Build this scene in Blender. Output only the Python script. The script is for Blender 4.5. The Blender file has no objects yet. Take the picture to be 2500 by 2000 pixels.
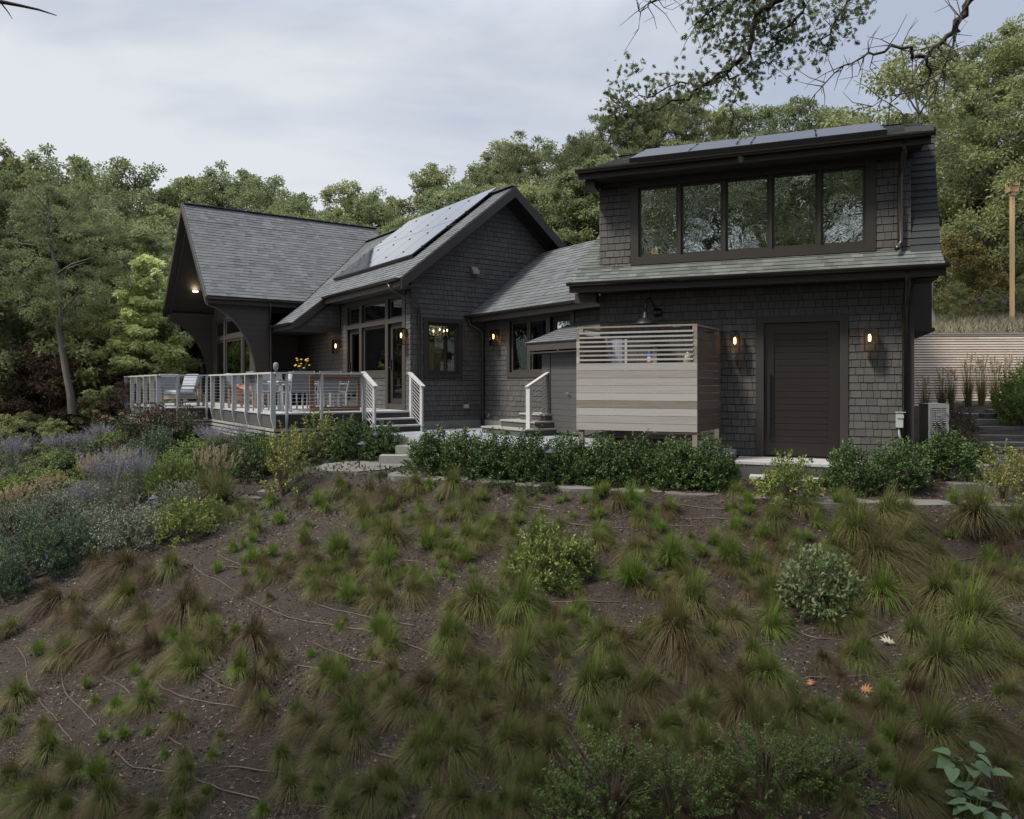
import bpy, math, random
import numpy as np
from mathutils import Vector
rnd = random.Random(11)
R = math.radians
sc = bpy.context.scene
COL = sc.collection
# ------------------------------------------------------------------ camera
cam_d = bpy.data.cameras.new("camera")
cam = bpy.data.objects.new("camera", cam_d); COL.objects.link(cam); sc.camera = cam
cam.location = (0, 0, 1.12); cam.rotation_euler = (R(90), 0, 0)
cam_d.sensor_width = 36; cam_d.lens = 36*1810/2500; cam_d.shift_y = -62/2500
cam_d.clip_start = 0.05; cam_d.clip_end = 2000
# ------------------------------------------------------------------ sky, sun, exposure
SUN_AZ = (-0.88, -0.44); SUN_EL = 52
w = bpy.data.worlds.new("World"); sc.world = w; w.use_nodes = True
nt = w.node_tree; nt.nodes.clear()
def nn(t, **k):
    n = nt.nodes.new(t)
    for a, b in k.items(): setattr(n, a, b)
    return n
out = nn('ShaderNodeOutputWorld'); bg = nn('ShaderNodeBackground'); bg.inputs['Strength'].default_value = 0.1
sky = nn('ShaderNodeTexSky', sky_type='NISHITA', sun_disc=False)
sky.sun_elevation = R(SUN_EL); sky.sun_rotation = math.atan2(SUN_AZ[0], SUN_AZ[1])
tc = nn('ShaderNodeTexCoord')
mp = nn('ShaderNodeMapping'); mp.inputs['Scale'].default_value = (1.0, 1.0, 2.1); mp.inputs['Location'].default_value = (0.3, 0.1, 0.35)
nz = nn('ShaderNodeTexNoise'); nz.inputs['Scale'].default_value = 1.7; nz.inputs['Detail'].default_value = 6; nz.inputs['Roughness'].default_value = .5; nz.inputs['Distortion'].default_value = .35
rp = nn('ShaderNodeValToRGB'); rp.color_ramp.elements[0].position = .42; rp.color_ramp.elements[1].position = .585
rp.color_ramp.elements[0].color = (3.85, 4.25, 5.15, 1); rp.color_ramp.elements[1].color = (6.35, 6.5, 6.72, 1)
sx = nn('ShaderNodeSeparateXYZ')
mr = nn('ShaderNodeMapRange'); mr.inputs['From Min'].default_value = -.75; mr.inputs['From Max'].default_value = .55
mr.inputs['To Min'].default_value = .16; mr.inputs['To Max'].default_value = -.10
ad = nn('ShaderNodeMath', operation='ADD')
mx = nn('ShaderNodeMix', data_type='RGBA'); mx.inputs['Factor'].default_value = .85
L = nt.links.new
L(tc.outputs['Generated'], mp.inputs['Vector']); L(mp.outputs['Vector'], nz.inputs['Vector'])
L(tc.outputs['Generated'], sx.inputs[0]); L(sx.outputs['X'], mr.inputs['Value'])
L(nz.outputs['Fac'], ad.inputs[0]); L(mr.outputs[0], ad.inputs[1]); L(ad.outputs[0], rp.inputs['Fac'])
L(sky.outputs['Color'], mx.inputs[6]); L(rp.outputs['Color'], mx.inputs[7]); L(mx.outputs[2], bg.inputs['Color'])
zf = nn('ShaderNodeMapRange'); zf.inputs['From Min'].default_value = .42; zf.inputs['From Max'].default_value = 1.0; zf.inputs['To Min'].default_value = 1.0; zf.inputs['To Max'].default_value = 2.7
vm = nn('ShaderNodeVectorMath', operation='SCALE'); L(sx.outputs['Z'], zf.inputs['Value']); L(mx.outputs[2], vm.inputs[0]); L(zf.outputs[0], vm.inputs['Scale']); L(vm.outputs[0], bg.inputs['Color'])
L(bg.outputs[0], out.inputs['Surface'])
sd = bpy.data.lights.new("sun", 'SUN'); sd.energy = 3.6; sd.angle = R(10); sd.color = (1, .92, .80)
sun = bpy.data.objects.new("sun", sd); COL.objects.link(sun)
tosun = Vector((SUN_AZ[0]*math.cos(R(SUN_EL)), SUN_AZ[1]*math.cos(R(SUN_EL)), math.sin(R(SUN_EL))))
sun.rotation_euler = tosun.to_track_quat('Z', 'Y').to_euler()
vs = sc.view_settings; vs.view_transform = 'Standard'; vs.look = 'None'; vs.exposure = 0.4; vs.gamma = 1; vs.use_curve_mapping = False
sc.render.engine = 'CYCLES'
cy = sc.cycles; cy.max_bounces = 7; cy.diffuse_bounces = 3; cy.glossy_bounces = 4; cy.transmission_bounces = 4; cy.transparent_max_bounces = 10
cy.use_denoising = True; cy.denoising_prefilter = 'NONE'; cy.caustics_reflective = False; cy.caustics_refractive = False; cy.sample_clamp_indirect = 4

# ------------------------------------------------------------------ frames and pixel helpers (calibration of the photograph)
F_, CX_, H_, ZC_ = 1810., 1250., 938., 1.12
class Frame:
    def __init__(s, ox, oy, deg):
        s.O = (ox, oy); s.a = R(deg); s.u = (math.cos(s.a), math.sin(s.a)); s.v = (-math.sin(s.a), math.cos(s.a))
    def w(s, x, y, z=0.): return (s.O[0]+x*s.u[0]+y*s.v[0], s.O[1]+x*s.u[1]+y*s.v[1], z)
    def loc(s, X, Y): dx, dy = X-s.O[0], Y-s.O[1]; return (dx*s.u[0]+dy*s.u[1], dx*s.v[0]+dy*s.v[1])
W = Frame(0, 0, 0)
M = Frame((1003-CX_)/F_*18.2, 18.2, 35.06)
G = Frame((1465-CX_)/F_*13.86, 13.86, -21.5)
def at(px, py, Z): return ((px-CX_)/F_*Z, Z, ZC_-(py-H_)/F_*Z)

# ------------------------------------------------------------------ mesh builder
class MB:
    def __init__(s): s.V = []; s.F = []; s.v = []
    def add(s, verts, faces, v=None):
        n = len(s.V); s.V += [tuple(p) for p in verts]
        s.F += [tuple(i+n for i in f) for f in faces]
        s.v += [rnd.random() if v is None else v]*len(faces)
        return s
    def box(s, x0, x1, y0, y1, z0, z1, v=None, mp=None):
        P = [(x, y, z) for z in (z0, z1) for y in (y0, y1) for x in (x0, x1)]
        if mp: P = [mp(*p) for p in P]
        return s.add(P, [(0, 2, 3, 1), (4, 5, 7, 6), (0, 1, 5, 4), (2, 6, 7, 3), (0, 4, 6, 2), (1, 3, 7, 5)], v)
    def prism(s, pts, d, v=None):
        n = len(pts); Q = [tuple(p[i]+d[i] for i in range(3)) for p in pts]
        return s.add(list(pts)+Q, [tuple(range(n)), tuple(range(2*n-1, n-1, -1))]+[(i, i+n, (i+1) % n+n, (i+1) % n) for i in range(n)], v)
    def tube(s, path, r, n=6, v=None, cap=True):
        path = [Vector(p) for p in path]; m = len(path)
        rs = r if isinstance(r, (list, tuple)) else [r]*m
        V = []; up = Vector((0, 0, 1))
        for i, p in enumerate(path):
            d = (path[min(i+1, m-1)]-path[max(i-1, 0)])
            if d.length < 1e-9: d = Vector((0, 0, 1))
            d.normalize()
            a = d.cross(up if abs(d.z) < .95 else Vector((1, 0, 0))).normalized(); b = d.cross(a)
            for k in range(n):
                t = 2*math.pi*k/n; V.append(p+(a*math.cos(t)+b*math.sin(t))*rs[i])
        Fc = [(i*n+k, i*n+(k+1) % n, (i+1)*n+(k+1) % n, (i+1)*n+k) for i in range(m-1) for k in range(n)]
        if cap: Fc += [tuple(range(n-1, -1, -1)), tuple(range((m-1)*n, m*n))]
        return s.add(V, Fc, v)
    def lathe(s, c, prof, n=12, v=None):
        V = [(c[0]+r*math.cos(2*math.pi*k/n), c[1]+r*math.sin(2*math.pi*k/n), c[2]+z) for r, z in prof for k in range(n)]
        m = len(prof)
        Fc = [(i*n+k, i*n+(k+1) % n, (i+1)*n+(k+1) % n, (i+1)*n+k) for i in range(m-1) for k in range(n)]
        Fc += [tuple(range(n-1, -1, -1)), tuple(range((m-1)*n, m*n))]
        return s.add(V, Fc, v)
    def mesh(s, name, mat, smooth=False, off=(0, 0, 0)):
        me = bpy.data.meshes.new(name)
        V = s.V if off == (0, 0, 0) else [(p[0]-off[0], p[1]-off[1], p[2]-off[2]) for p in s.V]
        me.from_pydata(V, [], s.F)
        at_ = me.attributes.new('v', 'FLOAT', 'FACE'); at_.data.foreach_set('value', s.v)
        if smooth: me.shade_smooth()
        me.materials.append(mat); me.update()
        return me
def npmesh(name, V, n, vals, mat, smooth=False):
    """bulk polygons of n corners, V (N*n,3)"""
    N = len(V)//n; me = bpy.data.meshes.new(name)
    me.vertices.add(N*n); me.vertices.foreach_set('co', np.asarray(V, dtype=np.float32).ravel())
    me.loops.add(N*n); me.loops.foreach_set('vertex_index', np.arange(N*n, dtype=np.int32))
    me.polygons.add(N); me.polygons.foreach_set('loop_start', np.arange(0, N*n, n, dtype=np.int32))
    me.update(calc_edges=True)
    a = me.attributes.new('v', 'FLOAT', 'FACE'); a.data.foreach_set('value', np.asarray(vals, dtype=np.float32))
    me.materials.append(mat); return me

def tag(o, label=None, cat=None, group=None, kind=None):
    if label: o['label'] = label
    if cat: o['category'] = cat
    if group: o['group'] = group
    if kind: o['kind'] = kind
    return o
def link(o, parent=None):
    COL.objects.link(o)
    if parent: o.parent = parent
    return o
class Thing:
    def __init__(s, name, base, frame, label, cat, group=None, rz=0.):
        s.e = bpy.data.objects.new(name, None); link(s.e); s.e.empty_display_size = .2
        s.base = base; s.fr = frame
        s.e.location = frame.w(*base); s.e.rotation_euler = (0, 0, frame.a+rz)
        tag(s.e, label, cat, group)
    def part(s, name, mb, mat, parent=None, smooth=False, label=None):
        me = mb.mesh(name, mat, smooth, off=s.base)
        o = bpy.data.objects.new(name, me); link(o, parent or s.e)
        if label: o['label'] = label
        return o
def single(name, mb, mat, frame, base, label, cat, group=None, kind=None, smooth=False):
    me = mb.mesh(name, mat, smooth, off=base); o = bpy.data.objects.new(name, me); link(o)
    o.location = frame.w(*base); o.rotation_euler = (0, 0, frame.a)
    tag(o, label, cat, group, kind); return o
def copy_tree(o, parent=None):
    c = o.copy(); COL.objects.link(c); c.parent = parent
    for ch in list(o.children): copy_tree(ch, c)
    return c

# ------------------------------------------------------------------ materials
def mat(name, stops, rough=.7, noise=None, bump=None, metal=0., spec=.5, coat=0., attr=.0, streak=None, transl=0., objrand=0.):
    """stops: list of colours over a 0-1 value made of the per-face value, object noise and object random"""
    m = bpy.data.materials.new(name); m.use_nodes = True; t = m.node_tree; b = t.nodes['Principled BSDF']
    N = t.nodes.new; K = t.links.new
    if not isinstance(stops[0], (list, tuple)): stops = [stops]
    if len(stops) == 1 and not noise:
        b.inputs['Base Color'].default_value = (*stops[0], 1); colout = None
    else:
        r = N('ShaderNodeValToRGB'); e = r.color_ramp.elements
        if len(stops) == 1: stops = [tuple(c*.8 for c in stops[0]), tuple(min(1, c*1.2) for c in stops[0])]
        while len(e) < len(stops): e.new(.5)
        for i, c in enumerate(stops): e[i].position = i/(len(stops)-1); e[i].color = (*c, 1)
        cur = None
        def addv(sock, k):
            nonlocal cur
            mu = N('ShaderNodeMath'); mu.operation = 'MULTIPLY_ADD'; K(sock, mu.inputs[0]); mu.inputs[1].default_value = k
            if cur is None: mu.inputs[2].default_value = .5-k/2
            else:
                s2 = N('ShaderNodeMath'); s2.operation = 'SUBTRACT'; K(cur, s2.inputs[0]); s2.inputs[1].default_value = k/2
                K(s2.outputs[0], mu.inputs[2])
            cur = mu.outputs[0]
        if attr:
            a = N('ShaderNodeAttribute'); a.attribute_name = 'v'; addv(a.outputs['Fac'], attr)
        if noise:
            tcn = N('ShaderNodeTexCoord'); mpn = N('ShaderNodeMapping'); K(tcn.outputs['Object'], mpn.inputs[0])
            if streak: mpn.inputs['Scale'].default_value = streak
            for sc_, k in noise:
                z = N('ShaderNodeTexNoise'); z.inputs['Scale'].default_value = sc_; z.inputs['Detail'].default_value = 5
                K(mpn.outputs[0], z.inputs['Vector']); addv(z.outputs['Fac'], k*2.2)
        if objrand:
            oi = N('ShaderNodeObjectInfo'); addv(oi.outputs['Random'], objrand)
        K(cur, r.inputs['Fac']); K(r.outputs['Color'], b.inputs['Base Color']); colout = r.outputs['Color']
    b.inputs['Roughness'].default_value = rough; b.inputs['Metallic'].default_value = metal
    b.inputs['Specular IOR Level'].default_value = spec
    if coat: b.inputs['Coat Weight'].default_value = coat; b.inputs['Coat Roughness'].default_value = .05
    if bump:
        tcn = N('ShaderNodeTexCoord'); z = N('ShaderNodeTexNoise'); z.inputs['Scale'].default_value = bump[0]; z.inputs['Detail'].default_value = 6
        mpn = N('ShaderNodeMapping'); K(tcn.outputs['Object'], mpn.inputs[0])
        if streak: mpn.inputs['Scale'].default_value = streak
        K(mpn.outputs[0], z.inputs['Vector'])
        bu = N('ShaderNodeBump'); bu.inputs['Strength'].default_value = bump[1]; bu.inputs['Distance'].default_value = bump[2]
        K(z.outputs['Fac'], bu.inputs['Height']); K(bu.outputs[0], b.inputs['Normal'])
    if transl:
        tr = N('ShaderNodeBsdfTranslucent'); ms = N('ShaderNodeMixShader'); ms.inputs[0].default_value = transl
        if colout: K(colout, tr.inputs['Color'])
        else: tr.inputs['Color'].default_value = (*stops[0], 1)
        K(b.outputs[0], ms.inputs[1]); K(tr.outputs[0], ms.inputs[2]); K(ms.outputs[0], t.nodes['Material Output'].inputs['Surface'])
    return m
def emit(name, c, s):
    m = bpy.data.materials.new(name); m.use_nodes = True; t = m.node_tree; t.nodes.clear()
    e = t.nodes.new('ShaderNodeEmission'); o = t.nodes.new('ShaderNodeOutputMaterial'); e.inputs[0].default_value = (*c, 1); e.inputs[1].default_value = s
    t.links.new(e.outputs[0], o.inputs[0]); return m
def glassmat(name, refl, tint, wav=0.):
    m = bpy.data.materials.new(name); m.use_nodes = True; t = m.node_tree; t.nodes.clear()
    N = t.nodes.new; K = t.links.new
    g = N('ShaderNodeBsdfGlossy'); g.inputs['Roughness'].default_value = .0; g.inputs['Color'].default_value = (.92, .98, .97, 1)
    tr = N('ShaderNodeBsdfTransparent'); tr.inputs[0].default_value = (*tint, 1)
    fr = N('ShaderNodeFresnel'); fr.inputs[0].default_value = 1.5
    a = N('ShaderNodeMath'); a.operation = 'MULTIPLY_ADD'; a.inputs[1].default_value = 1.0; a.inputs[2].default_value = refl; a.use_clamp = True
    K(fr.outputs[0], a.inputs[0]); ms = N('ShaderNodeMixShader'); K(a.outputs[0], ms.inputs[0]); K(tr.outputs[0], ms.inputs[1]); K(g.outputs[0], ms.inputs[2])
    if wav:
        z = N('ShaderNodeTexNoise'); z.inputs['Scale'].default_value = 3.2; z.inputs['Detail'].default_value = 3; z.inputs['Distortion'].default_value = .6
        tcn = N('ShaderNodeTexCoord'); K(tcn.outputs['Object'], z.inputs['Vector'])
        bu = N('ShaderNodeBump'); bu.inputs['Strength'].default_value = 1; bu.inputs['Distance'].default_value = wav; K(z.outputs['Fac'], bu.inputs['Height']); K(bu.outputs[0], g.inputs['Normal'])
    o = N('ShaderNodeOutputMaterial'); K(ms.outputs[0], o.inputs[0]); return m

m_shin = mat('stained_cedar_shingle', [(.052, .050, .050), (.072, .069, .068), (.092, .088, .087)], .75, noise=[(9, .2), (1.1, .25)], attr=.7, bump=(60, .35, .01), streak=(3, 3, .7))
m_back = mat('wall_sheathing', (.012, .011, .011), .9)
m_trim = mat('taupe_painted_trim', [(.040, .035, .032), (.054, .048, .043)], .5, noise=[(3, .4)])
m_dark = mat('dark_stained_boards', [(.022, .019, .018), (.032, .027, .025)], .6, noise=[(4, .4)], attr=.4)
m_dtrim = mat('dark_taupe_window_paint', [(.022, .019, .017), (.031, .027, .024)], .45, noise=[(3, .4)])
m_door = mat('dark_brown_door_paint', [(.0125, .009, .0078), (.018, .013, .011)], .38, noise=[(2.5, .4)])
m_roof = mat('asphalt_shingle', [(.060, .066, .070), (.098, .107, .113), (.138, .149, .157)], .92, noise=[(70, .2), (.8, .18)], attr=.75, bump=(240, .5, .006))
m_roofd = mat('weathered_asphalt_shingle', [(.045, .052, .05), (.09, .10, .095), (.14, .155, .145)], .92, noise=[(70, .25), (.8, .2)], attr=.8, bump=(240, .5, .006))
m_gut = mat('bronze_gutter_metal', (.022, .018, .015), .32, noise=[(6, .4)], spec=.6)
m_black = mat('black_metal', (.012, .012, .013), .4)
m_white = mat('weathered_grey_wood', [(.20, .19, .18), (.29, .28, .27), (.37, .36, .35)], .7, noise=[(14, .35)], attr=.4, streak=(1, 1, .2))
m_rail = mat('silvered_rail_wood', [(.27, .27, .28), (.38, .38, .385), (.46, .46, .46)], .65, noise=[(14, .4)], attr=.4)
m_rim = mat('grey_painted_rim', [(.050, .050, .050), (.075, .073, .072)], .6, noise=[(3, .4)])
m_cable = mat('steel_cable', (.55, .56, .58), .3, metal=.9)
m_cedar = mat('cedar_gate_wood', [(.13, .07, .04), (.22, .12, .07)], .6, noise=[(12, .4)], attr=.3)
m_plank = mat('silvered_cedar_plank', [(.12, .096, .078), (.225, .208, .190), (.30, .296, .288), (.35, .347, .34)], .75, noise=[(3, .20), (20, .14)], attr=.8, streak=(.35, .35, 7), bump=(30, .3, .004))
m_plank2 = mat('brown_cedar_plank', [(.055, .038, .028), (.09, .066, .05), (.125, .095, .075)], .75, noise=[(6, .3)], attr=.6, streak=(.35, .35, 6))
m_postw = mat('cedar_post', [(.16, .125, .10), (.26, .215, .18)], .75, noise=[(10, .4)], attr=.3, streak=(4, 4, .4))
m_conc = mat('concrete', [(.13, .13, .13), (.22, .22, .215)], .9, noise=[(4, .4), (40, .2)])
m_patio = mat('bluestone_patio', [(.20, .215, .24), (.29, .305, .335)], .75, noise=[(2, .4), (14, .25)], attr=.5)
m_stone = mat('flagstone', [(.075, .066, .056), (.12, .112, .10), (.165, .158, .15)], .85, noise=[(3, .3), (20, .2)], attr=.5, bump=(12, .5, .01))
m_step = mat('granite_step', [(.17, .17, .155), (.25, .25, .235)], .85, noise=[(8, .4)], attr=.3, bump=(25, .4, .006))
m_glass = glassmat('window_glass', .13, (.62, .64, .60))
m_glassd = glassmat('old_window_glass', .42, (.45, .43, .38), wav=.006)
m_lglass = glassmat('lantern_glass', -.03, (.9, .9, .88))
m_int = mat('interior_plaster', (.42, .40, .33), .9)
m_int2 = mat('interior_brown_wall', (.13, .105, .075), .9)
m_intd = mat('interior_floor', (.05, .035, .025), .6)
m_bulb = emit('amber_filament', (1, .54, .20), 6)
m_candle = emit('candle_bulb', (1, .80, .5), 16)
m_down = emit('downlight_lens', (1, .72, .42), 16)
m_lampsh = emit('lit_lampshade', (1, .72, .38), 1.1)
m_solar = mat('solar_cells', [(.012, .014, .022), (.018, .02, .03)], .10, noise=[(2, .3)], spec=1.0, coat=1.0)
m_solard = mat('matt_solar_cells', [(.012, .014, .020), (.03, .032, .04)], .34, noise=[(1.5, .5)], spec=.28)
m_alu = mat('dark_aluminium', (.03, .03, .032), .35, metal=.6)
m_soil = None
def ground_mat():
    m = bpy.data.materials.new('dark_soil_and_mulch'); m.use_nodes = True; t = m.node_tree; b = t.nodes['Principled BSDF']
    N = t.nodes.new; K = t.links.new; tcn = N('ShaderNodeTexCoord')
    def noise(s, d=8, ro=.6):
        z = N('ShaderNodeTexNoise'); z.inputs['Scale'].default_value = s; z.inputs['Detail'].default_value = d; z.inputs['Roughness'].default_value = ro; K(tcn.outputs['Object'], z.inputs[0]); return z.outputs['Fac']
    r1 = N('ShaderNodeValToRGB'); r1.color_ramp.elements[0].position = .3; r1.color_ramp.elements[1].position = .72
    r1.color_ramp.elements[0].color = (.010, .0077, .006, 1); r1.color_ramp.elements[1].color = (.054, .041, .030, 1); K(noise(30, 10, .75), r1.inputs[0])
    r2 = N('ShaderNodeValToRGB'); r2.color_ramp.elements[0].position = .38; r2.color_ramp.elements[1].position = .66
    r2.color_ramp.elements[0].color = (.9, .78, .68, 1); r2.color_ramp.elements[1].color = (1.1, 1.1, 1.15, 1); K(noise(.9, 5), r2.inputs[0])
    mu = N('ShaderNodeMix'); mu.data_type = 'RGBA'; mu.blend_type = 'MULTIPLY'; mu.inputs['Factor'].default_value = 1; K(r1.outputs[0], mu.inputs[6]); K(r2.outputs[0], mu.inputs[7])
    vo = N('ShaderNodeTexVoronoi'); vo.inputs['Scale'].default_value = 26; K(tcn.outputs['Object'], vo.inputs[0])
    lt = N('ShaderNodeMath'); lt.operation = 'LESS_THAN'; lt.inputs[1].default_value = .16; K(vo.outputs['Distance'], lt.inputs[0])
    sepc = N('ShaderNodeSeparateColor'); K(vo.outputs['Color'], sepc.inputs[0]); g2 = N('ShaderNodeMath'); g2.operation = 'GREATER_THAN'; g2.inputs[1].default_value = .8; K(sepc.outputs[0], g2.inputs[0])
    pr = N('ShaderNodeMath'); pr.operation = 'MULTIPLY'; K(lt.outputs[0], pr.inputs[0]); K(g2.outputs[0], pr.inputs[1])
    m2 = N('ShaderNodeMix'); m2.data_type = 'RGBA'; K(pr.outputs[0], m2.inputs['Factor']); K(mu.outputs[2], m2.inputs[6]); m2.inputs[7].default_value = (.11, .095, .075, 1)
    # far meadow / forest floor turns leaf-brown and grassy
    K(m2.outputs[2], b.inputs['Base Color']); b.inputs['Roughness'].default_value = .95
    h = N('ShaderNodeMath'); h.operation = 'ADD'; K(noise(22, 10, .75), h.inputs[0]); K(noise(4, 6), h.inputs[1])
    bu = N('ShaderNodeBump'); bu.inputs['Strength'].default_value = .9; bu.inputs['Distance'].default_value = .05; K(h.outputs[0], bu.inputs['Height']); K(bu.outputs[0], b.inputs['Normal'])
    return m
m_soil = ground_mat()

# ------------------------------------------------------------------ ground: heights through control points
def P_(px, py, Z): return at(px, py, Z)
ctl = [P_(1000,1168,13.2), P_(1300,1190,11.9), P_(1600,1207,11), P_(2000,1226,10.3), P_(2400,1235,10), (8.5,9.2,-.5), (12,9,-.4),
 P_(900,1142,14.5), P_(780,1152,14.8), (0.3,12.9,-.47), (3.2,11.6,-.47), (5.2,10.9,-.45), (0.2,14.2,-.25), (2.5,13.2,-.25), (5.2,11.9,-.2), (-2.6,16.2,-.45),
 P_(640,1200,14.6), P_(600,1222,14.2), P_(520,1235,13.8),
 P_(1250,1280,10.6), P_(1250,1400,9.3), P_(1250,1550,7.8), P_(1250,1800,6.2), P_(1250,2000,5.3),
 P_(1800,1300,9.7), P_(1800,1400,9.0), P_(1800,1600,7.3), P_(1800,1800,6.0), P_(1800,2000,5.1),
 P_(2400,1300,9.4), P_(2400,1400,8.7), P_(2400,1600,7.1), P_(2400,1800,5.9), P_(2400,2000,5.0),
 P_(800,1230,12.9), P_(800,1400,10.0), P_(800,1600,7.9), P_(800,1800,6.4), P_(800,2000,5.5),
 P_(400,1400,10.6), P_(400,1600,8.4), P_(400,1800,6.8), P_(400,2000,5.8), P_(500,1300,12.0),
 P_(0,1500,10.2), P_(0,1700,8.3), P_(0,2000,6.3), P_(50,1400,11.6), (-12,8,-2.8), (-14,14,-2.5),
 P_(300,1290,13.6), P_(0,1260,16), P_(0,1150,21), P_(300,1130,18.6), P_(500,1130,16.5), P_(640,1120,15.9), P_(150,1090,24), P_(300,1050,24), (-16,22,-1.7),
 M.w(-3.6,1,-.15), M.w(-3.6,4.5,-.22), M.w(-5,6,-.35), M.w(-5,11,-.5), M.w(0,1,-.2), M.w(3,4,-.2), M.w(3,10,-.2), M.w(-1,8,-.2), M.w(-3,13,-.3), M.w(1,-3,-.2), M.w(-1,-2.5,-.25),
 G.w(1,2,-.25), G.w(4,2,-.25), G.w(4,6,-.2), G.w(6,1,-.12), G.w(7,3,.05),
 (7.4,12.2,-.25), (8.2,13.5,-.02), (9.3,14.8,.2), (10.4,16,.45), (11.5,18.5,.62), (14,19,.7), (16,16,.7), (13,12,-.1), (10.6,18.9,.58),
 (11,22,.75), (18,24,1.2), (20,30,2.4), (12,30,2.3), (16,40,4.6), (6,30,1.2), (8,42,3.6), (0,32,.6), (0,45,3.0), (-10,45,1.6), (-22,42,-.4), (-35,40,-1.8), (-16,32,-.7), (30,30,4), (24,16,1.5), (20,6,0), (16,0,-1), (-22,10,-3.4), (-25,25,-2.6),
 (-30,0,-4.5), (0,1,-1.9), (0,-6,-1.6), (10,-8,-1.2), (-12,-4,-3.0), (5,2,-1.75), (-5,2,-2.4),
 (0,75,8), (30,70,11), (-40,70,2), (60,40,11), (-60,30,-3), (-60,-20,-6), (60,-20,0), (0,-50,-2), (0,150,14), (140,100,22), (-140,100,2), (140,-100,2), (-140,-100,-8), (0,-150,-4),
 (0,320,16), (320,0,14), (-320,0,-6), (0,-320,-6), (320,320,20), (-320,320,6), (-320,-320,-8), (320,-320,-4)]
C_ = np.array(ctl); CP = C_[:, :2]; CZ = C_[:, 2]
def _phi(d): return np.sqrt(d*d+1.2)
_D = _phi(np.linalg.norm(CP[:, None]-CP[None], axis=2)); _n = len(CP)
_A = np.zeros((_n+3, _n+3)); _A[:_n, :_n] = _D-np.eye(_n)*.08; _A[:_n, _n] = 1; _A[:_n, _n+1:] = CP; _A[_n, :_n] = 1; _A[_n+1:, :_n] = CP.T
_W = np.linalg.solve(_A, np.concatenate([CZ, np.zeros(3)]))
WALLY = lambda X: 19.3-(X-8.6)*.05
PATHL = np.array([(-4.3, 15.1, -.56), (-3.2, 14.9, -.515), (-2.2, 14.3, -.51), (-1.2, 13.2, -.51), (0, 12.4, -.51), (1.2, 11.7, -.505), (2.8, 11.05, -.50), (4.4, 10.5, -.505), (6.2, 10.15, -.51), (8.0, 10.0, -.51)])
def _path(p, z):
    yc = np.interp(p[:, 0], PATHL[:, 0], PATHL[:, 1]); zc = np.interp(p[:, 0], PATHL[:, 0], PATHL[:, 2]); hw = np.interp(p[:, 0], [-3.6, -2.2, 0], [1.05, .8, .42])
    w_ = np.clip(1.9-np.abs(p[:, 1]-yc)/hw*.9, 0, 1)*np.clip((p[:, 0]+4.6)/.6, 0, 1)*np.clip((9-p[:, 0]), 0, 1); w_ = w_*w_*(3-2*w_)
    return z*(1-w_)+zc*w_
def gz_np(X, Y):
    X = np.asarray(X, float); Y = np.asarray(Y, float); sh = X.shape; p = np.stack([X.ravel(), Y.ravel()], 1); z = np.empty(len(p))
    for i in range(0, len(p), 4000):
        q = p[i:i+4000]; d = _phi(np.linalg.norm(q[:, None]-CP[None], axis=2)); z[i:i+4000] = _path(q, d@_W[:_n]+_W[_n]+q@_W[_n+1:])
    st = np.clip((p[:, 1]-(19.3-(p[:, 0]-8.6)*.05)-.02)/.25, 0, 1); fade = np.clip((p[:, 0]-6.5)/2, 0, 1)*np.clip((26-p[:, 0])/4, 0, 1)
    far = np.clip((46-p[:, 1])/20, 0, 1); st = st*st*(3-2*st)
    return (z+1.75*st*fade*far).reshape(sh)
def gz(x, y): return float(gz_np([x], [y])[0])
def gpix(px, py):
    """ground point seen at a photograph pixel"""
    lo = 3.; k = (py-H_)/F_; kx = (px-CX_)/F_
    t = np.arange(3.5, 60, .05); z = gz_np(kx*t, t); below = (ZC_-k*t) < z
    i = int(np.argmax(below)) if below.any() else len(t)-1
    T = float(t[i]); return (kx*T, T, gz(kx*T, T))
def axis(a, b, st, lo, hi, g=1.18):
    c = list(np.arange(a, b+1e-6, st)); s = st
    while c[-1] < hi: s *= g; c.append(c[-1]+s)
    s = st
    while c[0] > lo: s *= g; c.insert(0, c[0]-s)
    return np.array(c)
xs = axis(-13, 13, .13, -340, 340); ys = axis(3.2, 20.5, .13, -340, 340)
XX, YY = np.meshgrid(xs, ys); ZZ = gz_np(XX, YY)
nrng = np.random.default_rng(5)
lump = np.zeros_like(ZZ)
for fx in (1.3, 2.6, 5.2):
    a, b, c, d = nrng.uniform(-1, 1, 4); lump += .012/fx*1.3*(np.sin(XX*fx*2.1+YY*fx*a*3+c*6)+np.sin(YY*fx*2.4+XX*fx*b*3+d*6))
dense = (np.abs(XX) < 13) & (YY > 3) & (YY < 13)
ZZ = ZZ+lump*dense+nrng.normal(0, .006, ZZ.shape)*dense
ny, nx = ZZ.shape
V = np.stack([XX.ravel(), YY.ravel(), ZZ.ravel()], 1)
I = np.arange(ny*nx).reshape(ny, nx)
Q = np.stack([I[:-1, :-1], I[:-1, 1:], I[1:, 1:], I[1:, :-1]], -1).reshape(-1, 4)
me = bpy.data.meshes.new('ground'); me.from_pydata(V.tolist(), [], Q.tolist()); me.shade_smooth(); me.materials.append(m_soil)
gr = bpy.data.objects.new('ground', me); link(gr); tag(gr, kind='structure')
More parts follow.
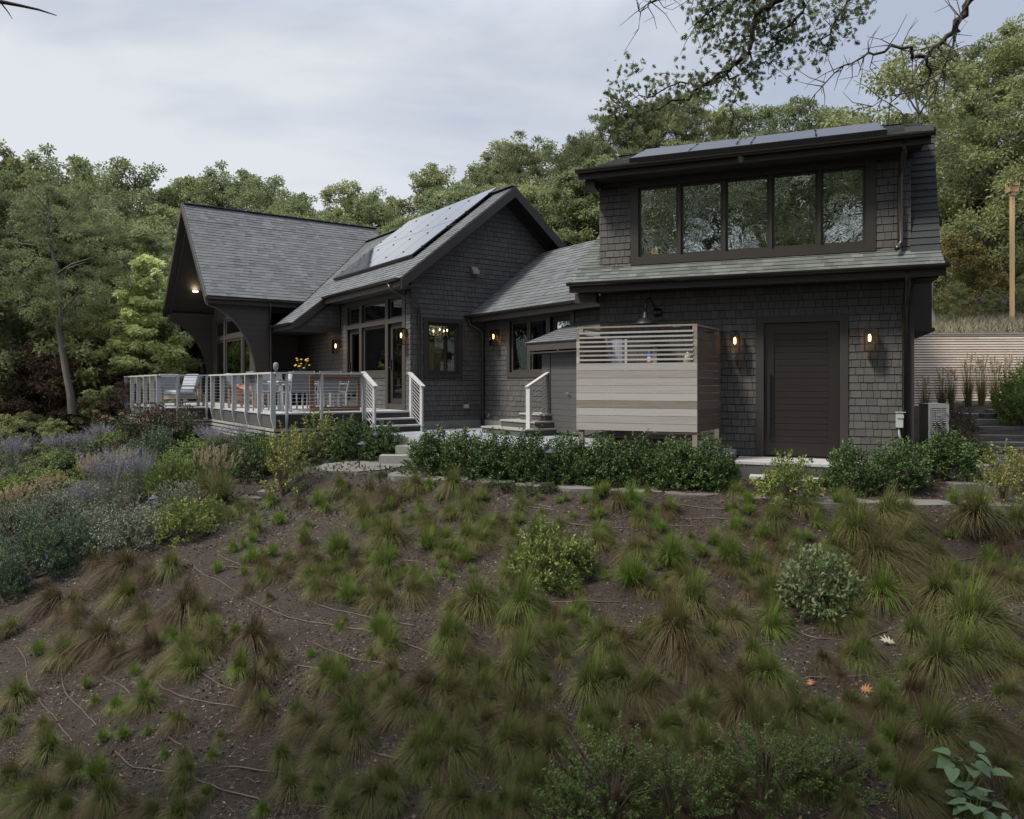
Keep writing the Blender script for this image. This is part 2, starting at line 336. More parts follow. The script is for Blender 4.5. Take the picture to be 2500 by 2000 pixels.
# ------------------------------------------------------------------ building helpers
def PY(c):   # plane y=c facing -y : (a=x, z, d outward)
    return lambda a, d, z: (a, c-d, z)
def PX(c):   # plane x=c facing -x
    return lambda a, d, z: (c-d, a, z)
def PXr(c):  # plane x=c facing +x
    return lambda a, d, z: (c+d, a, z)
def wall_rects(ext, holes):
    a0, a1, z0, z1 = ext
    As = sorted({a0, a1, *[h[0] for h in holes], *[h[1] for h in holes]}); Zs = sorted({z0, z1, *[h[2] for h in holes], *[h[3] for h in holes]})
    As = [a for a in As if a0 <= a <= a1]; Zs = [z for z in Zs if z0 <= z <= z1]; out_ = []
    for z, zz in zip(Zs, Zs[1:]):
        run = None
        for a, aa in zip(As, As[1:]):
            ca, cz = (a+aa)/2, (z+zz)/2
            inside = any(h[0] < ca < h[1] and h[2] < cz < h[3] for h in holes)
            if not inside: run = [a, aa] if run is None else [run[0], aa]
            if inside and run: out_.append((*run, z, zz)); run = None
        if run: out_.append((*run, z, zz))
    return out_
def hspan(poly, b):
    xs_ = []
    n = len(poly)
    for i in range(n):
        (x0, y0), (x1, y1) = poly[i], poly[(i+1) % n]
        if (y0 <= b < y1) or (y1 <= b < y0): xs_.append(x0+(b-y0)/(y1-y0)*(x1-x0))
    return (min(xs_), max(xs_)) if len(xs_) >= 2 else None
def shingles(mb, T, poly, expo, wr, t, holes=(), b_off=0., gap=.005, lift=.0, curl=.0, open_=True):
    """rows of tapered shingles over a convex polygon in (a,b); T(a, c, b) -> 3D with c outward"""
    bmin = min(p[1] for p in poly); bmax = max(p[1] for p in poly)
    br = {bmin, bmax, *[p[1] for p in poly]}
    for h in holes: br |= {h[2], h[3]}
    k = math.floor((bmin-b_off)/expo)
    while b_off+k*expo < bmax: br.add(b_off+k*expo); k += 1
    br = sorted(b for b in br if bmin <= b <= bmax)
    for b0, b1 in zip(br, br[1:]):
        if b1-b0 < .004: continue
        lo = hspan(poly, b0+1e-4); hi = hspan(poly, b1-1e-4)
        if not lo or not hi: continue
        segs = [(min(lo[0], hi[0]), max(lo[1], hi[1]))]; bm = (b0+b1)/2
        for h in holes:
            if h[2] < bm < h[3]:
                ns = []
                for s0, s1 in segs:
                    if h[1] <= s0 or h[0] >= s1: ns.append((s0, s1)); continue
                    if h[0] > s0: ns.append((s0, h[0]))
                    if h[1] < s1: ns.append((h[1], s1))
                segs = ns
        for s0, s1 in segs:
            x = s0-rnd.random()*wr[1]
            while x < s1:
                wd = rnd.uniform(*wr); a0 = max(x+gap, s0); a1 = min(x+wd, s1); x += wd
                if a1-a0 < .015: continue
                q = [max(lo[0], min(lo[1], a)) for a in (a0, a1)]+[max(hi[0], min(hi[1], a)) for a in (a1, a0)]
                if q[1]-q[0] < .008 and q[2]-q[3] < .008: continue
                ta = t*rnd.uniform(.8, 1.25); db = rnd.uniform(-curl, curl)
                v = min(1, max(0, rnd.gauss(.5, .22)))
                if open_ and b1-b0 > .03: bt_ = b1-.010; db = rnd.uniform(-.002, .002)
                else: bt_ = b1+.002
                P = [T(q[0], ta+lift, b0+db), T(q[1], ta+lift, b0+db), T(q[2], t*.3+lift, bt_), T(q[3], t*.3+lift, bt_), T(q[0], 0, b0+db), T(q[1], 0, b0+db)]
                mb.add(P, [(0, 1, 2, 3)] if open_ else [(0, 1, 2, 3), (4, 5, 1, 0)], v)
def planeT(O, A, B):
    A = Vector(A).normalized(); B = Vector(B).normalized(); N_ = A.cross(B); O = Vector(O)
    if N_.z < 0: N_ = -N_
    T = lambda a, c, b: tuple(O+A*a+B*b+N_*c)
    inv = lambda p: ((Vector(p)-O).dot(A), (Vector(p)-O).dot(B))
    return T, inv, N_
def roof(th, pts, eaveA, upB, name='roof', m=None, thick=.16, expo=.145, parent=None, label=None, ridge=None):
    """pts: 3D convex polygon on the top surface"""
    m = m or m_roof
    T, inv, N_ = planeT(pts[0], eaveA, upB)
    mb = MB(); mb.prism([tuple(Vector(p)-N_*.006) for p in pts], tuple(N_*-thick), .1)
    o = th.part(name, mb, m_dark, parent)
    sb = MB(); shingles(sb, T, [inv(p) for p in pts], expo, (.10, .30), .014, gap=.0, open_=False, curl=.004)
    s = th.part('roof_shingles', sb, m, o)
    return o
def bar(mb, p0, p1, wx, wz, side=(0, 0, 1), v=None):
    """rectangular bar from p0 to p1; wz along side vector, wx across"""
    p0 = Vector(p0); p1 = Vector(p1); d = (p1-p0).normalized(); s = Vector(side); s = (s-d*s.dot(d)).normalized(); c = d.cross(s)
    P = [p+c*(i*wx/2)+s*(j*wz/2) for p in (p0, p1) for i, j in ((-1, -1), (1, -1), (1, 1), (-1, 1))]
    mb.add(P, [(0, 1, 2, 3), (7, 6, 5, 4), (0, 4, 5, 1), (1, 5, 6, 2), (2, 6, 7, 3), (3, 7, 4, 0)], v)
def gutter(th, p0, p1, outdir, r=.065, hangers=True):
    p0 = Vector(p0); p1 = Vector(p1); d = (p1-p0).normalized(); o = Vector(outdir); mb = MB(); n = 8
    prof = [(math.cos(math.pi+math.pi*k/n)*r, math.sin(math.pi+math.pi*k/n)*r) for k in range(n+1)]
    prof2 = [(a*.88, b*.88) for a, b in prof][::-1]; pr = prof+prof2
    V = [p+o*(r+a)+Vector((0, 0, b)) for p in (p0, p1) for a, b in pr]; k = len(pr)
    mb.add(V, [(i, (i+1) % k, (i+1) % k+k, i+k) for i in range(k)]+[tuple(range(n+1)), tuple(range(k, k+n+1))][::1])
    L_ = (p1-p0).length
    if hangers:
        for i in range(1, int(L_/.62)+1):
            c = p0+d*(i*.62-.2)
            mb.tube([c+o*(r+a*1.04)+Vector((0, 0, b*1.04)) for a, b in prof], .006, 4)
    th.part('gutter', mb, m_gut, smooth=False)
def window(th, mp, a0, a1, z0, z1, name='window', fw=.05, rec=.05, glass=None, fm=None, bars=(), hbars=(), frame_d=.045):
    """sash frame sitting back from the wall face, with its pane"""
    f = MB(); fm = fm or m_trim
    e = .0
    f.box(a0, a1, -rec-frame_d, -rec, z0, z0+fw, mp=mp); f.box(a0, a1, -rec-frame_d, -rec, z1-fw, z1, mp=mp)
    f.box(a0, a0+fw, -rec-frame_d, -rec, z0+fw, z1-fw, mp=mp); f.box(a1-fw, a1, -rec-frame_d, -rec, z0+fw, z1-fw, mp=mp)
    for b in bars: f.box(b-.018, b+.018, -rec-frame_d+.004, -rec-.004, z0+fw, z1-fw, mp=mp)
    for b in hbars: f.box(a0+fw, a1-fw, -rec-frame_d+.004, -rec-.004, b-.018, b+.018, mp=mp)
    o = th.part(name, f, fm)
    g = MB(); g.box(a0+fw-.004, a1-fw+.004, -rec-.030, -rec-.022, z0+fw-.004, z1-fw+.004, mp=mp)
    th.part('pane', g, glass or m_glass, o)
    return o
def casing(mb, mp, a0, a1, z0, z1, w_=.11, d=.03, dep=.12, top=None, bot=None):
    """trim boards round an opening a0..a1 x z0..z1 plus the reveal"""
    t = w_ if top is None else top; b = w_ if bot is None else bot
    mb.box(a0-w_, a0, -dep, d, z0, z1, mp=mp); mb.box(a1, a1+w_, -dep, d, z0, z1, mp=mp)
    if t: mb.box(a0-w_, a1+w_, -dep, d+.004, z1, z1+t, mp=mp)
    if b: mb.box(a0-w_, a1+w_, -dep, d+.004, z0-b, z0, mp=mp)
def downspout(th, pts, r=.04):
    mb = MB(); mb.tube(pts, r, 8); th.part('downspout', mb, m_gut, smooth=True)

# ================================================================== MAIN HOUSE (gabled wing + arched porch wing)
house = Thing('house', (0, 0, 0), M, 'dark shingled house with a tall gable, solar roof and arched porch', 'house')
zs = lambda x: 6.30-.806*abs(2.8-x)
# --- gable wall (faces the camera's right), plane y=0
GW = PY(0.)
hg = (.46, 1.35, 1.385, 2.665)
mb = MB()
for a, aa, z, zz in wall_rects((0.0, 5.6, .10, 3.0), [hg]): mb.box(a, aa, -.14, 0, z, zz, mp=GW, v=.1)
mb.prism([(0, 0, 3.0), (5.6, 0, 3.0), (5.6, 0, zs(5.6)-.17), (2.8, 0, 6.13), (0, 0, zs(0)-.17)], (0, .14, 0), .1)
ow = house.part('gable_wall', mb, m_back)
sb = MB(); T = lambda a, c, b: (a, -c-.001, b)
shingles(sb, T, [(0, .20), (4.9, .20), (4.9, 4.4), (2.8, 6.05), (0, zs(0)-.24)], .127, (.07, .18), .014, [(hg[0]-.11, hg[1]+.11, hg[2]-.11, hg[3]+.11)], b_off=.20, gap=.007)
house.part('wall_shingles', sb, m_shin, ow)
mb = MB(); casing(mb, GW, *hg, w_=.115, d=.032); house.part('window_trim', mb, m_dark)
window(house, GW, *hg, fw=.07, rec=.03, fm=m_dark)
mb = MB(); mb.box(-.03, 5.6, -.10, .02, -.4, .195, mp=GW); mb.box(-.02, 8.1, -.10, .02, -.4, .195, mp=PX(-.0)); house.part('foundation', mb, m_conc)
# --- window wall, plane x=0
WW = PX(0.)
holes = [(.42, 1.24, .62, 2.68), (1.40, 2.90, 1.42, 2.68), (3.06, 3.90, .62, 2.68), (.42, 1.24, 2.80, 3.31), (1.40, 2.90, 2.80, 3.31), (3.06, 3.90, 2.80, 3.31)]
mb = MB()
for a, aa, z, zz in wall_rects((.02, 8.1, .20, 3.50), holes): mb.box(a, aa, -.14, 0, z, zz, mp=WW, v=.1)
ow = house.part('window_wall', mb, m_back)
sb = MB(); T = lambda a, c, b: (-c-.001, a, b)
shingles(sb, T, [(0, .20), (8.1, .20), (8.1, 2.69), (0, 2.69)], .127, (.07, .18), .014, [(.26, 1.40, 0, 4), (1.39, 3.07, 1.30, 4), (3.05, 4.05, 0, 4)], b_off=.20, gap=.007)
shingles(sb, T, [(0, 2.69), (4.4, 2.69), (4.4, 3.42), (0, 3.42)], .127, (.07, .18), .014, [(.26, 4.05, 0, 4)], b_off=.20, gap=.007)
house.part('wall_shingles', sb, m_shin, ow)
mb = MB()
for a0, a1 in ((.26, .42), (1.24, 1.40), (2.90, 3.06), (3.90, 4.05)): mb.box(a0, a1, -.10, .03, .48, 3.31, mp=WW)
mb.box(.26, 4.05, -.10, .035, 3.31, 3.46, mp=WW)
for a0, a1 in ((.42, 1.24), (1.40, 2.90), (3.06, 3.90)): mb.box(a0, a1, -.10, .032, 2.68, 2.80, mp=WW)
mb.box(1.40, 2.90, -.10, .034, 1.28, 1.42, mp=WW); mb.box(.42, 1.24, -.10, .02, .47, .62, mp=WW); mb.box(3.06, 3.90, -.10, .02, .47, .62, mp=WW)
house.part('window_trim', mb, m_trim)
for h in holes:
    if h[2] > 2: window(house, WW, *h, fw=.055, rec=.035)
window(house, WW, *holes[1], fw=.07, rec=.035)
for h in (holes[0], holes[2]):
    d = window(house, WW, h[0], h[1], h[2], h[3], name='glazed_door', fw=.13, rec=.05, fm=m_dark)
    hb = MB(); hb.box(h[1]-.085, h[1]-.045, -.05, -.01, 1.50, 1.75, mp=WW); hb.tube([WW(h[1]-.065, .03, 1.55), WW(h[1]-.19, .03, 1.55)], .012, 6); house.part('door_handle', hb, m_black, d)
# recess beside the porch wing: dark wall and soffit with two downlights
mb = MB(); mb.box(-1.45, -.02, 8.1, 8.2, .2, 3.5); mb.box(-1.50, -1.45, 6.46, 8.1, .2, 3.5); house.part('recess_wall', mb, m_dark)
mb = MB(); mb.box(-1.44, -.02, 4.52, 8.09, 2.70, 2.76); mb.box(-1.42, -.02, 4.42, 4.52, 2.62, 2.80); house.part('soffit', mb, m_dark)
for x, y in ((-.95, 5.15), (-.42, 5.30)):
    mb = MB(); mb.lathe((x, y, 2.688), [(.075, 0), (.075, .01)], 14); house.part('downlight', mb, m_down)
sb = MB(); mb = MB(); mb.prism([(-1.36, 4.46, 2.80), (-.02, 4.46, 2.80), (-.02, 4.46, 3.72), (-1.36, 4.46, 2.81)], (0, .05, 0), .1)
ow = house.part('soffit_gable', mb, m_back)
shingles(sb, lambda a, c, b: (a, 4.458-c, b), [(-1.30, 2.805), (-.03, 2.805), (-.03, 3.62)], .127, (.07, .18), .014, gap=.007); house.part('wall_shingles', sb, m_shin, ow)
# --- main roof
k = .806
zl = lambda x: 6.30-k*(2.8-x)
up = (1, 0, k)
roof(house, [(-.50, -.45, zl(-.50)), (2.8, -.45, 6.30), (2.8, 4.42, 6.30), (-.50, 4.42, zl(-.5))], (0, 1, 0), up)
roof(house, [(-1.46, 4.42, zl(-1.46)), (2.8, 4.42, 6.30), (2.8, 6.14, 6.30), (-1.46, 6.14, zl(-1.46))], (0, 1, 0), up, thick=.14)
roof(house, [(-.50, 6.14, zl(-.50)), (2.8, 6.14, 6.30), (2.8, 8.85, 6.30)], (0, 1, 0), up)
roof(house, [(6.1, -.45, zl(-.5)), (2.8, -.45, 6.30), (2.8, 9, 6.30), (6.1, 9, zl(-.5))], (0, 1, 0), (-1, 0, k))
mb = MB()
for i in range(30): bar(mb, (2.8, -.45+i*.31, 6.32), (2.8, -.45+(i+1)*.31, 6.316+.012), .24, .02)
house.part('ridge_cap', mb, m_roof)
# rake boards of the gable
def rake(mb, pts, dx, t0, t1, vert=.27):
    for p, q in pts: mb.prism([p, q, (q[0], q[1], q[2]-vert), (p[0], p[1], p[2]-vert)], dx)
mb = MB(); o_ = .012
mb.prism([(-.50, -.50, zl(-.5)-o_), (2.8, -.50, 6.29), (2.8, -.50, 6.02), (-.30, -.50, zl(-.3)-.29), (-.50, -.50, zl(-.5)-.27)], (0, .045, 0))
house.part('rake_board', mb, m_dark); mb = MB(); mb.prism([(6.1, -.50, zl(-.5)-o_), (2.801, -.50, 6.29), (2.801, -.50, 6.02), (5.9, -.50, zl(-.3)-.29)], (0, .045, 0))
house.part('rake_board', mb, m_dark); mb = MB(); mb.prism([(-1.47, 4.375, zl(-1.46)-.012), (-.52, 4.375, zl(-.52)-.012), (-.25, 4.375, zl(-.25)-.25), (-1.25, 4.375, zl(-1.25)-.27), (-1.47, 4.375, zl(-1.46)-.16)], (0, .04, 0))
house.part('rake_board', mb, m_dark)
mb = MB(); mb.prism([(.02, -.01, zl(0.02)-.19), (2.8, -.01, 6.11), (2.8, -.01, 5.93), (.02, -.01, zl(.02)-.38)], (0, -.05, 0)); mb.prism([(5.5, -.01, zl(0.1)-.19), (2.801, -.01, 6.11), (2.801, -.01, 5.93), (5.5, -.01, zl(.1)-.38)], (0, -.05, 0)); house.part('frieze_board', mb, m_dark)
mb = MB(); mb.box(-.515, -.49, -.44, 4.40, zl(-.5)-.20, zl(-.5)-.015); mb.box(-.49, -.001, -.44, 4.37, 3.462, 3.49); mb.box(-1.475, -1.45, 4.40, 6.13, zl(-1.46)-.17, zl(-1.46)-.012); house.part('fascia', mb, m_trim)
gutter(house, (-.515, -.44, zl(-.5)-.005), (-.515, 4.37, zl(-.5)-.005), (-1, 0, 0))
gutter(house, (-1.475, 4.40, zl(-1.46)-.005), (-1.475, 6.3, zl(-1.46)-.005), (-1, 0, 0))
downspout(house, [(-.58, .05, 3.55), (-.56, -.0, 3.42), (-.40, -.10, 3.33), (.12, -.14, 3.08), (.20, -.07, 2.98), (.205, -.06, 2.8), (.205, -.06, .9)], .034)
# rear closing walls
mb = MB(); mb.box(5.45, 5.6, 0, 9, 0, 4.0); mb.box(0, 5.6, 9.0, 9.15, 0, 4); house.part('rear_wall', mb, m_back)
# vent hood on the gable
mb = MB(); mb.prism([(1.72, -.03, 4.16), (1.72, -.15, 4.02), (1.72, -.15, 3.96), (1.72, -.03, 3.96)], (.19, 0, 0)); house.part('vent_hood', mb, mat('mauve_vent_paint', (.26, .20, .205), .5, noise=[(4, .3)]))
# interior seen through the gable window
mb = MB(); mb.box(1.4, 5.0, 4.0, 4.1, .5, 4.2); mb.box(.2, 1.4, 4.0, 4.1, .5, 3.8); house.part('interior_wall', mb, m_int2)
mb = MB(); mb.box(2.30, 3.12, 3.93, 3.99, .5, 2.42); mb.box(2.30, 3.12, 3.93, 3.99, 2.52, 3.3); house.part('interior_door', mb, m_int)
mb = MB(); mb.box(.1, 5.4, .1, 8.9, .44, .5); house.part('interior_floor', mb, m_intd)
ch = Thing('chandelier', (1.95, 2.2, 2.55), M, 'ring chandelier with lit candle bulbs seen through the gable window', 'chandelier')
mb = MB(); mb.tube([(1.95+.31*math.cos(i*math.pi/12), 2.2+.31*math.sin(i*math.pi/12), 2.45) for i in range(25)], .018, 6); mb.tube([(1.64, 2.2, 2.45), (2.26, 2.2, 2.45)], .01, 5); mb.tube([(1.95, 2.2, 2.45), (1.95, 2.2, 4.9)], .008, 5); ch.part('ring', mb, m_black)
for i in range(6):
    a = i*math.pi/3+.3; x, y = 1.95+.31*math.cos(a), 2.2+.31*math.sin(a)
    mb = MB(); mb.tube([(x, y, 2.45), (x, y, 2.62)], .012, 6); c = ch.part('candle', mb, m_int)
    mb = MB(); mb.lathe((x, y, 2.62), [(.004, 0), (.018, .02), (.014, .045), (.002, .07)], 8); ch.part('bulb', mb, m_candle, c)

il = bpy.data.lights.new('chandelier_light', 'POINT'); il.energy = 26; il.color = (1, .82, .58); il.shadow_soft_size = .3
io = bpy.data.objects.new('chandelier_light', il); link(io, ch.e); io.location = (0, 0, .25)
# --- porch wing: ridge along x at y=9.5
zp = lambda y: 6.98-abs(y-9.5)
roof(house, [(-3.35, 6.2, zp(6.2)), (-.48, 6.2, zp(6.2)), (2.8, 8.85, 6.33), (3.4, 8.85, 6.33), (3.4, 9.5, 6.98), (-3.35, 9.5, 6.98)], (1, 0, 0), (0, 1, 1))
roof(house, [(-3.35, 12.8, zp(12.8)), (3.4, 12.8, zp(12.8)), (3.4, 9.5, 6.98), (-3.35, 9.5, 6.98)], (1, 0, 0), (0, -1, 1), thick=.18)
mb = MB()
for i in range(22): bar(mb, (-3.35+i*.31, 9.5, 6.985), (-3.35+(i+1)*.31, 9.5, 6.995), .22, .02)
house.part('ridge_cap', mb, m_roof)
mb = MB()
for s in (-1, 1):
    mb.prism([(-3.40, 9.5+s*3.32, zp(6.18)-.01), (-3.40, 9.5, 6.97), (-3.40, 9.5, 6.73), (-3.40, 9.5+s*3.16, zp(6.34)-.24), (-3.40, 9.5+s*3.32, zp(6.18)-.24)], (.045, 0, 0), .9)
house.part('rake_board', mb, m_trim)
mb = MB(); mb.prism([(-3.20, 12.50, 3.62), (-3.20, 9.5, 6.62), (-3.20, 9.5, 6.55), (-3.20, 12.50, 3.55)], (.03, 0, 0)); house.part('inner_rake_trim', mb, m_trim); mb = MB(); mb.box(-3.27, -3.18, 12.36, 12.5, 3.30, 3.60); house.part('bracket_end_cap', mb, m_trim); mb = MB(); mb.box(-3.30, -3.21, 6.34, 6.46, 3.42, 3.60); house.part('bracket_end_cap', mb, m_trim)
mb = MB(); mb.box(-3.34, -.5, 6.185, 6.21, 3.46, 3.64); house.part('fascia', mb, m_dark)
gutter(house, (-3.34, 6.185, 3.645), (-.56, 6.185, 3.645), (0, -1, 0), hangers=False)
downspout(house, [(-1.55, 6.12, 3.56), (-1.54, 6.16, 3.42), (-1.49, 6.30, 3.30), (-1.47, 6.30, .5)], .035)
XW = -1.75
def fin(y0):
    arc = []
    for i in range(15):
        t = i/14*math.pi/2
        arc.append((-1.90-1.32*(1-math.cos(t)) if False else -1.90-1.32*math.sin(t)**1.0*0+0, 0))
    pts = [(-3.24, 3.42), (-2.98, 3.33), (-2.70, 3.15), (-2.45, 2.89), (-2.23, 2.56), (-2.09, 2.26), (-1.99, 1.955), (-1.93, 1.6), (-1.90, 1.2), (-1.90, .47)]
    mb = MB(); full = [(-3.24, 3.62)]+pts+[(-1.47, .47), (-1.47, 3.62)]
    # non convex outline: build as vertical strips
    for (x0, z0), (x1, z1) in zip(pts, pts[1:]):
        if x1-x0 > 1e-3: mb.prism([(x0, y0, 3.62), (x0, y0, z0), (x1, y0, z1), (x1, y0, 3.62)], (0, .10, 0), .4)
    mb.box(-1.90, -1.47, y0, y0+.10, .2, 3.62, .4)
    for i in range(1, 20):   # board joints
        z = .5+i*.16
        xs_ = -1.90
        for (x0, z0), (x1, z1) in zip(pts, pts[1:]):
            if z0 >= z >= z1 and z0 > z1: xs_ = x0+(z0-z)/(z0-z1)*(x1-x0)
        if z > 3.42: xs_ = -3.24
        mb.box(xs_+.03, -1.475, y0-.006, y0, z, z+.148, .2+.6*rnd.random())
    o = house.part('arched_bracket_wall', mb, m_dark)
    mb = MB()
    for (x0, z0), (x1, z1) in zip(pts, pts[1:]): bar(mb, (x0, y0+.045, z0-.005), (x1, y0+.045, z1-.005), .13, .03, side=(z0-z1, 0, x1-x0) if x1 > x0 else (1, 0, 0))
    house.part('arch_trim', mb, m_trim, o)
fin(6.36); fin(12.42)
# window wall of the porch, plane x=XW
PW = PX(XW)
ph = [(7.62, 8.42, .55, 2.66), (8.62, 10.62, .55, 2.66), (10.86, 12.02, .55, 2.66), (7.62, 8.42, 2.78, 3.36), (8.62, 10.62, 2.78, 3.36), (10.86, 12.02, 2.78, 3.36)]
mb = MB()
for a, aa, z, zz in wall_rects((6.47, 12.41, .3, 3.55), ph): mb.box(a, aa, -.12, 0, z, zz, mp=PW)
mb.prism([(XW, 6.47, 3.55), (XW, 12.41, 3.55), (XW, 9.5, 6.6)], (.12, 0, 0)); house.part('porch_wall', mb, m_trim)
for i, h in enumerate(ph): window(house, PW, *h, fw=.07, rec=.03, name='glazed_door' if i < 3 else 'window')
mb = MB(); c = Vector((-2.5, 11.71, 6.73-2.21)); mb.lathe(tuple(c+Vector((0, -.03, -.12))), [(.09, 0), (.09, .02)], 14); house.part('downlight', mb, m_candle)
mb = MB(); mb.box(-1.4, 5, 12.3, 12.4, 0, 3.5); mb.box(-1.45, 2, 6.46, 6.5, 3.3, 3.6); house.part('rear_wall', mb, m_back)
# little wing beyond the porch
mb = MB(); mb.box(-1.7, 2, 13.2, 13.3, -.4, 2.9); mb.box(-1.7, -1.6, 13.3, 15.9, -.4, 2.9); mb.box(-1.6, 2, 15.9, 16, -.4, 2.9); wgo = house.part('far_wing_wall', mb, m_dark)
mb = MB(); mb.box(-1.76, -1.701, 13.18, 13.36, -.2, 2.85); mb.box(-1.76, -1.701, 14.9, 15.1, -.2, 2.85); house.part('corner_board', mb, m_trim, wgo)
roof(house, [(-2.25, 12.6, 2.72), (-2.25, 16.3, 2.72), (0, 14.6, 4.1), (0, 12.6, 4.1)], (0, 1, 0), (2.25, 0, 1.38), thick=.12)
gutter(house, (-2.26, 12.6, 2.70), (-2.26, 16.3, 2.70), (-1, 0, 0), hangers=False)

# ================================================================== LINKING WING
link_w = Thing('connecting_wing', (2.117, 0, 0), M, 'low dark-shingled connecting wing between the gabled house and the garage block', 'house wing')
CW = PX(2.117)
ch_ = [(-2.72, -1.235, 1.41, 2.67), (-3.60, -2.86, .62, 2.67)]
mb = MB()
for a, aa, z, zz in wall_rects((-5.6, -.01, .15, 2.95), ch_): mb.box(a, aa, -.14, 0, z, zz, mp=CW, v=.1)
ow = link_w.part('wall', mb, m_back)
sb = MB(); T = lambda a, c, b: (2.116-c, a, b)
shingles(sb, T, [(-5.5, .20), (-.02, .20), (-.02, 2.95), (-5.5, 2.95)], .127, (.07, .18), .014, [(-3.72, -1.11, 1.30, 2.82), (-3.72, -2.75, 0, 2.82)], b_off=.20, gap=.007)
link_w.part('wall_shingles', sb, m_shin, ow)
mb = MB(); mb.box(-1.235, -1.11, -.10, .03, 1.41, 2.67, mp=CW); mb.box(-2.72, -1.11, -.10, .034, 1.28, 1.41, mp=CW); mb.box(-2.86, -2.72, -.10, .032, .47, 2.67, mp=CW); mb.box(-3.73, -3.60, -.10, .03, .47, 2.67, mp=CW)
mb.box(-3.73, -1.11, -.10, .036, 2.67, 2.83, mp=CW); mb.box(-3.60, -2.86, -.10, .0, .47, .62, mp=CW); link_w.part('window_trim', mb, m_trim)
window(link_w, CW, -1.95, -1.235, 1.41, 2.67, fw=.06, rec=.035); window(link_w, CW, -2.72, -1.97, 1.41, 2.67, fw=.06, rec=.025)
window(link_w, CW, -3.60, -2.86, .62, 2.67, name='glazed_door', fw=.12, rec=.06, fm=m_dark, glass=glassmat('reflective_glass', .55, (.2, .2, .2)))
kc = .793; zc = lambda x: 2.887+kc*(x-1.667)
roof(link_w, [(1.667, -5.35, 2.887), (1.667, -.005, 2.887), (4.0, -.005, zc(4)), (4.0, -3.2, zc(4))], (0, -1, 0), (1, 0, kc))
roof(link_w, [(6.3, -.005, 2.887), (6.3, -3.2, 2.887), (4.0, -3.2, zc(4)), (4.0, -.005, zc(4))], (0, 1, 0), (-1, 0, kc))
mb = MB(); mb.box(1.652, 1.68, -5.35, -.03, 2.70, 2.875); mb.box(1.68, 2.10, -5.35, -.03, 2.735, 2.76); link_w.part('fascia', mb, m_trim)
gutter(link_w, (1.652, -5.35, 2.88), (1.652, .12, 2.88), (-1, 0, 0))
downspout(link_w, [(1.59, -.12, 2.81), (1.62, -.14, 2.66), (1.95, -.16, 2.52), (2.03, -.10, 2.42), (2.04, -.09, .22), (2.03, -.11, .02)], .036)
mb = MB(); mb.tube([(2.04, -.09, .28), (2.03, -.10, .02)], .055, 8); link_w.part('downspout_boot', mb, m_black)
mb = MB(); mb.box(2.06, 2.13, -5.5, -.02, -.3, .196); link_w.part('foundation', mb, m_conc)
mb = MB(); mb.box(3.6, 3.7, -5.6, 0, .4, 2.7); mb.box(2.13, 3.7, -5.6, 0, .38, .44); link_w.part('interior_wall', mb, m_int2)
mb = MB()
for i in range(9): mb.box(2.45, 2.47, -2.35-i*.06, -2.31-i*.06, 1.2, 2.75)
link_w.part('curtain', mb, m_int)
mb = MB()
for i in range(26): bar(mb, (1.70+i*.088, -.012, zc(1.70+i*.088)+.012), (1.70+i*.088+.05, -.012, zc(1.75+i*.088)+.012), .02, .012)
link_w.part('step_flashing', mb, m_alu)

# ================================================================== GARAGE BLOCK
gar = Thing('garage_block', (0, 0, 0), G, 'dark-shingled two-storey garage block with a wide five-window dormer and large brown door', 'building')
GG = PY(0.)
dh = (2.90, 4.10, -.12, 2.17)
mb = MB()
for a, aa, z, zz in wall_rects((0, 5.15, -.5, 3.0), [dh]): mb.box(a, aa, -.14, 0, z, zz, mp=GG, v=.1)
ow = gar.part('front_wall', mb, m_back)
sb = MB(); T = lambda a, c, b: (a, -c-.001, b)
shingles(sb, T, [(0, -.12), (5.15, -.12), (5.15, 2.9), (0, 2.9)], .127, (.07, .18), .014, [(dh[0]-.11, dh[1]+.13, -.2, dh[3]+.10)], b_off=-.12, gap=.007)
gar.part('wall_shingles', sb, m_shin, ow)
mb = MB(); casing(mb, GG, dh[0], dh[1], dh[2], dh[3], w_=.13, d=.03, dep=.10, top=.11, bot=0); gar.part('door_trim', mb, m_dark)
mb = MB(); a0, a1, z0, z1 = 2.905, 4.095, -.105, 2.165
mb.box(a0, a0+.16, -.09, -.035, z0, z1, mp=GG, v=.5); mb.box(a1-.17, a1, -.09, -.035, z0, z1, mp=GG, v=.5)
mb.box(a0+.16, a1-.17, -.09, -.035, z1-.18, z1, mp=GG, v=.5); mb.box(a0+.16, a1-.17, -.09, -.035, z0, z0+.22, mp=GG, v=.5)
nb = 17; zb0, zb1 = z0+.22, z1-.18; hb = (zb1-zb0)/nb
for i in range(nb): mb.box(a0+.16, a1-.17, -.09, -.055, zb0+i*hb+.003, zb0+(i+1)*hb-.003, mp=GG)
mb.box(a0+.1, a1-.1, -.10, -.091, z0+.1, z1-.1, mp=GG)
do = gar.part('door', mb, m_door)
mb = MB(); mb.box(a0+.055, a0+.095, .01, .035, .20, 1.36, mp=GG)
for z in (.30, 1.26): mb.box(a0+.065, a0+.085, -.035, .01, z, z+.02, mp=GG)
gar.part('door_handle', mb, m_black, do)
mb = MB(); mb.box(0.02, .14, .0, 7, -.5, 5.0, v=.1); mb.box(5.01, 5.14, .14, 7, -.5, 5.2, v=.1); mb.box(0, 5.15, 7, 7.1, -.5, 5.6); gar.part('side_wall', mb, m_back)
# corner boards
mb = MB(); mb.box(5.13, 5.20, -.02, 7.0, -.2, 2.9); gar.part('corner_board', mb, m_dark)
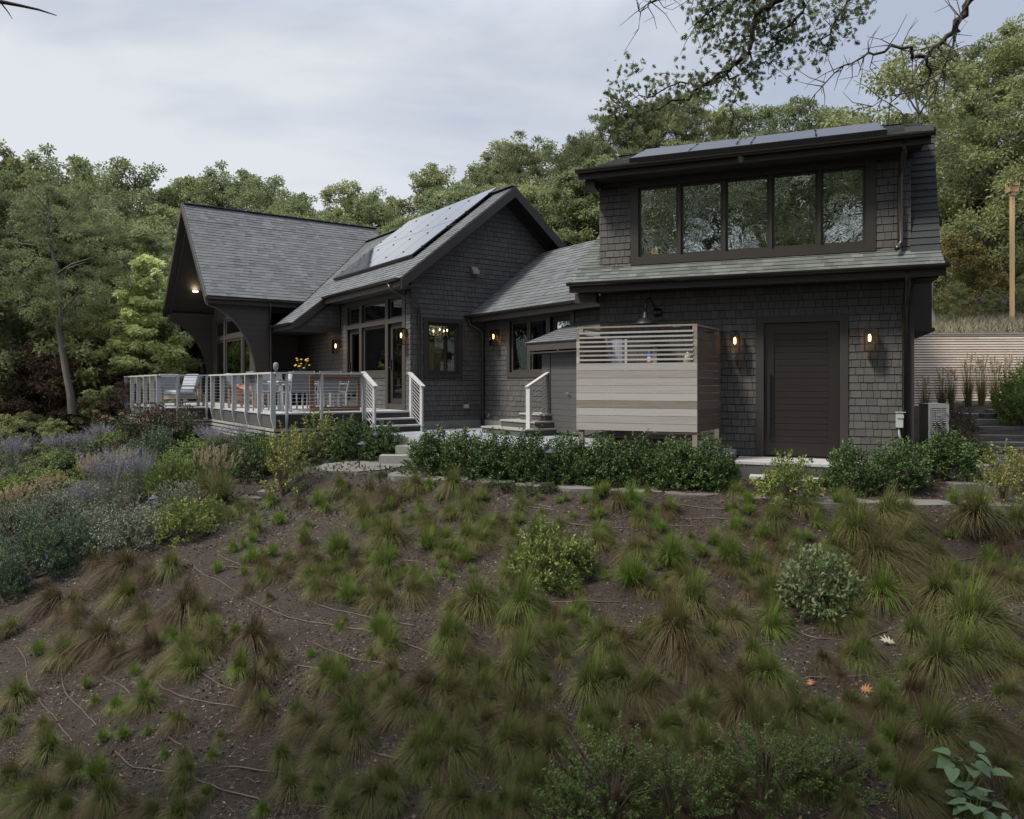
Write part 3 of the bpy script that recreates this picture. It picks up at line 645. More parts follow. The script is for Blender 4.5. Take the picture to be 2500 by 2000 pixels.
# skirt roof
zk = lambda y: 2.95+.66*(y+.52)
roof(gar, [(-.43, -.52, 2.95), (5.56, -.52, 2.95), (5.56, .0, zk(0)), (-.43, .0, zk(0))], (1, 0, 0), (0, 1, .66), m=m_roofd, thick=.10, expo=.14)
roof(gar, [(-.43, 0, zk(0)), (-.0, 0, zk(0)), (-.0, 2.4, zk(0)+2.4*.60), (-.43, 2.4, zk(0)+2.4*.60)], (1, 0, 0), (0, 1, .60), m=m_roofd, thick=.10, expo=.14)
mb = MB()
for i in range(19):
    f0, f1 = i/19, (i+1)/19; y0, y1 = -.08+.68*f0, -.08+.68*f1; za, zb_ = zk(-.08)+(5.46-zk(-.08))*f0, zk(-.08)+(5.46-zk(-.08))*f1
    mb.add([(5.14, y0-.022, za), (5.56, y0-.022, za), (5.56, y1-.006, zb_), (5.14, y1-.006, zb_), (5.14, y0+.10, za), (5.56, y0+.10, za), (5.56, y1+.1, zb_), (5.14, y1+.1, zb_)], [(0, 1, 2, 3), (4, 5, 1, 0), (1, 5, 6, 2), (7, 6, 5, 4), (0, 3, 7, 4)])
gar.part('steep_side_roof', mb, mat('shade_darkened_shingle', [(.022, .025, .028), (.036, .040, .044)], .9, noise=[(30, .4)], attr=.6, bump=(200, .4, .005)))  # shade of the steep strip put into a darker shingle colour
mb = MB(); mb.box(-.44, 5.57, -.535, -.50, 2.78, 2.935); mb.box(-.36, 5.50, -.50, -.016, 2.80, 2.83); mb.box(-.40, -.0, -.30, -.02, 2.62, 2.79); gar.part('fascia', mb, m_dark)
gutter(gar, (-.46, -.535, 2.955), (5.60, -.535, 2.955), (0, -1, 0))
# dormer
dw = [(.725, 1.445), (1.49, 2.22), (2.265, 2.99), (3.035, 3.765), (3.81, 4.49)]
zb, zt = 3.445, 4.715
mb = MB()
for a, aa, z, zz in wall_rects((0, 5.14, 3.10, 4.95), [(a, b, zb, zt) for a, b in dw]): mb.box(a, aa, -.14, .0, z, zz, mp=GG, v=.1)
mb.box(.0, .14, .14, 3.2, 3.1, 5.0, v=.1); mb.box(5.0, 5.14, .14, 3.2, 3.1, 5.0, v=.1)
ow = gar.part('dormer_wall', mb, m_back)
sb = MB(); shingles(sb, T, [(-.01, 3.30), (5.15, 3.30), (5.15, 4.77), (-.01, 4.77)], .127, (.07, .18), .014, [(.58, 4.63, 3.2, 4.9)], b_off=.05, gap=.007); gar.part('wall_shingles', sb, m_shin, ow)
mb = MB()
mb.box(.58, .725, -.08, .03, zb, zt, mp=GG); mb.box(4.49, 4.64, -.08, .03, zb, zt, mp=GG)
for (a, b), (c, d) in zip(dw, dw[1:]): mb.box(b, c, -.08, .026, zb, zt, mp=GG)
mb.box(.58, 4.64, -.08, .034, 3.30, zb, mp=GG); mb.box(.58, 4.64, -.08, .034, zt, 4.78, mp=GG); mb.box(-.03, 5.18, -.02, .05, 4.78, 4.93, mp=GG); gar.part('dormer_trim', mb, m_dtrim)
for a, b in dw: window(gar, GG, a, b, zb, zt, fw=.042, rec=.02, glass=m_glassd, fm=m_dtrim)
ku = .36; zu = lambda y: 4.975+ku*(y+.5)
roof(gar, [(-.27, -.50, 4.975), (5.36, -.50, 4.975), (5.36, 3.2, zu(3.2)), (-.27, 3.2, zu(3.2))], (1, 0, 0), (0, 1, ku), m=m_roofd, thick=.12, expo=.14)
roof(gar, [(5.36, .62, zu(.62)+.02), (5.60, .62, zu(.62)+.02), (5.60, 3.2, zu(3.2)+.02), (5.36, 3.2, zu(3.2)+.02)], (1, 0, 0), (0, 1, ku), m=m_roofd, thick=.12, expo=.14)
roof(gar, [(-.43, 7.2, 3.2), (5.56, 7.2, 3.2), (5.56, 3.2, zu(3.2)), (-.43, 3.2, zu(3.2))], (1, 0, 0), (0, -1, .8), m=m_roofd, thick=.12)
mb = MB(); mb.box(-.28, 5.37, -.515, -.485, 4.83, 4.965); mb.box(-.18, 5.28, -.485, -.052, 4.845, 4.875); mb.box(-.18, .0, -.40, -.03, 4.70, 4.83); gar.part('fascia', mb, m_dark)
gutter(gar, (-.30, -.515, 4.99), (5.40, -.515, 4.99), (0, -1, 0))
downspout(gar, [(5.00, -.50, 4.90), (5.00, -.46, 4.76), (4.99, -.16, 4.58), (4.99, -.09, 4.45), (4.99, -.09, 3.42), (4.98, -.14, 3.33), (4.92, -.28, 3.28)], .042)
downspout(gar, [(5.05, -.52, 2.88), (5.05, -.46, 2.70), (5.06, -.13, 2.48), (5.06, -.07, 2.36), (5.06, -.07, -.2)], .042)
mb = MB(); mb.box(5.20, 5.62, 1.2, 3.4, 2.10, 2.92); mb.box(5.20, 5.66, 1.15, 3.45, 2.04, 2.10); mb.box(5.20, 5.5, -.3, .4, 2.78, 2.90); gar.part('side_bump_out', mb, m_dark)
mb = MB(); mb.box(.14, 5.0, 2.4, 2.5, 3.1, 5.9); mb.box(.14, 5.0, .14, 2.4, 3.05, 3.1); gar.part('interior_wall', mb, m_int2)
# desk lamp behind the first dormer window
lp = Thing('table_lamp', (.93, .45, 3.45), G, 'small lit table lamp behind the leftmost dormer window', 'lamp')
mb = MB(); mb.lathe((.93, .45, 3.1), [(.05, 0), (.02, .03), (.015, .42)], 10); lp.part('lamp_base', mb, m_int)
mb = MB(); mb.lathe((.93, .45, 3.50), [(.075, 0), (.055, .17)], 14); lp.part('lamp_shade', mb, m_lampsh)

# solar arrays
def solar(th, O, A, B, na, nb_, wa, wb, gap=.02, sm=None):
    T, inv, N_ = planeT(O, A, B)
    for i in range(na):
        for j in range(nb_):
            a, b = i*(wa+gap), j*(wb+gap); mb = MB(); mb.box(a, a+wa, 0, .035, b, b+wb, mp=T); p = th.part('solar_panel', mb, sm or m_solar)
    mb = MB(); La = na*(wa+gap); Lb = nb_*(wb+gap)
    for j in range(nb_):
        for f in (.22, .78): mb.box(-.05, La+.03, -.06, -.012, (j+f)*(wb+gap)-.02, (j+f)*(wb+gap)+.02, mp=T)
    mb.box(-.01, La-gap+.01, -.05, .030, -.03, -.004, mp=T)
    th.part('mounting_rail', mb, m_alu)
    mb = MB()
    for i in range(na+1):
        for j in range(nb_):
            for f in (.22, .78): mb.box(i*(wa+gap)-.03, i*(wa+gap)+.01, .035, .05, (j+f)*(wb+gap)-.02, (j+f)*(wb+gap)+.02, mp=T)
    th.part('panel_clamp', mb, m_black)
sa = Thing('solar_array', (1.5, 3, 5.3), M, 'large black solar array lying on the gabled house roof', 'solar panels')
bl = math.hypot(1, k)
solar(sa, (.28, .45, zl(.28)+.11), (0, 1, 0), (1, 0, k), 3, 3, 1.70, 1.08) if False else solar(sa, (.28, .45, zl(.28)+.11), (0, 1, 0), (1, 0, k), 5, 2, 1.03, 1.66)
sa2 = Thing('solar_array', (2.6, .6, 5.3), G, 'single row of solar panels seen edge-on along the top of the garage dormer roof', 'solar panels')
solar(sa2, (.60, -.15, zu(-.15)+.10), (1, 0, 0), (0, 1, .40), 4, 1, 1.03, 1.66, sm=m_solard)

# ================================================================== WALL LANTERNS
def lantern(mp, a, zt_, frame, label, s=1., h=.40):
    """box lantern hung off a wall plate"""
    z1_ = zt_; z0_ = zt_-h*s; w2 = .075*s; d0, d1 = .09*s, .24*s
    b = mp(a, 0, z0_)
    t = Thing('wall_lantern', b, frame, label, 'wall lantern', 'box lanterns on the house walls')
    mb = MB(); mb.box(a-.05*s, a+.05*s, 0.016, .034, z1_-.24*s, z1_-.02*s, mp=mp); mb.box(a-.012, a+.012, .034, .17*s, z1_-.03*s, z1_-.008*s, mp=mp); t.part('wall_plate', mb, m_black)
    mb = MB(); e = .006
    for sa_ in (a-w2, a+w2):
        for d in (d0, d1): mb.box(sa_-e, sa_+e, d-e, d+e, z0_, z1_, mp=mp)
    for z in (z0_, z1_-.008):
        for sa_ in (a-w2, a+w2): mb.box(sa_-e, sa_+e, d0, d1, z, z+.012, mp=mp)
        for d in (d0, d1): mb.box(a-w2, a+w2, d-e, d+e, z, z+.012, mp=mp)
    mb.box(a-w2*.9, a+w2*.9, d0+.01, d1-.01, z1_-.012, z1_+.002, mp=mp); mb.tube([mp(a, (d0+d1)/2, z1_), mp(a, (d0+d1)/2, z1_-.10*s)], .014, 8)
    t.part('lantern_frame', mb, m_black)
    mb = MB()
    for sa_ in (a-w2, a+w2): mb.box(sa_-.0015, sa_+.0015, d0+e, d1-e, z0_+.012, z1_-.012, mp=mp)
    mb.box(a-w2+e, a+w2-e, d1-.0015, d1+.0015, z0_+.012, z1_-.012, mp=mp); t.part('lantern_glass', mb, m_lglass)
    mb = MB(); c = mp(a, (d0+d1)/2, z1_-.24*s); mb.lathe(c, [(.006, 0), (.020*s, .02*s), (.022*s, .08*s), (.012*s, .12*s)], 8); t.part('bulb', mb, m_bulb)
    pl = bpy.data.lights.new('lantern_light', 'POINT'); pl.energy = .5; pl.color = (1, .55, .22); pl.shadow_soft_size = .03
    po = bpy.data.objects.new('lantern_light', pl); link(po, t.e); po.location = (c[0]-b[0], c[1]-b[1], c[2]-b[2]+.0)
lantern(GG, 2.435, 2.05, G, 'glass box wall lantern to the left of the large brown door', h=.42)
lantern(GG, 4.539, 2.05, G, 'glass box wall lantern to the right of the large brown door', h=.40)
lantern(CW, -.72, 2.50, M, 'glass box wall lantern on the connecting wing beside its twin windows', h=.42)
lantern(WW, .20, 2.50, M, 'glass box wall lantern at the corner beside the glazed deck door', h=.42)
lantern(WW, 4.45, 2.42, M, 'glass box wall lantern left of the tall window group on the deck', h=.42)
# gooseneck barn light above the shower
bn = Thing('barn_light', (1.05, 0, 2.35), G, 'black gooseneck barn light above the outdoor shower', 'wall light')
mb = MB(); mb.tube([(1.07, -.015, 2.42), (1.07, -.05, 2.42)], .085, 14); mb.tube([(1.07, -.04, 2.44), (1.0, -.12, 2.60), (.96, -.22, 2.68), (.93, -.32, 2.64), (.92, -.36, 2.52), (.92, -.36, 2.36)], .014, 8); bn.part('gooseneck', mb, m_black, smooth=True)
mb = MB(); mb.lathe((.92, -.36, 2.18), [(.21, 0), (.20, .02), (.10, .10), (.05, .13), (.04, .22), (.01, .23)], 20); bn.part('shade', mb, m_black, smooth=True)
mb = MB(); mb.box(4.93, 5.06, .016, .10, .42, .66, mp=GG); bx = MB()
t = Thing('meter_box', (4.99, 0, .4), G, 'small pale grey electrical box low on the garage wall beside the downspout', 'electrical box')
m_pg = mat('pale_grey_enclosure', (.34, .38, .36), .5, noise=[(4, .3)])
t.part('box_body', mb, m_pg); mb = MB(); mb.box(4.95, 5.04, .10, .112, .57, .62, mp=GG); mb.box(4.92, 5.07, .01, .115, .66, .672, mp=GG); t.part('cover', mb, m_pg)
mb = MB(); mb.tube([(4.97, -.06, .42), (4.98, -.07, .30), (5.03, -.06, .12), (5.06, -.05, -.1)], .017, 6); t.part('conduit', mb, m_pg)
t = Thing('outlet_cover', (1.52, 0, .5), M, 'pale weatherproof outlet cover low on the gable wall', 'outlet')
mb = MB(); mb.box(1.50, 1.62, .016, .09, .50, .60, mp=GW); t.part('cover', mb, m_pg); mb = MB(); mb.box(1.515, 1.605, .09, .10, .52, .59, mp=GW); t.part('lid', mb, m_pg)
t = Thing('hose_tap', (2.1, -.42, .25), M, 'small brass hose tap low on the connecting wing wall', 'tap')
mb = MB(); mb.tube([(2.10, -.42, .33), (2.0, -.42, .33), (1.98, -.42, .28)], .014, 6); t.part('spout', mb, m_cable); mb = MB(); mb.lathe((2.03, -.42, .36), [(.035, 0), (.035, .01)], 8); mb.tube([(2.03, -.42, .33), (2.03, -.42, .37)], .008, 5); t.part('handle', mb, m_cable)

# ================================================================== SHED, STEPS
shed = Thing('shed', (1.70, -3.1, 0), M, 'small grey plank-sided shed with a hipped shingle roof beside the shower', 'shed')
SW = PX(1.70)
mb = MB(); mb.box(1.72, 2.10, -5.45, -3.10, -.02, 1.80); so = shed.part('shed_body', mb, m_rim)
mb = MB()
for i in range(14): mb.box(-5.45, -3.42, 0, .02, .06+i*.127, .06+(i+1)*.127-.005, mp=SW)
dd = shed.part('plank_door', mb, m_rim)
mb = MB()
for i in range(14): mb.box(-3.39, -3.10, 0, .022, .06+i*.127, .06+(i+1)*.127-.004, mp=SW)
shed.part('corner_board', mb, m_rim)
mb = MB(); mb.tube([SW(-4.02, .02, .93), SW(-4.02, .07, .93), SW(-4.12, .08, .93)], .012, 6); shed.part('door_handle', mb, m_cable, dd)
mb = MB(); mb.box(1.40, 1.43, -5.45, -2.92, 1.86, 2.02); mb.box(1.43, 2.10, -2.95, -2.92, 1.86, 2.02); mb.box(1.43, 2.1, -5.45, -2.96, 1.80, 1.83); shed.part('fascia', mb, m_trim)
kk = (2.44-2.03)/.72
roof(shed, [(1.37, -5.5, 2.03), (1.37, -2.86, 2.03), (2.09, -3.62, 2.44), (2.09, -5.5, 2.44)], (0, -1, 0), (1, 0, kk), thick=.03, expo=.10)
roof(shed, [(1.37, -2.86, 2.03), (2.09, -2.86, 2.03), (2.09, -3.62, 2.44)], (1, 0, 0), (0, -1, kk), thick=.03, expo=.10)
def steps(th, boxes, m_t, m_r):
    for x0, x1, y0, y1, z in boxes:
        mb = MB(); mb.box(x0-.025, x1, y0-.02, y1, z-.035, z); th.part('tread', mb, m_t)
        mb = MB(); mb.box(x0, x1, y0, y1-.02, z-.155, z-.036); th.part('riser', mb, m_r)
st = Thing('back_steps', (1.5, -2.9, 0), M, 'grey wraparound wooden steps with pale treads between the lantern window wall and the shed', 'steps')
steps(st, [(.85, 2.06, -3.60, -1.90, .155), (1.17, 2.06, -3.52, -2.2, .31), (1.50, 2.06, -3.44, -2.5, .465)], m_white, m_rim)
rl = Thing('stair_handrail', (1.2, -3.3, 0), M, 'sloping white-grey cable handrail of the back steps in front of the shed', 'railing')
mb = MB(); mb.box(1.13, 1.20, -3.38, -3.24, .08, 1.05); mb.prism([(1.13, -3.38, .08), (1.13, -3.24, .08), (1.13, -3.26, -.0), (1.13, -3.33, -.0)], (.07, 0, 0)); rl.part('post', mb, m_rail)
mb = MB(); bar(mb, (1.10, -3.31, 1.055), (1.74, -3.31, 1.40), .12, .035); rl.part('top_rail', mb, m_rail)
for i in range(11):
    mb = MB(); z = .12+i*.082; bar(mb, (1.2, -3.31, z), (1.69, -3.31, z+.265), .006, .006); rl.part('cable', mb, m_cable)

# ================================================================== OUTDOOR SHOWER
sh = Thing('outdoor_shower', (1, -1.3, -.1), G, 'outdoor shower enclosure of silvered cedar planks with an open slatted top against the garage', 'shower enclosure')
xl, xr, yf = -.055, 1.955, -1.35; xr2, yb = 2.19, -.10; xl2 = .10
mb = MB()
for i in range(9):
    z0 = .345+i*.1252; mb.box(xl, xr, yf-.012, yf+.012, z0+.002, z0+.1252-.003, v=.08 if i == 3 else (.40 if i == 7 else rnd.uniform(.55, .95)))
sh.part('front_planks', mb, m_plank)
mb = MB()
for i in range(7):
    z0 = 1.472+.022+i*.0755; mb.box(xl+.05, xr-.06, yf-.022, yf-.002, z0+.016, z0+.046, v=rnd.uniform(.5, .9))
sh.part('front_slats', mb, m_plank)
mb = MB()
for i in range(4):
    z0 = 1.474+i*.126
    mb.box(xl, xl+.055, yf-.01, yf+.015, z0, z0+.122)
sh.part('plank_end_block', mb, m_plank); mb = MB()
for i in range(4): z0 = 1.474+i*.126; mb.box(xr-.065, xr, yf-.01, yf+.015, z0, z0+.122)
sh.part('plank_end_block', mb, m_plank)
mb = MB()
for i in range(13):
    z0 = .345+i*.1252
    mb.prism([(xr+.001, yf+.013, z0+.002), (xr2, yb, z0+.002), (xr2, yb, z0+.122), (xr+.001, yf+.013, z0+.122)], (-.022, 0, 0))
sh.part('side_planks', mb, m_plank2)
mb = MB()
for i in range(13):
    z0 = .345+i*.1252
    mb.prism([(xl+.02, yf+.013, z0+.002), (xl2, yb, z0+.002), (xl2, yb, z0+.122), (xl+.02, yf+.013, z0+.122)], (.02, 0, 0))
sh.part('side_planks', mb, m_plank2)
for x, y, z1_ in ((xl+.035, yf+.06, 2.06), (xr-.08, yf+.06, 2.06), (xl2+.03, yb, 2.06), (xl2+.14, yb+.0, 1.9), (xr2-.10, yb, 2.06), (1.02, yb-.05, 1.78)):
    mb = MB(); mb.box(x, x+.075, y-.045, y+.045, -.25, z1_); sh.part('post', mb, m_postw)
mb = MB(); mb.box(xl+.01, xr-.005, yf+.015, yf+.10, 2.062, 2.09); bar(mb, (xr-.05, yf+.1, 2.075), (xr2-.06, yb+.03, 2.075), .09, .03); bar(mb, (xl+.07, yf+.1, 2.075), (xl2+.07, yb+.03, 2.075), .09, .03); sh.part('top_rail', mb, m_postw)
mb = MB(); mb.box(.1, 2.1, yb-.02, yb+.0, .60, .70); mb.box(.1, xr, yf+.1, yb-.04, .22, .25); sh.part('shower_floor', mb, m_plank2)
t = Thing('shower_head', (1.6, -.1, 1.5), G, 'chrome shower head on a curved black arm above the enclosure', 'shower head')
mb = MB(); mb.tube([(1.72, -.06, .9), (1.72, -.08, 1.9), (1.70, -.14, 2.12), (1.62, -.24, 2.19), (1.50, -.34, 2.17)], .013, 6); t.part('arm', mb, m_black); mb = MB(); mb.lathe((1.48, -.36, 2.12), [(.075, 0), (.075, .012), (.02, .035)], 14); t.part('head', mb, m_cable)
t = Thing('towel', (.3, -.3, 1.4), G, 'striped blue-grey towel hanging inside the slatted shower', 'towel')
m_tow = mat('striped_towel', [(.05, .05, .09), (.22, .22, .30), (.4, .4, .45)], .9, attr=.9)
mb = MB()
for i in range(8): mb.box(.22+i*.045, .262+i*.045, -.30, -.285+.01*(i % 2), 1.25, 1.93)
t.part('cloth', mb, m_tow)
t = Thing('bottle', (1.1, -.9, 1.4), G, 'red white and blue shampoo bottle on the shower ledge behind the slats', 'bottle')
for c, z0, z1_, r in (((.35, .03, .03), 1.40, 1.52, .045), ((.5, .5, .52), 1.52, 1.60, .045), ((.04, .10, .45), 1.60, 1.72, .035)):
    mb = MB(); mb.lathe((1.02, -.45, z0), [(r, 0), (r, z1_-z0)], 10); t.part('bottle_band', mb, mat('bottle_plastic', c, .4))
t = Thing('bag', (1.62, -1.1, 1.3), G, 'small white bag hanging inside the right corner of the shower', 'bag')
mb = MB(); mb.lathe((1.74, -.9, 1.42), [(.05, 0), (.075, .05), (.05, .16), (.01, .24)], 10); t.part('bag_body', mb, m_int)
t = Thing('bucket_chair', (.45, -.8, -.1), G, 'plastic step stool stored in the shade under the shower', 'stool')
mb = MB(); mb.box(.55, .80, -.95, -.72, .12, .15); [mb.tube([(x, y, .12), (x*1.03-.02, y, -.12)], .015, 5) for x in (.57, .78) for y in (-.93, -.74)]; t.part('seat', mb, m_int)
# platform in front of the brown door
pf = Thing('door_platform', (3.4, -.8, -.2), G, 'low grey wooden platform with one step below the large brown door', 'platform')
mb = MB()
for i in range(7): mb.box(2.5, 4.55, -.04-(i+1)*.14+.005, -.04-i*.14, -.17, -.13)
pf.part('boards', mb, m_rail); mb = MB(); mb.box(2.53, 4.52, -1.0, -.1, -.42, -.172); pf.part('rim', mb, m_rim)
mb = MB(); mb.box(2.75, 4.3, -1.38, -1.04, -.36, -.32); pf.part('step_tread', mb, m_rail); mb = MB(); mb.box(2.78, 4.27, -1.35, -1.05, -.55, -.362); pf.part('step_riser', mb, m_rim)
# heat pump
t = Thing('heat_pump', (0, 0, 0), W, 'beige outdoor heat pump unit standing behind the shrubs at the garage corner', 'heat pump') if False else None
hx, hy, _ = at(2290, 1000, 14.0)
m_beige = mat('beige_enclosure', (.70, .66, .58), .5, noise=[(3, .3)])
t = Thing('heat_pump', (hx, hy, -.08), W, 'beige outdoor heat pump unit standing behind the shrubs at the garage corner', 'heat pump')
mb = MB(); x0, x1 = hx-.19, hx+.20; mb.box(x0, x1, hy, hy+.30, -.08, .735); mb.box(x0-.005, x1+.005, hy-.012, hy+.31, .735, .75); t.part('casing', mb, m_beige)
mb = MB(); mb.box(x0+.05, x1-.05, hy-.004, hy-.001, .02, .69, v=.1); gg = t.part('grille', mb, m_black)
mb = MB()
for i in range(17): mb.box(x0+.05, x1-.05, hy-.016, hy-.005, .026+i*.04, .050+i*.04)
for i in range(4): mb.box(x0+.05+i*.0967-.004, x0+.05+i*.0967+.004, hy-.02, hy-.006, .02, .69)
mb.box(x0+.0, x0+.05, hy-.014, hy-.001, -.06, .73); mb.box(x1-.05, x1, hy-.014, hy-.001, -.06, .73); mb.box(x0+.05, x1-.05, hy-.014, hy-.001, .69, .73); mb.box(x0+.13, x0+.24, hy-.03, hy-.016, .53, .57)
t.part('grille_bars', mb, m_beige, gg)

# ================================================================== PATIO AND LANDING STEPS
def slab(name, pts, z, th_, m, label, cat, group=None, bev=.0):
    c = (sum(p[0] for p in pts)/len(pts), sum(p[1] for p in pts)/len(pts), z)
    mb = MB(); mb.prism([(p[0], p[1], z) for p in pts], (0, 0, -th_))
    return single(name, mb, m, W, c, label, cat, group)
pp = [M.w(-1.32, -.64)[:2], (-2.3, 15.95), (-2.2, 15.75), (-.9, 14.2), (.4, 13.35), (1.2, 12.95), G.w(0.3, -1.65), G.w(2.45, -1.55), G.w(2.45, .0), G.w(0, .0), M.w(2.11, -5.3), M.w(2.11, -.01), M.w(0, -.01)]
mb = MB(); n_ = len(pp)
# fan triangulated terrace of rectangular pavers clipped to the outline
from mathutils.geometry import intersect_point_tri_2d
def inpoly(x, y, P):
    c = False; j = len(P)-1
    for i in range(len(P)):
        if (P[i][1] > y) != (P[j][1] > y) and x < (P[j][0]-P[i][0])*(y-P[i][1])/(P[j][1]-P[i][1])+P[i][0]: c = not c
        j = i
    return c
sheet = MB(); sheet.prism([(p[0], p[1], -.012) for p in pp], (0, 0, -.22), .2)
ps = single('patio', sheet, m_patio, W, (0, 14, 0), None, None, kind='structure')
pv = MB()
for i in range(-14, 22):
    for j in range(-16, 8):
        x0, y0 = i*.6+(.3 if j % 2 else 0), j*.45
        cx_, cy_, _ = M.w(x0+.3, y0+.22)
        if all(inpoly(*M.w(x0+a, y0+b)[:2], pp) for a, b in ((.0, .0), (.6, 0), (0, .45), (.6, .45))): pv.prism([M.w(x0+.004, y0+.004, -.002), M.w(x0+.596, y0+.004, -.002), M.w(x0+.596, y0+.446, -.002), M.w(x0+.004, y0+.446, -.002)], (0, 0, -.0095))
single('patio', pv, m_patio, W, (0, 14, 0), None, None, kind='structure')
t = Thing('stone_steps', (-2.3, 15.4, -.5), W, 'three granite steps rising from the flagstone landing to the patio', 'steps')
for x0, x1, y0, y1, z0, z1_ in ((-2.70, -1.75, 15.05, 15.50, -.75, -.335), (-2.42, -1.55, 15.38, 15.85, -.6, -.17), (-2.28, -1.3, 15.74, 16.3, -.5, -.005)):
    mb = MB(); mb.box(x0, x1, y0, y1, z0, z1_); t.part('step', mb, m_step)

# ================================================================== DECK
dk = Thing('deck', (-2, 3, .2), M, 'raised grey timber deck with slatted skirting in front of the porch', 'deck')
FZ = .47
fl = MB(); b_ = 0.
y = .0
while y < 5.75: fl.box(-3.36, -.035, y+.003, y+.137, FZ-.03, FZ); y += .14
while y < 12.2: fl.box(-4.66, (-.035 if y < 6.2 else -1.92 if y > 6.3 else -1.92), y+.003, y+.137, FZ-.03, FZ); y += .14
dk.part('floor_boards', fl, m_rail)
mb = MB(); mb.box(-3.33, -.04, .03, 5.9, .15, FZ-.032); mb.box(-4.63, -1.6, 5.9, 12.1, .15, FZ-.032); dk.part('rim_board', mb, m_rim)
mb = MB(); mb.box(-3.34, -.04, .006, .028, .14, FZ-.032); dk.part('rim_board', mb, m_dark); mb = MB(); mb.box(-4.64, -3.34, 5.76, 5.79, .14, FZ-.032); dk.part('rim_board', mb, m_dark)
mb = MB()
for i in range(6):
    z = .135-i*.098
    mb.box(-3.36, -3.335, -.02, 5.75, z-.060, z); mb.box(-3.36, -1.35, -.045, -.021, z-.060, z); mb.box(-4.67, -3.365, 5.74, 5.765, z-.060, z); mb.box(-4.69, -4.665, 5.74, 12.1, z-.060, z)
dk.part('slatted_skirting', mb, m_white)
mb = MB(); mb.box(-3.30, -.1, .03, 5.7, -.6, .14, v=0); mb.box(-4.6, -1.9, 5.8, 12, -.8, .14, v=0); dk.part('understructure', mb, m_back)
stp = Thing('deck_steps', (-.6, -.4, 0), M, 'three dark-risered wooden steps from the patio up to the deck door', 'steps')
for i, (y1, z) in enumerate(((-.56, .155), (-.28, .31), (0, .465))):
    mb = MB(); mb.box(-1.22, -.0, y1-.03, y1+.26 if i < 2 else y1-.001, z-.035, z); stp.part('tread', mb, m_rail)
    mb = MB(); mb.box(-1.20, -.01, y1-.0 if i < 2 else -.012, y1+.03 if i < 2 else -.002, z-.155, z-.036); stp.part('riser', mb, m_dark)
mb = MB(); mb.box(-1.20, -.02, -.50, -.02, -.1, .12, v=0); stp.part('carriage', mb, m_dark)
def rail_run(label, p0, p1, posts, outv, zt_=1.385, zpost=.11, cab=True, first_drop=0):
    base = ((p0[0]+p1[0])/2, (p0[1]+p1[1])/2, FZ)
    t = Thing('deck_railing', base, M, label, 'railing', 'cable railings round the deck')
    p0 = Vector((*p0, 0)); p1 = Vector((*p1, 0)); d = (p1-p0).normalized(); o = Vector((*outv, 0)); L_ = (p1-p0).length
    mb = MB(); bar(mb, p0+Vector((0, 0, zt_-.02))+o*.0, p1+Vector((0, 0, zt_-.02)), .13, .04, side=(0, 0, 1)); t.part('top_rail', mb, m_rail)
    for s in posts:
        c = p0+d*s; mb = MB()
        def Q(a, b, z): q = c+d*a+o*b; return (q.x, q.y, z)
        e = .022
        pr = [(-.045, zt_-.042), (.065, zt_-.042), (.065, .40), (.045, .30), (-.0, .13), (-.045, .13)]
        mb.prism([Q(-e, b, z) for b, z in pr], tuple(d*2*e)); t.part('post', mb, m_rail)
    if cab:
        mb = MB()
        for i in range(10):
            z = FZ+.085+i*.083; mb.tube([tuple(p0+Vector((0, 0, z))), tuple(p1+Vector((0, 0, z)))], .0042, 4)
        t.part('cable', mb, m_cable)
    return t
rail_run('cable railing along the near left side of the deck beside the garden', (-3.36, -.02), (-3.36, 5.75), [.02, 1.0, 2.05, 3.2, 4.4, 5.45], (-1, 0))
rail_run('cable railing along the front of the deck beside the stairs', (-3.36, -.02), (-1.22, -.02), [.28, 1.08, 2.1], (0, -1))
rail_run('short cable railing facing the garden at the inner corner of the deck', (-4.68, 5.75), (-3.36, 5.75), [.45, 1.22], (0, -1))
rail_run('cable railing along the far left end of the deck', (-4.68, 5.75), (-4.68, 11.9), [.08, 1.1, 2.2, 3.4, 4.7, 6.0], (-1, 0))
rail_run('far cable railing at the back of the deck', (-4.68, 11.9), (-2.2, 11.9), [.4, 1.5, 2.4], (0, 1))
for lab, x, x_ in (('short sloping railing on the left side of the deck steps', -1.22, 0), ('short sloping railing on the right side of the deck steps', .0, 0)):
    t = Thing('stair_railing', (x, -.3, 0), M, lab, 'railing', 'sloping railings of the deck steps')
    for y, zt2, zb_ in ((-.05, 1.36, .3), (-.60, 1.06, .0)):
        mb = MB(); mb.box(x-.045, x-.005, y-.055, y+.055, zb_, zt2); t.part('post', mb, m_rail)
    mb = MB(); bar(mb, (x-.025, .02, 1.40), (x-.025, -.68, 1.06), .11, .04, side=(0, 0, 1)); t.part('top_rail', mb, m_rail)
    mb = MB()
    for i in range(11): mb.tube([(x-.025, -.05, .40+i*.085), (x-.025, -.60, .12+i*.085)], .0042, 4)
    t.part('cable', mb, m_cable)
gt = Thing('deck_gate', (-1.8, .14, FZ), M, 'brown cedar framed cable gate folded back inside the deck railing', 'gate')
mb = MB(); x0, x1 = -2.50, -1.28
mb.box(x0, x0+.11, .12, .16, .49, 1.33); mb.box(x1-.06, x1, .12, .16, .49, 1.33); mb.box(x0+.11, x1-.06, .12, .16, 1.20, 1.33); mb.box(x0+.11, x1-.06, .12, .16, .49, .60); gt.part('gate_frame', mb, m_cedar)
mb = MB()
for i in range(7): mb.tube([(x0+.1, .14, .67+i*.075), (x1-.05, .14, .67+i*.075)], .0045, 4)
gt.part('cable', mb, m_cable)

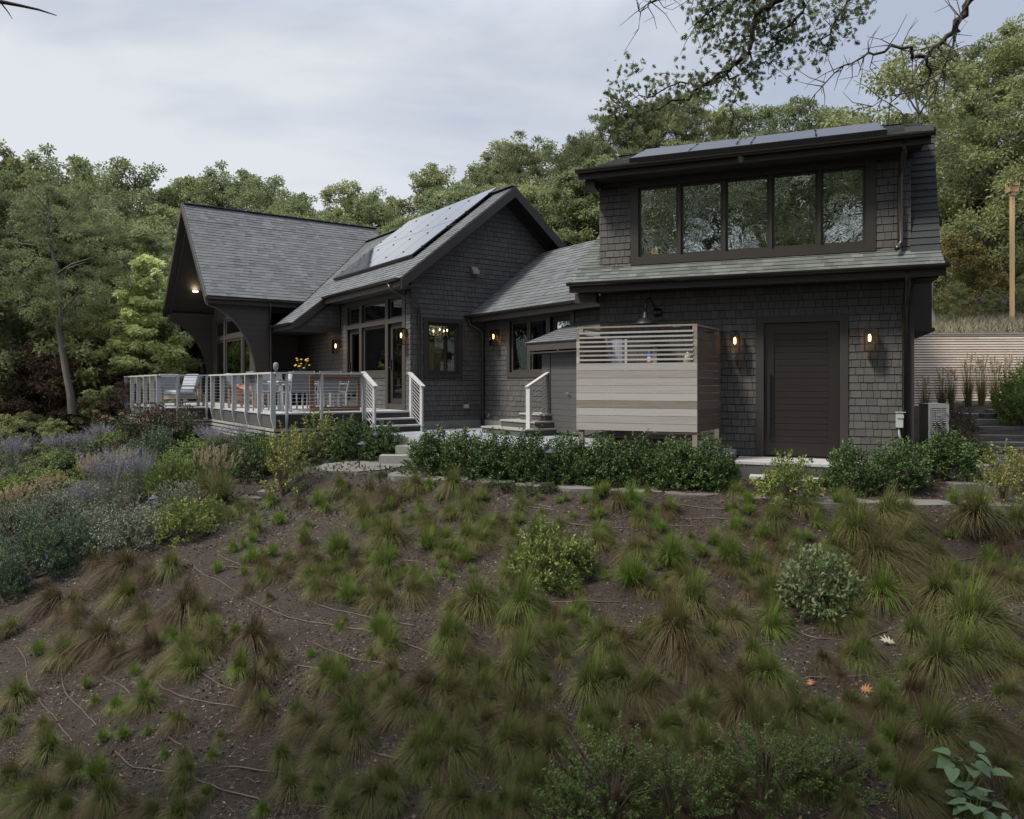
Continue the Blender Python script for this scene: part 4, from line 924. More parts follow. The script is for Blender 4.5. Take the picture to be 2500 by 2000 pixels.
# ================================================================== DECK FURNITURE
m_fab = mat('pale_blue_cushion', [(.24, .27, .31), (.34, .37, .41)], .95, noise=[(6, .5)], bump=(40, .3, .004))
m_fabd = mat('slate_sling_fabric', [(.13, .14, .16), (.20, .21, .23)], .9, noise=[(8, .4)])
m_teak = mat('weathered_teak', [(.17, .13, .10), (.28, .23, .19)], .7, noise=[(8, .4)], attr=.4)
m_terra = mat('terracotta', [(.34, .15, .10), (.48, .26, .19)], .8, noise=[(9, .4)])
def softbox(mb, x0, x1, y0, y1, z0, z1, r=.035):
    P = []
    for z, i in ((z0, r), (z0+r, 0), (z1-r, 0), (z1, r)):
        for x, y in ((x0+i+r*.5, y0+i), (x1-i-r*.5, y0+i), (x1-i, y0+i+r*.5), (x1-i, y1-i-r*.5), (x1-i-r*.5, y1-i), (x0+i+r*.5, y1-i), (x0+i, y1-i-r*.5), (x0+i, y0+i+r*.5)): P.append((x, y, z))
    F_l = [tuple(range(7, -1, -1)), tuple(range(24, 32))]+[(k_*8+j, k_*8+(j+1) % 8, (k_+1)*8+(j+1) % 8, (k_+1)*8+j) for k_ in range(3) for j in range(8)]
    mb.add(P, F_l)
def lounge(x, y, rz, label, wd=.74):
    t = Thing('lounge_chair', (x, y, FZ), M, label, 'armchair', rz=R(rz)); t.base = (0, 0, 0)
    h = wd/2
    for sx_ in (-1, 1):
        for yy, zz in ((-.36, .58), (.34, .60)):
            mb = MB(); mb.box(sx_*h-.03, sx_*h+.03, yy-.03, yy+.03, 0, zz); t.part('leg', mb, m_teak)
        mb = MB(); mb.box(sx_*h-.045, sx_*h+.045, -.42, .42, .585, .615); t.part('armrest', mb, m_teak)
    mb = MB(); mb.box(-h, h, -.36, -.33, .22, .33); mb.box(-h, h, .32, .35, .22, .33); mb.box(-h, -h+.03, -.36, .35, .23, .32); mb.box(h-.03, h, -.36, .35, .23, .32)
    for i in range(5): bar(mb, (-h+.08+i*(wd-.16)/4, .30, .32), (-h+.08+i*(wd-.16)/4, .47, .86), .05, .02)
    bar(mb, (-h+.03, .475, .87), (h-.03, .475, .87), .04, .07); t.part('seat_frame', mb, m_teak)
    mb = MB(); softbox(mb, -h+.05, h-.05, -.35, .26, .33, .47); t.part('seat_cushion', mb, m_fab)
    mb = MB(); P0 = MB(); softbox(P0, -h+.06, h-.06, -.07, .07, 0, .50); ca = R(-18)
    for p in P0.V: mb.V.append((p[0], .30+p[1]*math.cos(ca)-p[2]*math.sin(ca), .46+p[1]*math.sin(ca)+p[2]*math.cos(ca)))
    mb.F = P0.F; mb.v = P0.v; t.part('back_cushion', mb, m_fab)
    return t
lounge(-4.05, 8.0, 170, 'grey-cushioned teak lounge chair facing the camera near the far deck railing')
lounge(-3.95, 6.75, -60, 'teak lounge chair seen side-on beside the inner deck corner', .66)
so_ = lounge(-2.55, 4.9, 60, 'pale-cushioned deck seat draped with an orange throw', 1.25)
t = Thing('throw', (-2.9, 4.45, .6), M, 'crumpled orange-pink throw hanging over the arm of the deck seat', 'throw blanket')
m_thr = mat('orange_throw', [(.36, .14, .08), (.52, .24, .15)], .9, noise=[(9, .5)])
mb = MB()
pts = []
for i in range(7):
    for j in range(6): pts.append((-3.02+i*.085, 4.42+.04*math.sin(i*1.7+j)+(.16 if j > 3 else 0)*(j-3), 1.10-abs(j-4)*.13+.02*math.sin(i*2.1) if j > 3 else .62+j*.12))
mb.add(pts, [(i*6+j, (i+1)*6+j, (i+1)*6+j+1, i*6+j+1) for i in range(6) for j in range(5)]); mb.add([(p[0]+.0, p[1]+.03, p[2]-.01) for p in pts], [(i*6+j, i*6+j+1, (i+1)*6+j+1, (i+1)*6+j) for i in range(6) for j in range(5)]); t.part('cloth', mb, m_thr, smooth=True)
ct = Thing('coffee_table', (-3.5, 7.6, FZ), M, 'low slatted teak coffee table between the lounge chairs', 'coffee table')
mb = MB()
for i in range(7): mb.box(-3.95+i*.11, -3.85+i*.11, 7.0, 7.75, .80, .825)
ct.part('tabletop', mb, m_teak)
for x in (-3.9, -3.25):
    for y in (7.05, 7.7): mb = MB(); mb.box(x-.03, x+.03, y-.03, y+.03, FZ, .80); ct.part('leg', mb, m_teak)
t = Thing('book', (-3.7, 7.3, .82), M, 'small pale open book on the coffee table', 'book'); mb = MB(); mb.prism([(-3.8, 7.2, .826), (-3.62, 7.2, .85), (-3.62, 7.45, .85), (-3.8, 7.45, .826)], (0, 0, .02)); mb.prism([(-3.62, 7.2, .85), (-3.46, 7.2, .826), (-3.46, 7.45, .826), (-3.62, 7.45, .85)], (0, 0, .02)); t.part('pages', mb, m_int)
dt = Thing('dining_table', (-2.0, 1.9, FZ), M, 'white-topped outdoor dining table behind the front deck railing', 'dining table')
mb = MB(); mb.box(-2.75, -1.15, 1.55, 2.45, 1.165, 1.20); dt.part('tabletop', mb, m_rail); mb = MB(); mb.box(-2.68, -1.22, 1.60, 2.40, 1.08, 1.164); dt.part('apron', mb, m_rail)
for x in (-2.66, -1.28):
    for y in (1.64, 2.36): mb = MB(); mb.box(x-.035, x+.035, y-.035, y+.035, FZ, 1.08); dt.part('leg', mb, m_rail)
def sling(x, y, rz, label):
    t = Thing('dining_chair', (x, y, FZ), M, label, 'chair', 'sling chairs round the deck dining table', rz=R(rz)); t.base = (0, 0, 0)
    for sx_ in (-.25, .25):
        for yy, zz in ((-.22, .44), (.24, .44)):
            mb = MB(); mb.box(sx_-.018, sx_+.018, yy-.018, yy+.018, 0, zz); t.part('leg', mb, m_rail)
    mb = MB(); mb.box(-.27, .27, -.25, .26, .44, .465); t.part('seat', mb, m_fabd)
    mb = MB()
    pr = [(.26, .46), (.29, .60), (.33, .78), (.40, .95)]
    for (y0, z0), (y1, z1_) in zip(pr, pr[1:]): mb.prism([(-.25, y0, z0), (.25, y0, z0), (.25, y1, z1_), (-.25, y1, z1_)], (0, -.012, .004))
    t.part('backrest', mb, m_fabd)
    mb = MB()
    for sx_ in (-.26, .26):
        mb = MB(); mb.tube([(sx_, y0, z0) for y0, z0 in pr], .014, 6); mb.tube([(sx_, -.22, .44), (sx_, -.24, .64), (sx_, .28, .66)], .013, 6); t.part('back_frame', mb, m_rail)
    for i in range(5): pass
sling(-2.95, 1.9, 90, 'slate sling chair at the left end of the deck dining table')
sling(-2.45, 1.15, 185, 'slate sling chair tucked under the near side of the table, nearest the corner post')
sling(-1.75, 1.15, 178, 'slate sling chair on the near side of the table behind the brown gate')
sling(-1.15, 1.45, 215, 'pale sling chair turned at the right end of the dining table')
sling(-2.4, 2.9, 0, 'slate sling chair on the house side of the table, behind the terracotta vase')
sling(-1.7, 2.9, 5, 'slate sling chair on the house side of the table, nearest the lantern wall')
t = Thing('pitcher', (-2.35, 1.9, 1.2), M, 'white ceramic pitcher on the deck dining table left of the flower vase', 'pitcher')
mb = MB(); mb.lathe((-2.36, 1.85, 1.2), [(.075, 0), (.085, .05), (.08, .2), (.07, .22)], 16); t.part('pitcher_body', mb, mat('white_ceramic', (.62, .64, .68), .25), smooth=True)
mb = MB(); mb.tube([(-2.28, 1.85, 1.38), (-2.22, 1.85, 1.36), (-2.22, 1.85, 1.28), (-2.28, 1.85, 1.25)], .01, 6); t.part('handle', mb, mat('white_ceramic_handle', (.62, .64, .68), .25))
t = Thing('flower_vase', (-2.1, 1.8, 1.2), M, 'round terracotta vase of yellow flowers on the deck dining table', 'vase')
mb = MB(); mb.lathe((-2.10, 1.75, 1.2), [(.05, 0), (.105, .045), (.10, .10), (.04, .14), (.035, .17), (.045, .18)], 18); t.part('vase_body', mb, m_terra, smooth=True)
mb = MB(); fb = MB()
for i in range(16):
    a = rnd.uniform(0, 6.28); r = rnd.uniform(.02, .20); h = rnd.uniform(.30, .56); tip = (-2.10+r*math.cos(a), 1.75+r*math.sin(a), 1.2+h)
    mb.tube([(-2.10, 1.75, 1.34), (-2.10+r*.5*math.cos(a), 1.75+r*.5*math.sin(a), 1.2+h*.7), tip], .003, 3)
    fb.lathe((tip[0], tip[1], tip[2]-.01), [(.005, 0), (.032, .012), (.025, .028), (.004, .034)], 7)
t.part('stems', mb, mat('stem_green', (.06, .08, .03), .8)); t.part('blossoms', fb, mat('yellow_blossom', (.55, .36, .04), .8))
t = Thing('glass_lamp', (-2.6, 2.2, 1.2), M, 'small blue-grey glass lantern with an amber glow on the dining table', 'table lantern')
mb = MB(); mb.lathe((-2.62, 2.2, 1.2), [(.06, 0), (.06, .03), (.02, .05), (.02, .26), (.06, .30), (.065, .42), (.03, .46)], 14); t.part('shade', mb, m_fabd, smooth=True)
t = Thing('tumbler', (-1.9, 1.8, 1.2), M, 'pale glass tumbler right of the terracotta vase', 'tumbler'); mb = MB(); mb.lathe((-1.86, 1.72, 1.2), [(.04, 0), (.05, .14), (.047, .14), (.037, .01)], 12); t.part('cup', mb, m_fab)

# ================================================================== RETAINING WALL, BAT BOX POST, BOLLARDS, PATH
rw = Thing('slatted_retaining_wall', (14, 19.2, .5), W, 'long retaining wall faced with silvery horizontal slats behind the garage', 'retaining wall')
mb = MB(); X0, X1 = 6.5, 24.; yw = lambda X: 19.3-(X-8.6)*.05
zt_ = 2.42
for i in range(31):
    z = zt_-.02-i*.0665
    xs_ = [X0]+sorted(rnd.uniform(X0, X1) for _ in range(3))+[X1]
    for a, b in zip(xs_, xs_[1:]): mb.prism([(a+.003, yw(a)-.05, z), (b-.003, yw(b)-.05, z), (b-.003, yw(b)-.02, z), (a+.003, yw(a)-.02, z)], (0, 0, -.045))
rw.part('slats', mb, mat('silvery_slats', [(.56, .45, .36), (.72, .61, .51), (.83, .73, .63)], .75, noise=[(2, .3), (12, .15)], attr=.7))
mb = MB(); mb.prism([(X0, yw(X0)-.018, zt_-.02), (X1, yw(X1)-.018, zt_-.02), (X1, yw(X1)+.1, zt_-.02), (X0, yw(X0)+.1, zt_-.02)], (0, 0, -2.5)); rw.part('backing', mb, m_dark)
mb = MB(); mb.prism([(X0, yw(X0)-.07, zt_+.02), (X1, yw(X1)-.07, zt_+.02), (X1, yw(X1)+.12, zt_+.02), (X0, yw(X0)+.12, zt_+.02)], (0, 0, -.038)); rw.part('cap', mb, m_white)
m_pine = mat('new_pine_timber', [(.62, .42, .20), (.76, .55, .30)], .7, noise=[(6, .4)], streak=(4, 4, .3))
bx_, by_ = at(2471, 760, 27)[0], 27.; bz = gz(bx_, by_)
t = Thing('bat_box_post', (bx_, by_, bz), W, 'tall pale timber post carrying a small wooden box on the hillside', 'post')
zt2 = at(2471, 470, 27)[2]
mb = MB(); mb.box(bx_-.058, bx_+.058, by_-.058, by_+.058, bz-.2, zt2); mb.box(bx_-.08, bx_+.08, by_-.10, by_-.07, zt2-.12, zt2+.02); t.part('pole', mb, m_pine)
mb = MB(); s_ = 27/1810; mb.box(bx_-.155, bx_+.155, by_-.13, by_+.12, zt2, zt2+.22); mb.box(bx_-.165, bx_+.165, by_-.17, by_+.13, zt2+.22, zt2+.36); mb.box(bx_-.14, bx_+.14, by_-.15, by_+.12, zt2+.36, zt2+.39); mb.box(bx_-.07, bx_+.07, by_-.05, by_+.05, zt2+.39, zt2+.44); t.part('box', mb, m_pine)
def pathlight(px, pyb, pyt, label, Z=None):
    x, y, z = gpix(px, pyb) if Z is None else at(px, pyb, Z)
    if Z is None: zt3 = ZC_-(pyt-H_)/F_*y
    else: zt3 = ZC_-(pyt-H_)/F_*Z
    t = Thing('path_light', (x, y, z), W, label, 'path light', 'black path lights')
    mb = MB(); mb.tube([(x, y, z-.05), (x, y, zt3-.03)], .014, 6); mb.box(x-.02, x+.012, y-.012, y+.012, zt3-.04, zt3+.035); t.part('stem', mb, m_black)
    mb = MB(); mb.lathe((x+.06, y, zt3-.055), [(.105, 0), (.10, .012), (.03, .055), (.006, .06)], 16); t.part('shade', mb, mat('black_shade', (.03, .032, .04), .3)); mb = MB(); mb.tube([(x, y, zt3-.0), (x+.06, y, zt3-.0)], .008, 5); t.part('arm', mb, m_black)
pathlight(877, 1144, 1078, 'black path light on the landing left of the granite steps')
pathlight(911, 1118, 1056, 'black path light against the shrubs behind the landing', Z=15.6)
pathlight(1336, 1187, 1096, 'black path light in front of the middle of the hedge')
pathlight(368, 1268, 1210, 'black path light among the flowers on the left bank', Z=13.2)
pathlight(2422, 1190, 1120, 'small black path light beside the climbing stone path', Z=11.4)
pathlight(1173, 1130, 1080, 'black path light half hidden behind the hedge', Z=13.9)
for i, (px, py, w_, h_, lab) in enumerate([
    (880, 1137, 205, 26, 'large irregular flagstone at the foot of the granite steps'),
    (1000, 1156, 110, 12, 'long buff flagstone just right of the landing'), (1090, 1167, 110, 10, 'buff flagstone behind the grass left of the hedge path light'),
    (1215, 1173, 100, 11, 'grey flagstone third along the path from the landing'), (1300, 1183, 90, 12, 'blue-grey flagstone beside the hedge path light'), (1415, 1189, 110, 10, 'flagstone right of the hedge path light'),
    (1550, 1196, 130, 11, 'long grey flagstone in front of the hedge'), (1700, 1203, 140, 11, 'grey flagstone before the end of the hedge'), (1850, 1212, 120, 11, 'flagstone behind the yellow-green bush'), (2020, 1221, 200, 15, 'wide grey flagstone right of the yellow-green bush'), (2230, 1226, 190, 15, 'wide grey flagstone in front of the right-hand shrubs'), (2410, 1228, 130, 15, 'flagstone at the right edge of the path')]):
    c = gpix(px, py); zc_ = c[2]-.02 if px < 800 else max(c[2], -.515)+.022; Z = (ZC_-zc_)*F_/(py-H_); hw = w_/2/F_*Z; hd = Z-(ZC_-zc_)*F_/(py+h_/2+1-H_); X = (px-CX_)/F_*Z
    pts = []
    hd = max(.20, hd)
    for j in range(9):
        a = j/9*2*math.pi; r = rnd.uniform(.80, 1.10)*(1/max(abs(math.cos(a)), abs(math.sin(a)))**.6)
        pts.append((X+hw*r*math.cos(a), Z+hd*r*math.sin(a)))
    slab('flagstone', pts, zc_, .22, m_stone, lab, 'flagstone', 'flagstones of the garden path')
for px0, px1, py0, py1, hgt, lab in ((577, 648, 1212, 1222, 15, 'pale rectangular stone step at the bottom of the garden stair'), (626, 683, 1190, 1207, 12, 'buff stone step above the pale one in the garden stair')):
    Z = gpix((px0+px1)/2, py1)[1]; a = at(px0, py1, Z); b = at(px1, py1, Z); zt_3 = a[2]+.05; Z -= 0; Zb = (ZC_-zt_3)*F_/(py0-6-H_)
    mb = MB(); mb.prism([(a[0], Z, zt_3), (b[0]-.04, Z-.03, zt_3), (b[0]+.03, Z+.10, zt_3), (b[0]+.02, Zb, zt_3), (a[0]+.12, Zb+.05, zt_3), (a[0]+.02, Zb-.1, zt_3)], (0, 0, -.30)); single('stone_step', mb, m_stone, W, (a[0], Z, zt_3), lab, 'stone step', 'stone steps of the left bank')
for i in range(11):
    f = i/10; px = 2392+f*62+6*math.sin(i*2.1); py = 1192-172*f**.85; Z = 10.9+f*5.6; c = at(px, py, Z); zz = max(gz(c[0], c[1])+.04, c[2])
    wd = .52; pts = [(c[0]-wd+rnd.uniform(-.1, .1), Z-.14), (c[0]+wd+.15, Z-.17+rnd.uniform(-.04, .04)), (c[0]+wd+.2, Z+.16), (c[0]-wd+.1, Z+.15)]
    slab('stepping_stone', pts, c[2] if c[2] > gz(c[0], c[1]) else zz, .25, m_stone, 'dark stepping stone of the climbing right-hand path, '+['nearest and lowest', 'second from the bottom', 'third from the bottom', 'fourth from the bottom', 'fifth from the bottom', 'in the middle', 'fifth from the top', 'fourth from the top', 'third from the top', 'second from the top', 'topmost and farthest'][i], 'stepping stone', 'stepping stones climbing on the right')
a = at(2400, 1010, 16.4); slab('stone_slab', [(a[0]-.4, 16.3), (a[0]+.9, 16.0), (a[0]+1.2, 17.0), (a[0]-.3, 17.0)], a[2], .3, m_patio, 'pale bluestone slab at the top of the climbing path', 'stone slab')
# ================================================================== VEGETATION
RG = np.random.default_rng(21)
def unit(a): return a/np.maximum(1e-9, np.linalg.norm(a, axis=-1, keepdims=True))
def leaves(P, D, l, w, rg, droop=.25):
    """quads of leaves: base P (N,3), direction D, length l, width w"""
    n = len(P); l = np.broadcast_to(l, (n,))[:, None]*rg.uniform(.7, 1.25, (n, 1)); w = np.broadcast_to(w, (n,))[:, None]*rg.uniform(.75, 1.2, (n, 1))
    D = unit(D); S = unit(np.cross(D, rg.normal(0, 1, (n, 3))+np.array([0, 0, .8])))
    mid = P+D*l*.45; tip = P+D*l-np.array([0, 0, 1.])*l*droop
    V = np.stack([P, mid+S*w/2, tip, mid-S*w/2], 1); return V.reshape(-1, 3)
def blob_leaves(C, R_, n, l, w, rg, shell=.55, up=.35, flat=1.):
    """n leaves spread through ellipsoid clumps centred C with radii R_"""
    k_ = len(C); idx = rg.integers(0, k_, n); d = unit(rg.normal(0, 1, (n, 3))); r = rg.uniform(shell, 1.0, n)[:, None]
    R_ = np.broadcast_to(np.asarray(R_, float).reshape(-1, 1) if np.ndim(R_) else R_, (k_, 1)) if np.ndim(R_) < 2 else R_
    P = C[idx]+d*r*R_[idx]*np.array([1, 1, flat])
    D = d+rg.normal(0, .5, (n, 3))+np.array([0, 0, up]); return P, D, idx
LEAFM = {}
def leafmat(name, stops, transl=.25, rough=.6, spec=.3, objrand=.35, attr=.75):
    if name not in LEAFM: LEAFM[name] = mat(name, stops, rough, attr=attr, spec=spec, transl=transl, objrand=objrand)
    return LEAFM[name]
m_bark = mat('grey_bark', [(.07, .06, .05), (.16, .145, .125), (.24, .22, .195)], .9, noise=[(3, .4), (14, .3)], bump=(18, .6, .03), streak=(3, 3, .8))
m_barkd = mat('dark_bark', [(.03, .026, .022), (.07, .06, .05)], .9, noise=[(4, .5)], bump=(18, .6, .02))
m_stem = mat('woody_stem', [(.07, .05, .035), (.13, .10, .07)], .85, noise=[(8, .5)])
G_OAK = leafmat('oak_foliage', [(.090, .115, .052), (.180, .218, .100), (.29, .335, .165)], transl=.45)
G_OAK2 = leafmat('olive_foliage', [(.125, .145, .060), (.23, .255, .110), (.35, .375, .175)], transl=.45)
G_PINE = leafmat('pine_foliage', [(.085, .105, .055), (.16, .185, .09), (.25, .27, .135)], transl=.35)
G_YEL = leafmat('yellow_green_foliage', [(.40, .46, .18), (.55, .62, .27), (.66, .72, .38)], transl=.5)
G_RUS = leafmat('russet_foliage', [(.05, .036, .026), (.10, .068, .048), (.155, .11, .075)], transl=.35)
G_ORG = leafmat('autumn_orange_foliage', [(.12, .13, .045), (.21, .20, .07), (.28, .19, .08)])
G_NEAR = leafmat('near_oak_leaf', [(.07, .09, .04), (.14, .17, .075), (.22, .25, .12)], transl=.45)

def limb(mb, p0, p1, r0, r1, rg, sag=.0, seg=5, jit=.06, n=6):
    p0 = np.array(p0, float); p1 = np.array(p1, float); L_ = np.linalg.norm(p1-p0); pts = []; rs = []
    for i in range(seg+1):
        t = i/seg; p = p0*(1-t)+p1*t+np.array([0, 0, math.sin(t*math.pi)*sag*L_])
        if 0 < i < seg: p = p+rg.normal(0, jit*L_/seg, 3)
        pts.append(p); rs.append(r0+(r1-r0)*t)
    mb.tube(pts, rs, n, cap=False); return [Vector(p) for p in pts]
def make_tree(seed, H, cr, base=.35, nb=16, nl=9000, leaf=.26, lm=None, bm=None, kind='round', name='tree', tw=.16):
    """prototype tree rooted at the origin: (trunk mesh, crown mesh)"""
    rg = np.random.default_rng(seed); mb = MB(); z0 = H*base
    lean = rg.normal(0, .05*H, 2); top = np.array([lean[0], lean[1], H*.86])
    tr = limb(mb, (0, 0, -.6), top, tw*H/12, .03*H/12, rg, seg=9, jit=.25, n=9)
    C = []; Rr = []
    if kind == 'round':
        for i in range(nb):
            f = (i+.5)/nb; z = z0+(H*.95-z0)*f; prof = math.sin(min(1, (f*.86+.16))*math.pi)**.55
            a = i*2.4+rg.uniform(-.5, .5); rr = cr*prof*rg.uniform(.45, .88)
            C.append((lean[0]*f+rr*math.cos(a), lean[1]*f+rr*math.sin(a), z)); Rr.append(cr*rg.uniform(.24, .40)*(1.1-.3*f))
    elif kind == 'pine':
        for i in range(nb):
            f = (i+.5)/nb; z = z0+(H*.97-z0)*f; a = i*2.4+rg.uniform(-.4, .4); rr = cr*(1.05-f*.75)*rg.uniform(.5, 1)
            C.append((lean[0]*f+rr*math.cos(a), lean[1]*f+rr*math.sin(a), z)); Rr.append(cr*rg.uniform(.20, .32))
    elif kind == 'cone':
        for i in range(nb):
            f = (i+.5)/nb; z = H*(.10+.88*f); a = i*2.4; rr = cr*(1.02-f)**.75*rg.uniform(.45, 1.1)
            C.append((rr*math.cos(a), rr*math.sin(a), z)); Rr.append(cr*(.34-.18*f)*rg.uniform(.7, 1.2))
    C = np.array(C); Rr = np.array(Rr)
    sub = []; sr = []
    for c, r in zip(C, Rr):
        j = int(np.argmin([abs(p.z-(c[2]-.25*np.hypot(c[0], c[1])-r*.3)) for p in tr])); j = max(2, min(j, len(tr)-1))
        limb(mb, tr[j], c, .045*H/12, .012*H/12, rg, sag=.05, seg=4, n=5)
        for q in range(9):
            d = unit(rg.normal(0, 1, 3)); d[2] = d[2]*.75+.1; s = c+d*r*rg.uniform(.6, 1.05)*np.array([1.25, 1.25, .8]); sub.append(s); sr.append(r*rg.uniform(.28, .52))
            if q < 3: limb(mb, c, s, .012*H/12, .005, rg, seg=2, n=4)
    sub = np.array(sub); sr = np.array(sr)
    P, D, idx = blob_leaves(sub, sr, nl, leaf, leaf, rg, shell=.2, up=.3, flat=.72 if kind != 'pine' else .5)
    if kind == 'pine': V = leaves(P, D+np.array([0, 0, .6]), leaf*1.2, leaf*.22, rg, .0)
    else: V = leaves(P, D, leaf, leaf*.55, rg)
    vals = np.clip(rg.normal(.5, .22, nl)+(rg.random(len(sub))[idx]-.5)*.5, 0, 1)
    return mb.mesh(name+'_trunk', bm or m_bark, True), npmesh(name+'_crown', V, 4, vals, lm or G_OAK)
def put_tree(meshes, x, y, s, rz, label, cat='tree', group=None, name='tree', z=None, crown=True, sxy=1.):
    e = bpy.data.objects.new(name, None); link(e); e.location = (x, y, gz(x, y) if z is None else z); e.rotation_euler = (0, 0, rz); e.scale = (s*sxy, s*sxy, s)
    tag(e, label, cat, group)
    o = bpy.data.objects.new('trunk', meshes[0]); link(o, e)
    if crown: o = bpy.data.objects.new('crown', meshes[1]); link(o, e)
    return e
oakA = [make_tree(100+i, 12, 3.7, .22, 26, 28000, .155, G_OAK) for i in range(4)]
oakB = [make_tree(120+i, 12, 3.4, .22, 26, 28000, .155, G_OAK2) for i in range(3)]
oakN = [make_tree(190+i, 12, 3.9, .12, 26, 36000, .135, [G_OAK, G_OAK2][i % 2]) for i in range(3)]
pines = [make_tree(140+i, 12, 2.7, .45, 22, 16000, .22, G_PINE, kind='pine') for i in range(2)]
rus = [make_tree(150+i, 5, 2.2, .15, 16, 9000, .15, G_RUS, tw=.10) for i in range(2)]
bushg = [make_tree(160+i, 4, 1.9, .05, 16, 9000, .13, G_OAK2, tw=.08) for i in range(2)]
orgt = [make_tree(170, 6, 2.3, .2, 16, 8000, .14, G_ORG, tw=.09)]
def tline(px, top, Z, kind, lab, grp, name='tree', sxy=1.):
    x = (px-CX_)/F_*Z; y = Z; g = gz(x, y); h = ZC_+(H_-top)/F_*Z-g
    hm = {'oakN': 12, 'pine': 12, 'oakA': 12, 'oakB': 12, 'rus': 5, 'bush': 4, 'org': 6}[kind]
    pool = {'oakN': oakN, 'pine': pines, 'oakA': oakA, 'oakB': oakB, 'rus': rus, 'bush': bushg, 'org': orgt}[kind]
    put_tree(rnd.choice(pool), x, y, max(.25, h/hm/1.0), rnd.uniform(0, 6.28), lab, 'tree' if kind not in ('rus', 'bush') else 'bush', grp, name, sxy=sxy)
def where(px): return 'left of the porch gable' if px < 440 else 'above the porch roof' if px < 900 else 'above the solar panels and main gable' if px < 1450 else 'behind the garage roof' if px < 2250 else 'at the right edge behind the timber post'
ridge = [(-60, 400, 44), (20, 355, 40), (95, 345, 42), (180, 430, 50), (235, 400, 52), (310, 405, 50), (390, 440, 52), (455, 425, 54), (525, 388, 52), (590, 440, 54), (650, 465, 52), (690, 425, 50), (760, 480, 54), (830, 435, 52), (900, 465, 50), (965, 470, 52), (1040, 405, 50), (1110, 430, 46), (1160, 390, 48), (1270, 335, 50), (1340, 335, 47), (1410, 330, 48), (1750, 250, 46), (1850, 245, 48), (1950, 240, 46), (2020, 255, 46), (2090, 290, 44)]
for i, (px, tp, Z) in enumerate(ridge): tline(px, tp, Z+rnd.uniform(-2, 2), 'oakB' if i % 3 == 1 else 'oakA', 'green skyline tree of the woods, '+where(px), 'skyline trees '+where(px), 'deciduous_tree')
for px, tp, Z in ((1225, 330, 44), (1500, 265, 42), (1560, 245, 44), (1640, 240, 42), (1700, 235, 44), (1450, 330, 38)): tline(px, tp, Z, 'pine', 'dark pine with clumped needles rising behind the garage roof', 'pines behind the garage', 'pine_tree')
for i in range(44):
    px = -80+i*40+rnd.uniform(-15, 15); tp = 520+rnd.uniform(-25, 60) if px < 1100 else 470-max(0, px-1250)*.22+rnd.uniform(-30, 40)
    Z = rnd.uniform(31, 38); tline(px, tp, Z, rnd.choice(['oakA', 'oakA', 'oakB']), 'green tree of the lower woods, '+where(px), 'lower woods trees '+where(px), 'deciduous_tree', sxy=1.15)
# left woods, nearer, with trunks
for px, tp, Z, kd in ((-40, 420, 29, 'oakN'), (60, 470, 31, 'oakN'), (245, 520, 33, 'oakN'), (330, 560, 34, 'oakN'), (-140, 300, 26, 'oakN'), (420, 590, 32, 'oakN'), (150, 450, 34, 'oakN')):
    tline(px, tp, Z, kd, 'dark green oak of the left woods, '+('at the picture edge' if px < 100 else 'behind the yellow-green young tree'), 'near left oaks '+str(px < 100), 'oak_tree')
tk = Thing('oak_tree', ((172-CX_)/F_*24.5, 24.5, gz((172-CX_)/F_*24.5, 24.5)), W, 'oak with a pale bare winding trunk standing in the dark woods on the left', 'tree')
mb = MB(); tp_ = [(176, 1010), (172, 960), (160, 900), (152, 850), (143, 800), (150, 760), (148, 720), (138, 670), (130, 620), (116, 580), (122, 520), (110, 460)]
mb.tube([at(a_, b_, 24.5) for a_, b_ in tp_], [.125-.008*i for i in range(12)], 9, cap=False)
for (ax, ay), (bx2, by2), (cx2, cy2) in (((150, 760), (175, 735), (200, 700)), ((138, 670), (175, 645), (230, 628)), ((130, 620), (90, 600), (20, 590)), ((116, 580), (150, 540), (190, 500)), ((148, 720), (165, 655), (210, 640)), ((122, 520), (90, 480), (50, 450))): mb.tube([at(ax, ay, 24.5), at(bx2, by2, 24.3), at(cx2, cy2, 24.1)], [.035, .025, .01], 6, cap=False)
tk.part('trunk', mb, mat('darker_grey_bark', [(.05, .045, .038), (.11, .10, .085), (.17, .155, .135)], .9, noise=[(3, .4), (14, .3)]), smooth=True)  # same grey bark in a darker tone
cb = tk.base; o = bpy.data.objects.new('crown', oakN[0][1]); link(o, tk.e); o.location = (-.6, .4, 3.4); o.scale = (.46, .46, .46)
for px, tp, Z in ((110, 830, 26), (190, 860, 26), (265, 900, 27), (300, 930, 25), (40, 880, 26), (440, 900, 29), (150, 790, 29)): tline(px, tp, Z, 'rus', 'russet brown-leaved understorey shrub, '+('left of the pale trunk' if px < 155 else 'between the pale trunk and the deck'), 'russet shrubs '+str(px < 155), 'shrub')
for px, tp, Z in ((-20, 700, 26), (250, 700, 27), (20, 640, 30), (330, 680, 30), (230, 960, 25), (70, 1005, 24), (20, 1015, 22), (130, 1025, 22)): tline(px, tp, Z, 'bush', 'mid-green understorey bush, '+('low at the left picture edge' if tp > 890 else 'high in the shade of the left woods'), 'green bushes '+str(tp > 890), 'bush')
yg = make_tree(301, 6, 1.45, .05, 40, 11000, .15, G_YEL, kind='cone', tw=.10, name='yellow')
x = (352-CX_)/F_*27; hh = ZC_+(H_-635)/F_*27-gz(x, 27); put_tree(yg, x, 27., hh/5.9, 1., 'bright yellow-green young tree beside the arched porch', 'tree', None, 'young_tree', sxy=1.2)
x = (440-CX_)/F_*29; put_tree(yg, x, 29., .48, 2.6, 'low yellow-green tree seen under the porch arch', 'tree', None, 'young_tree', sxy=1.5)
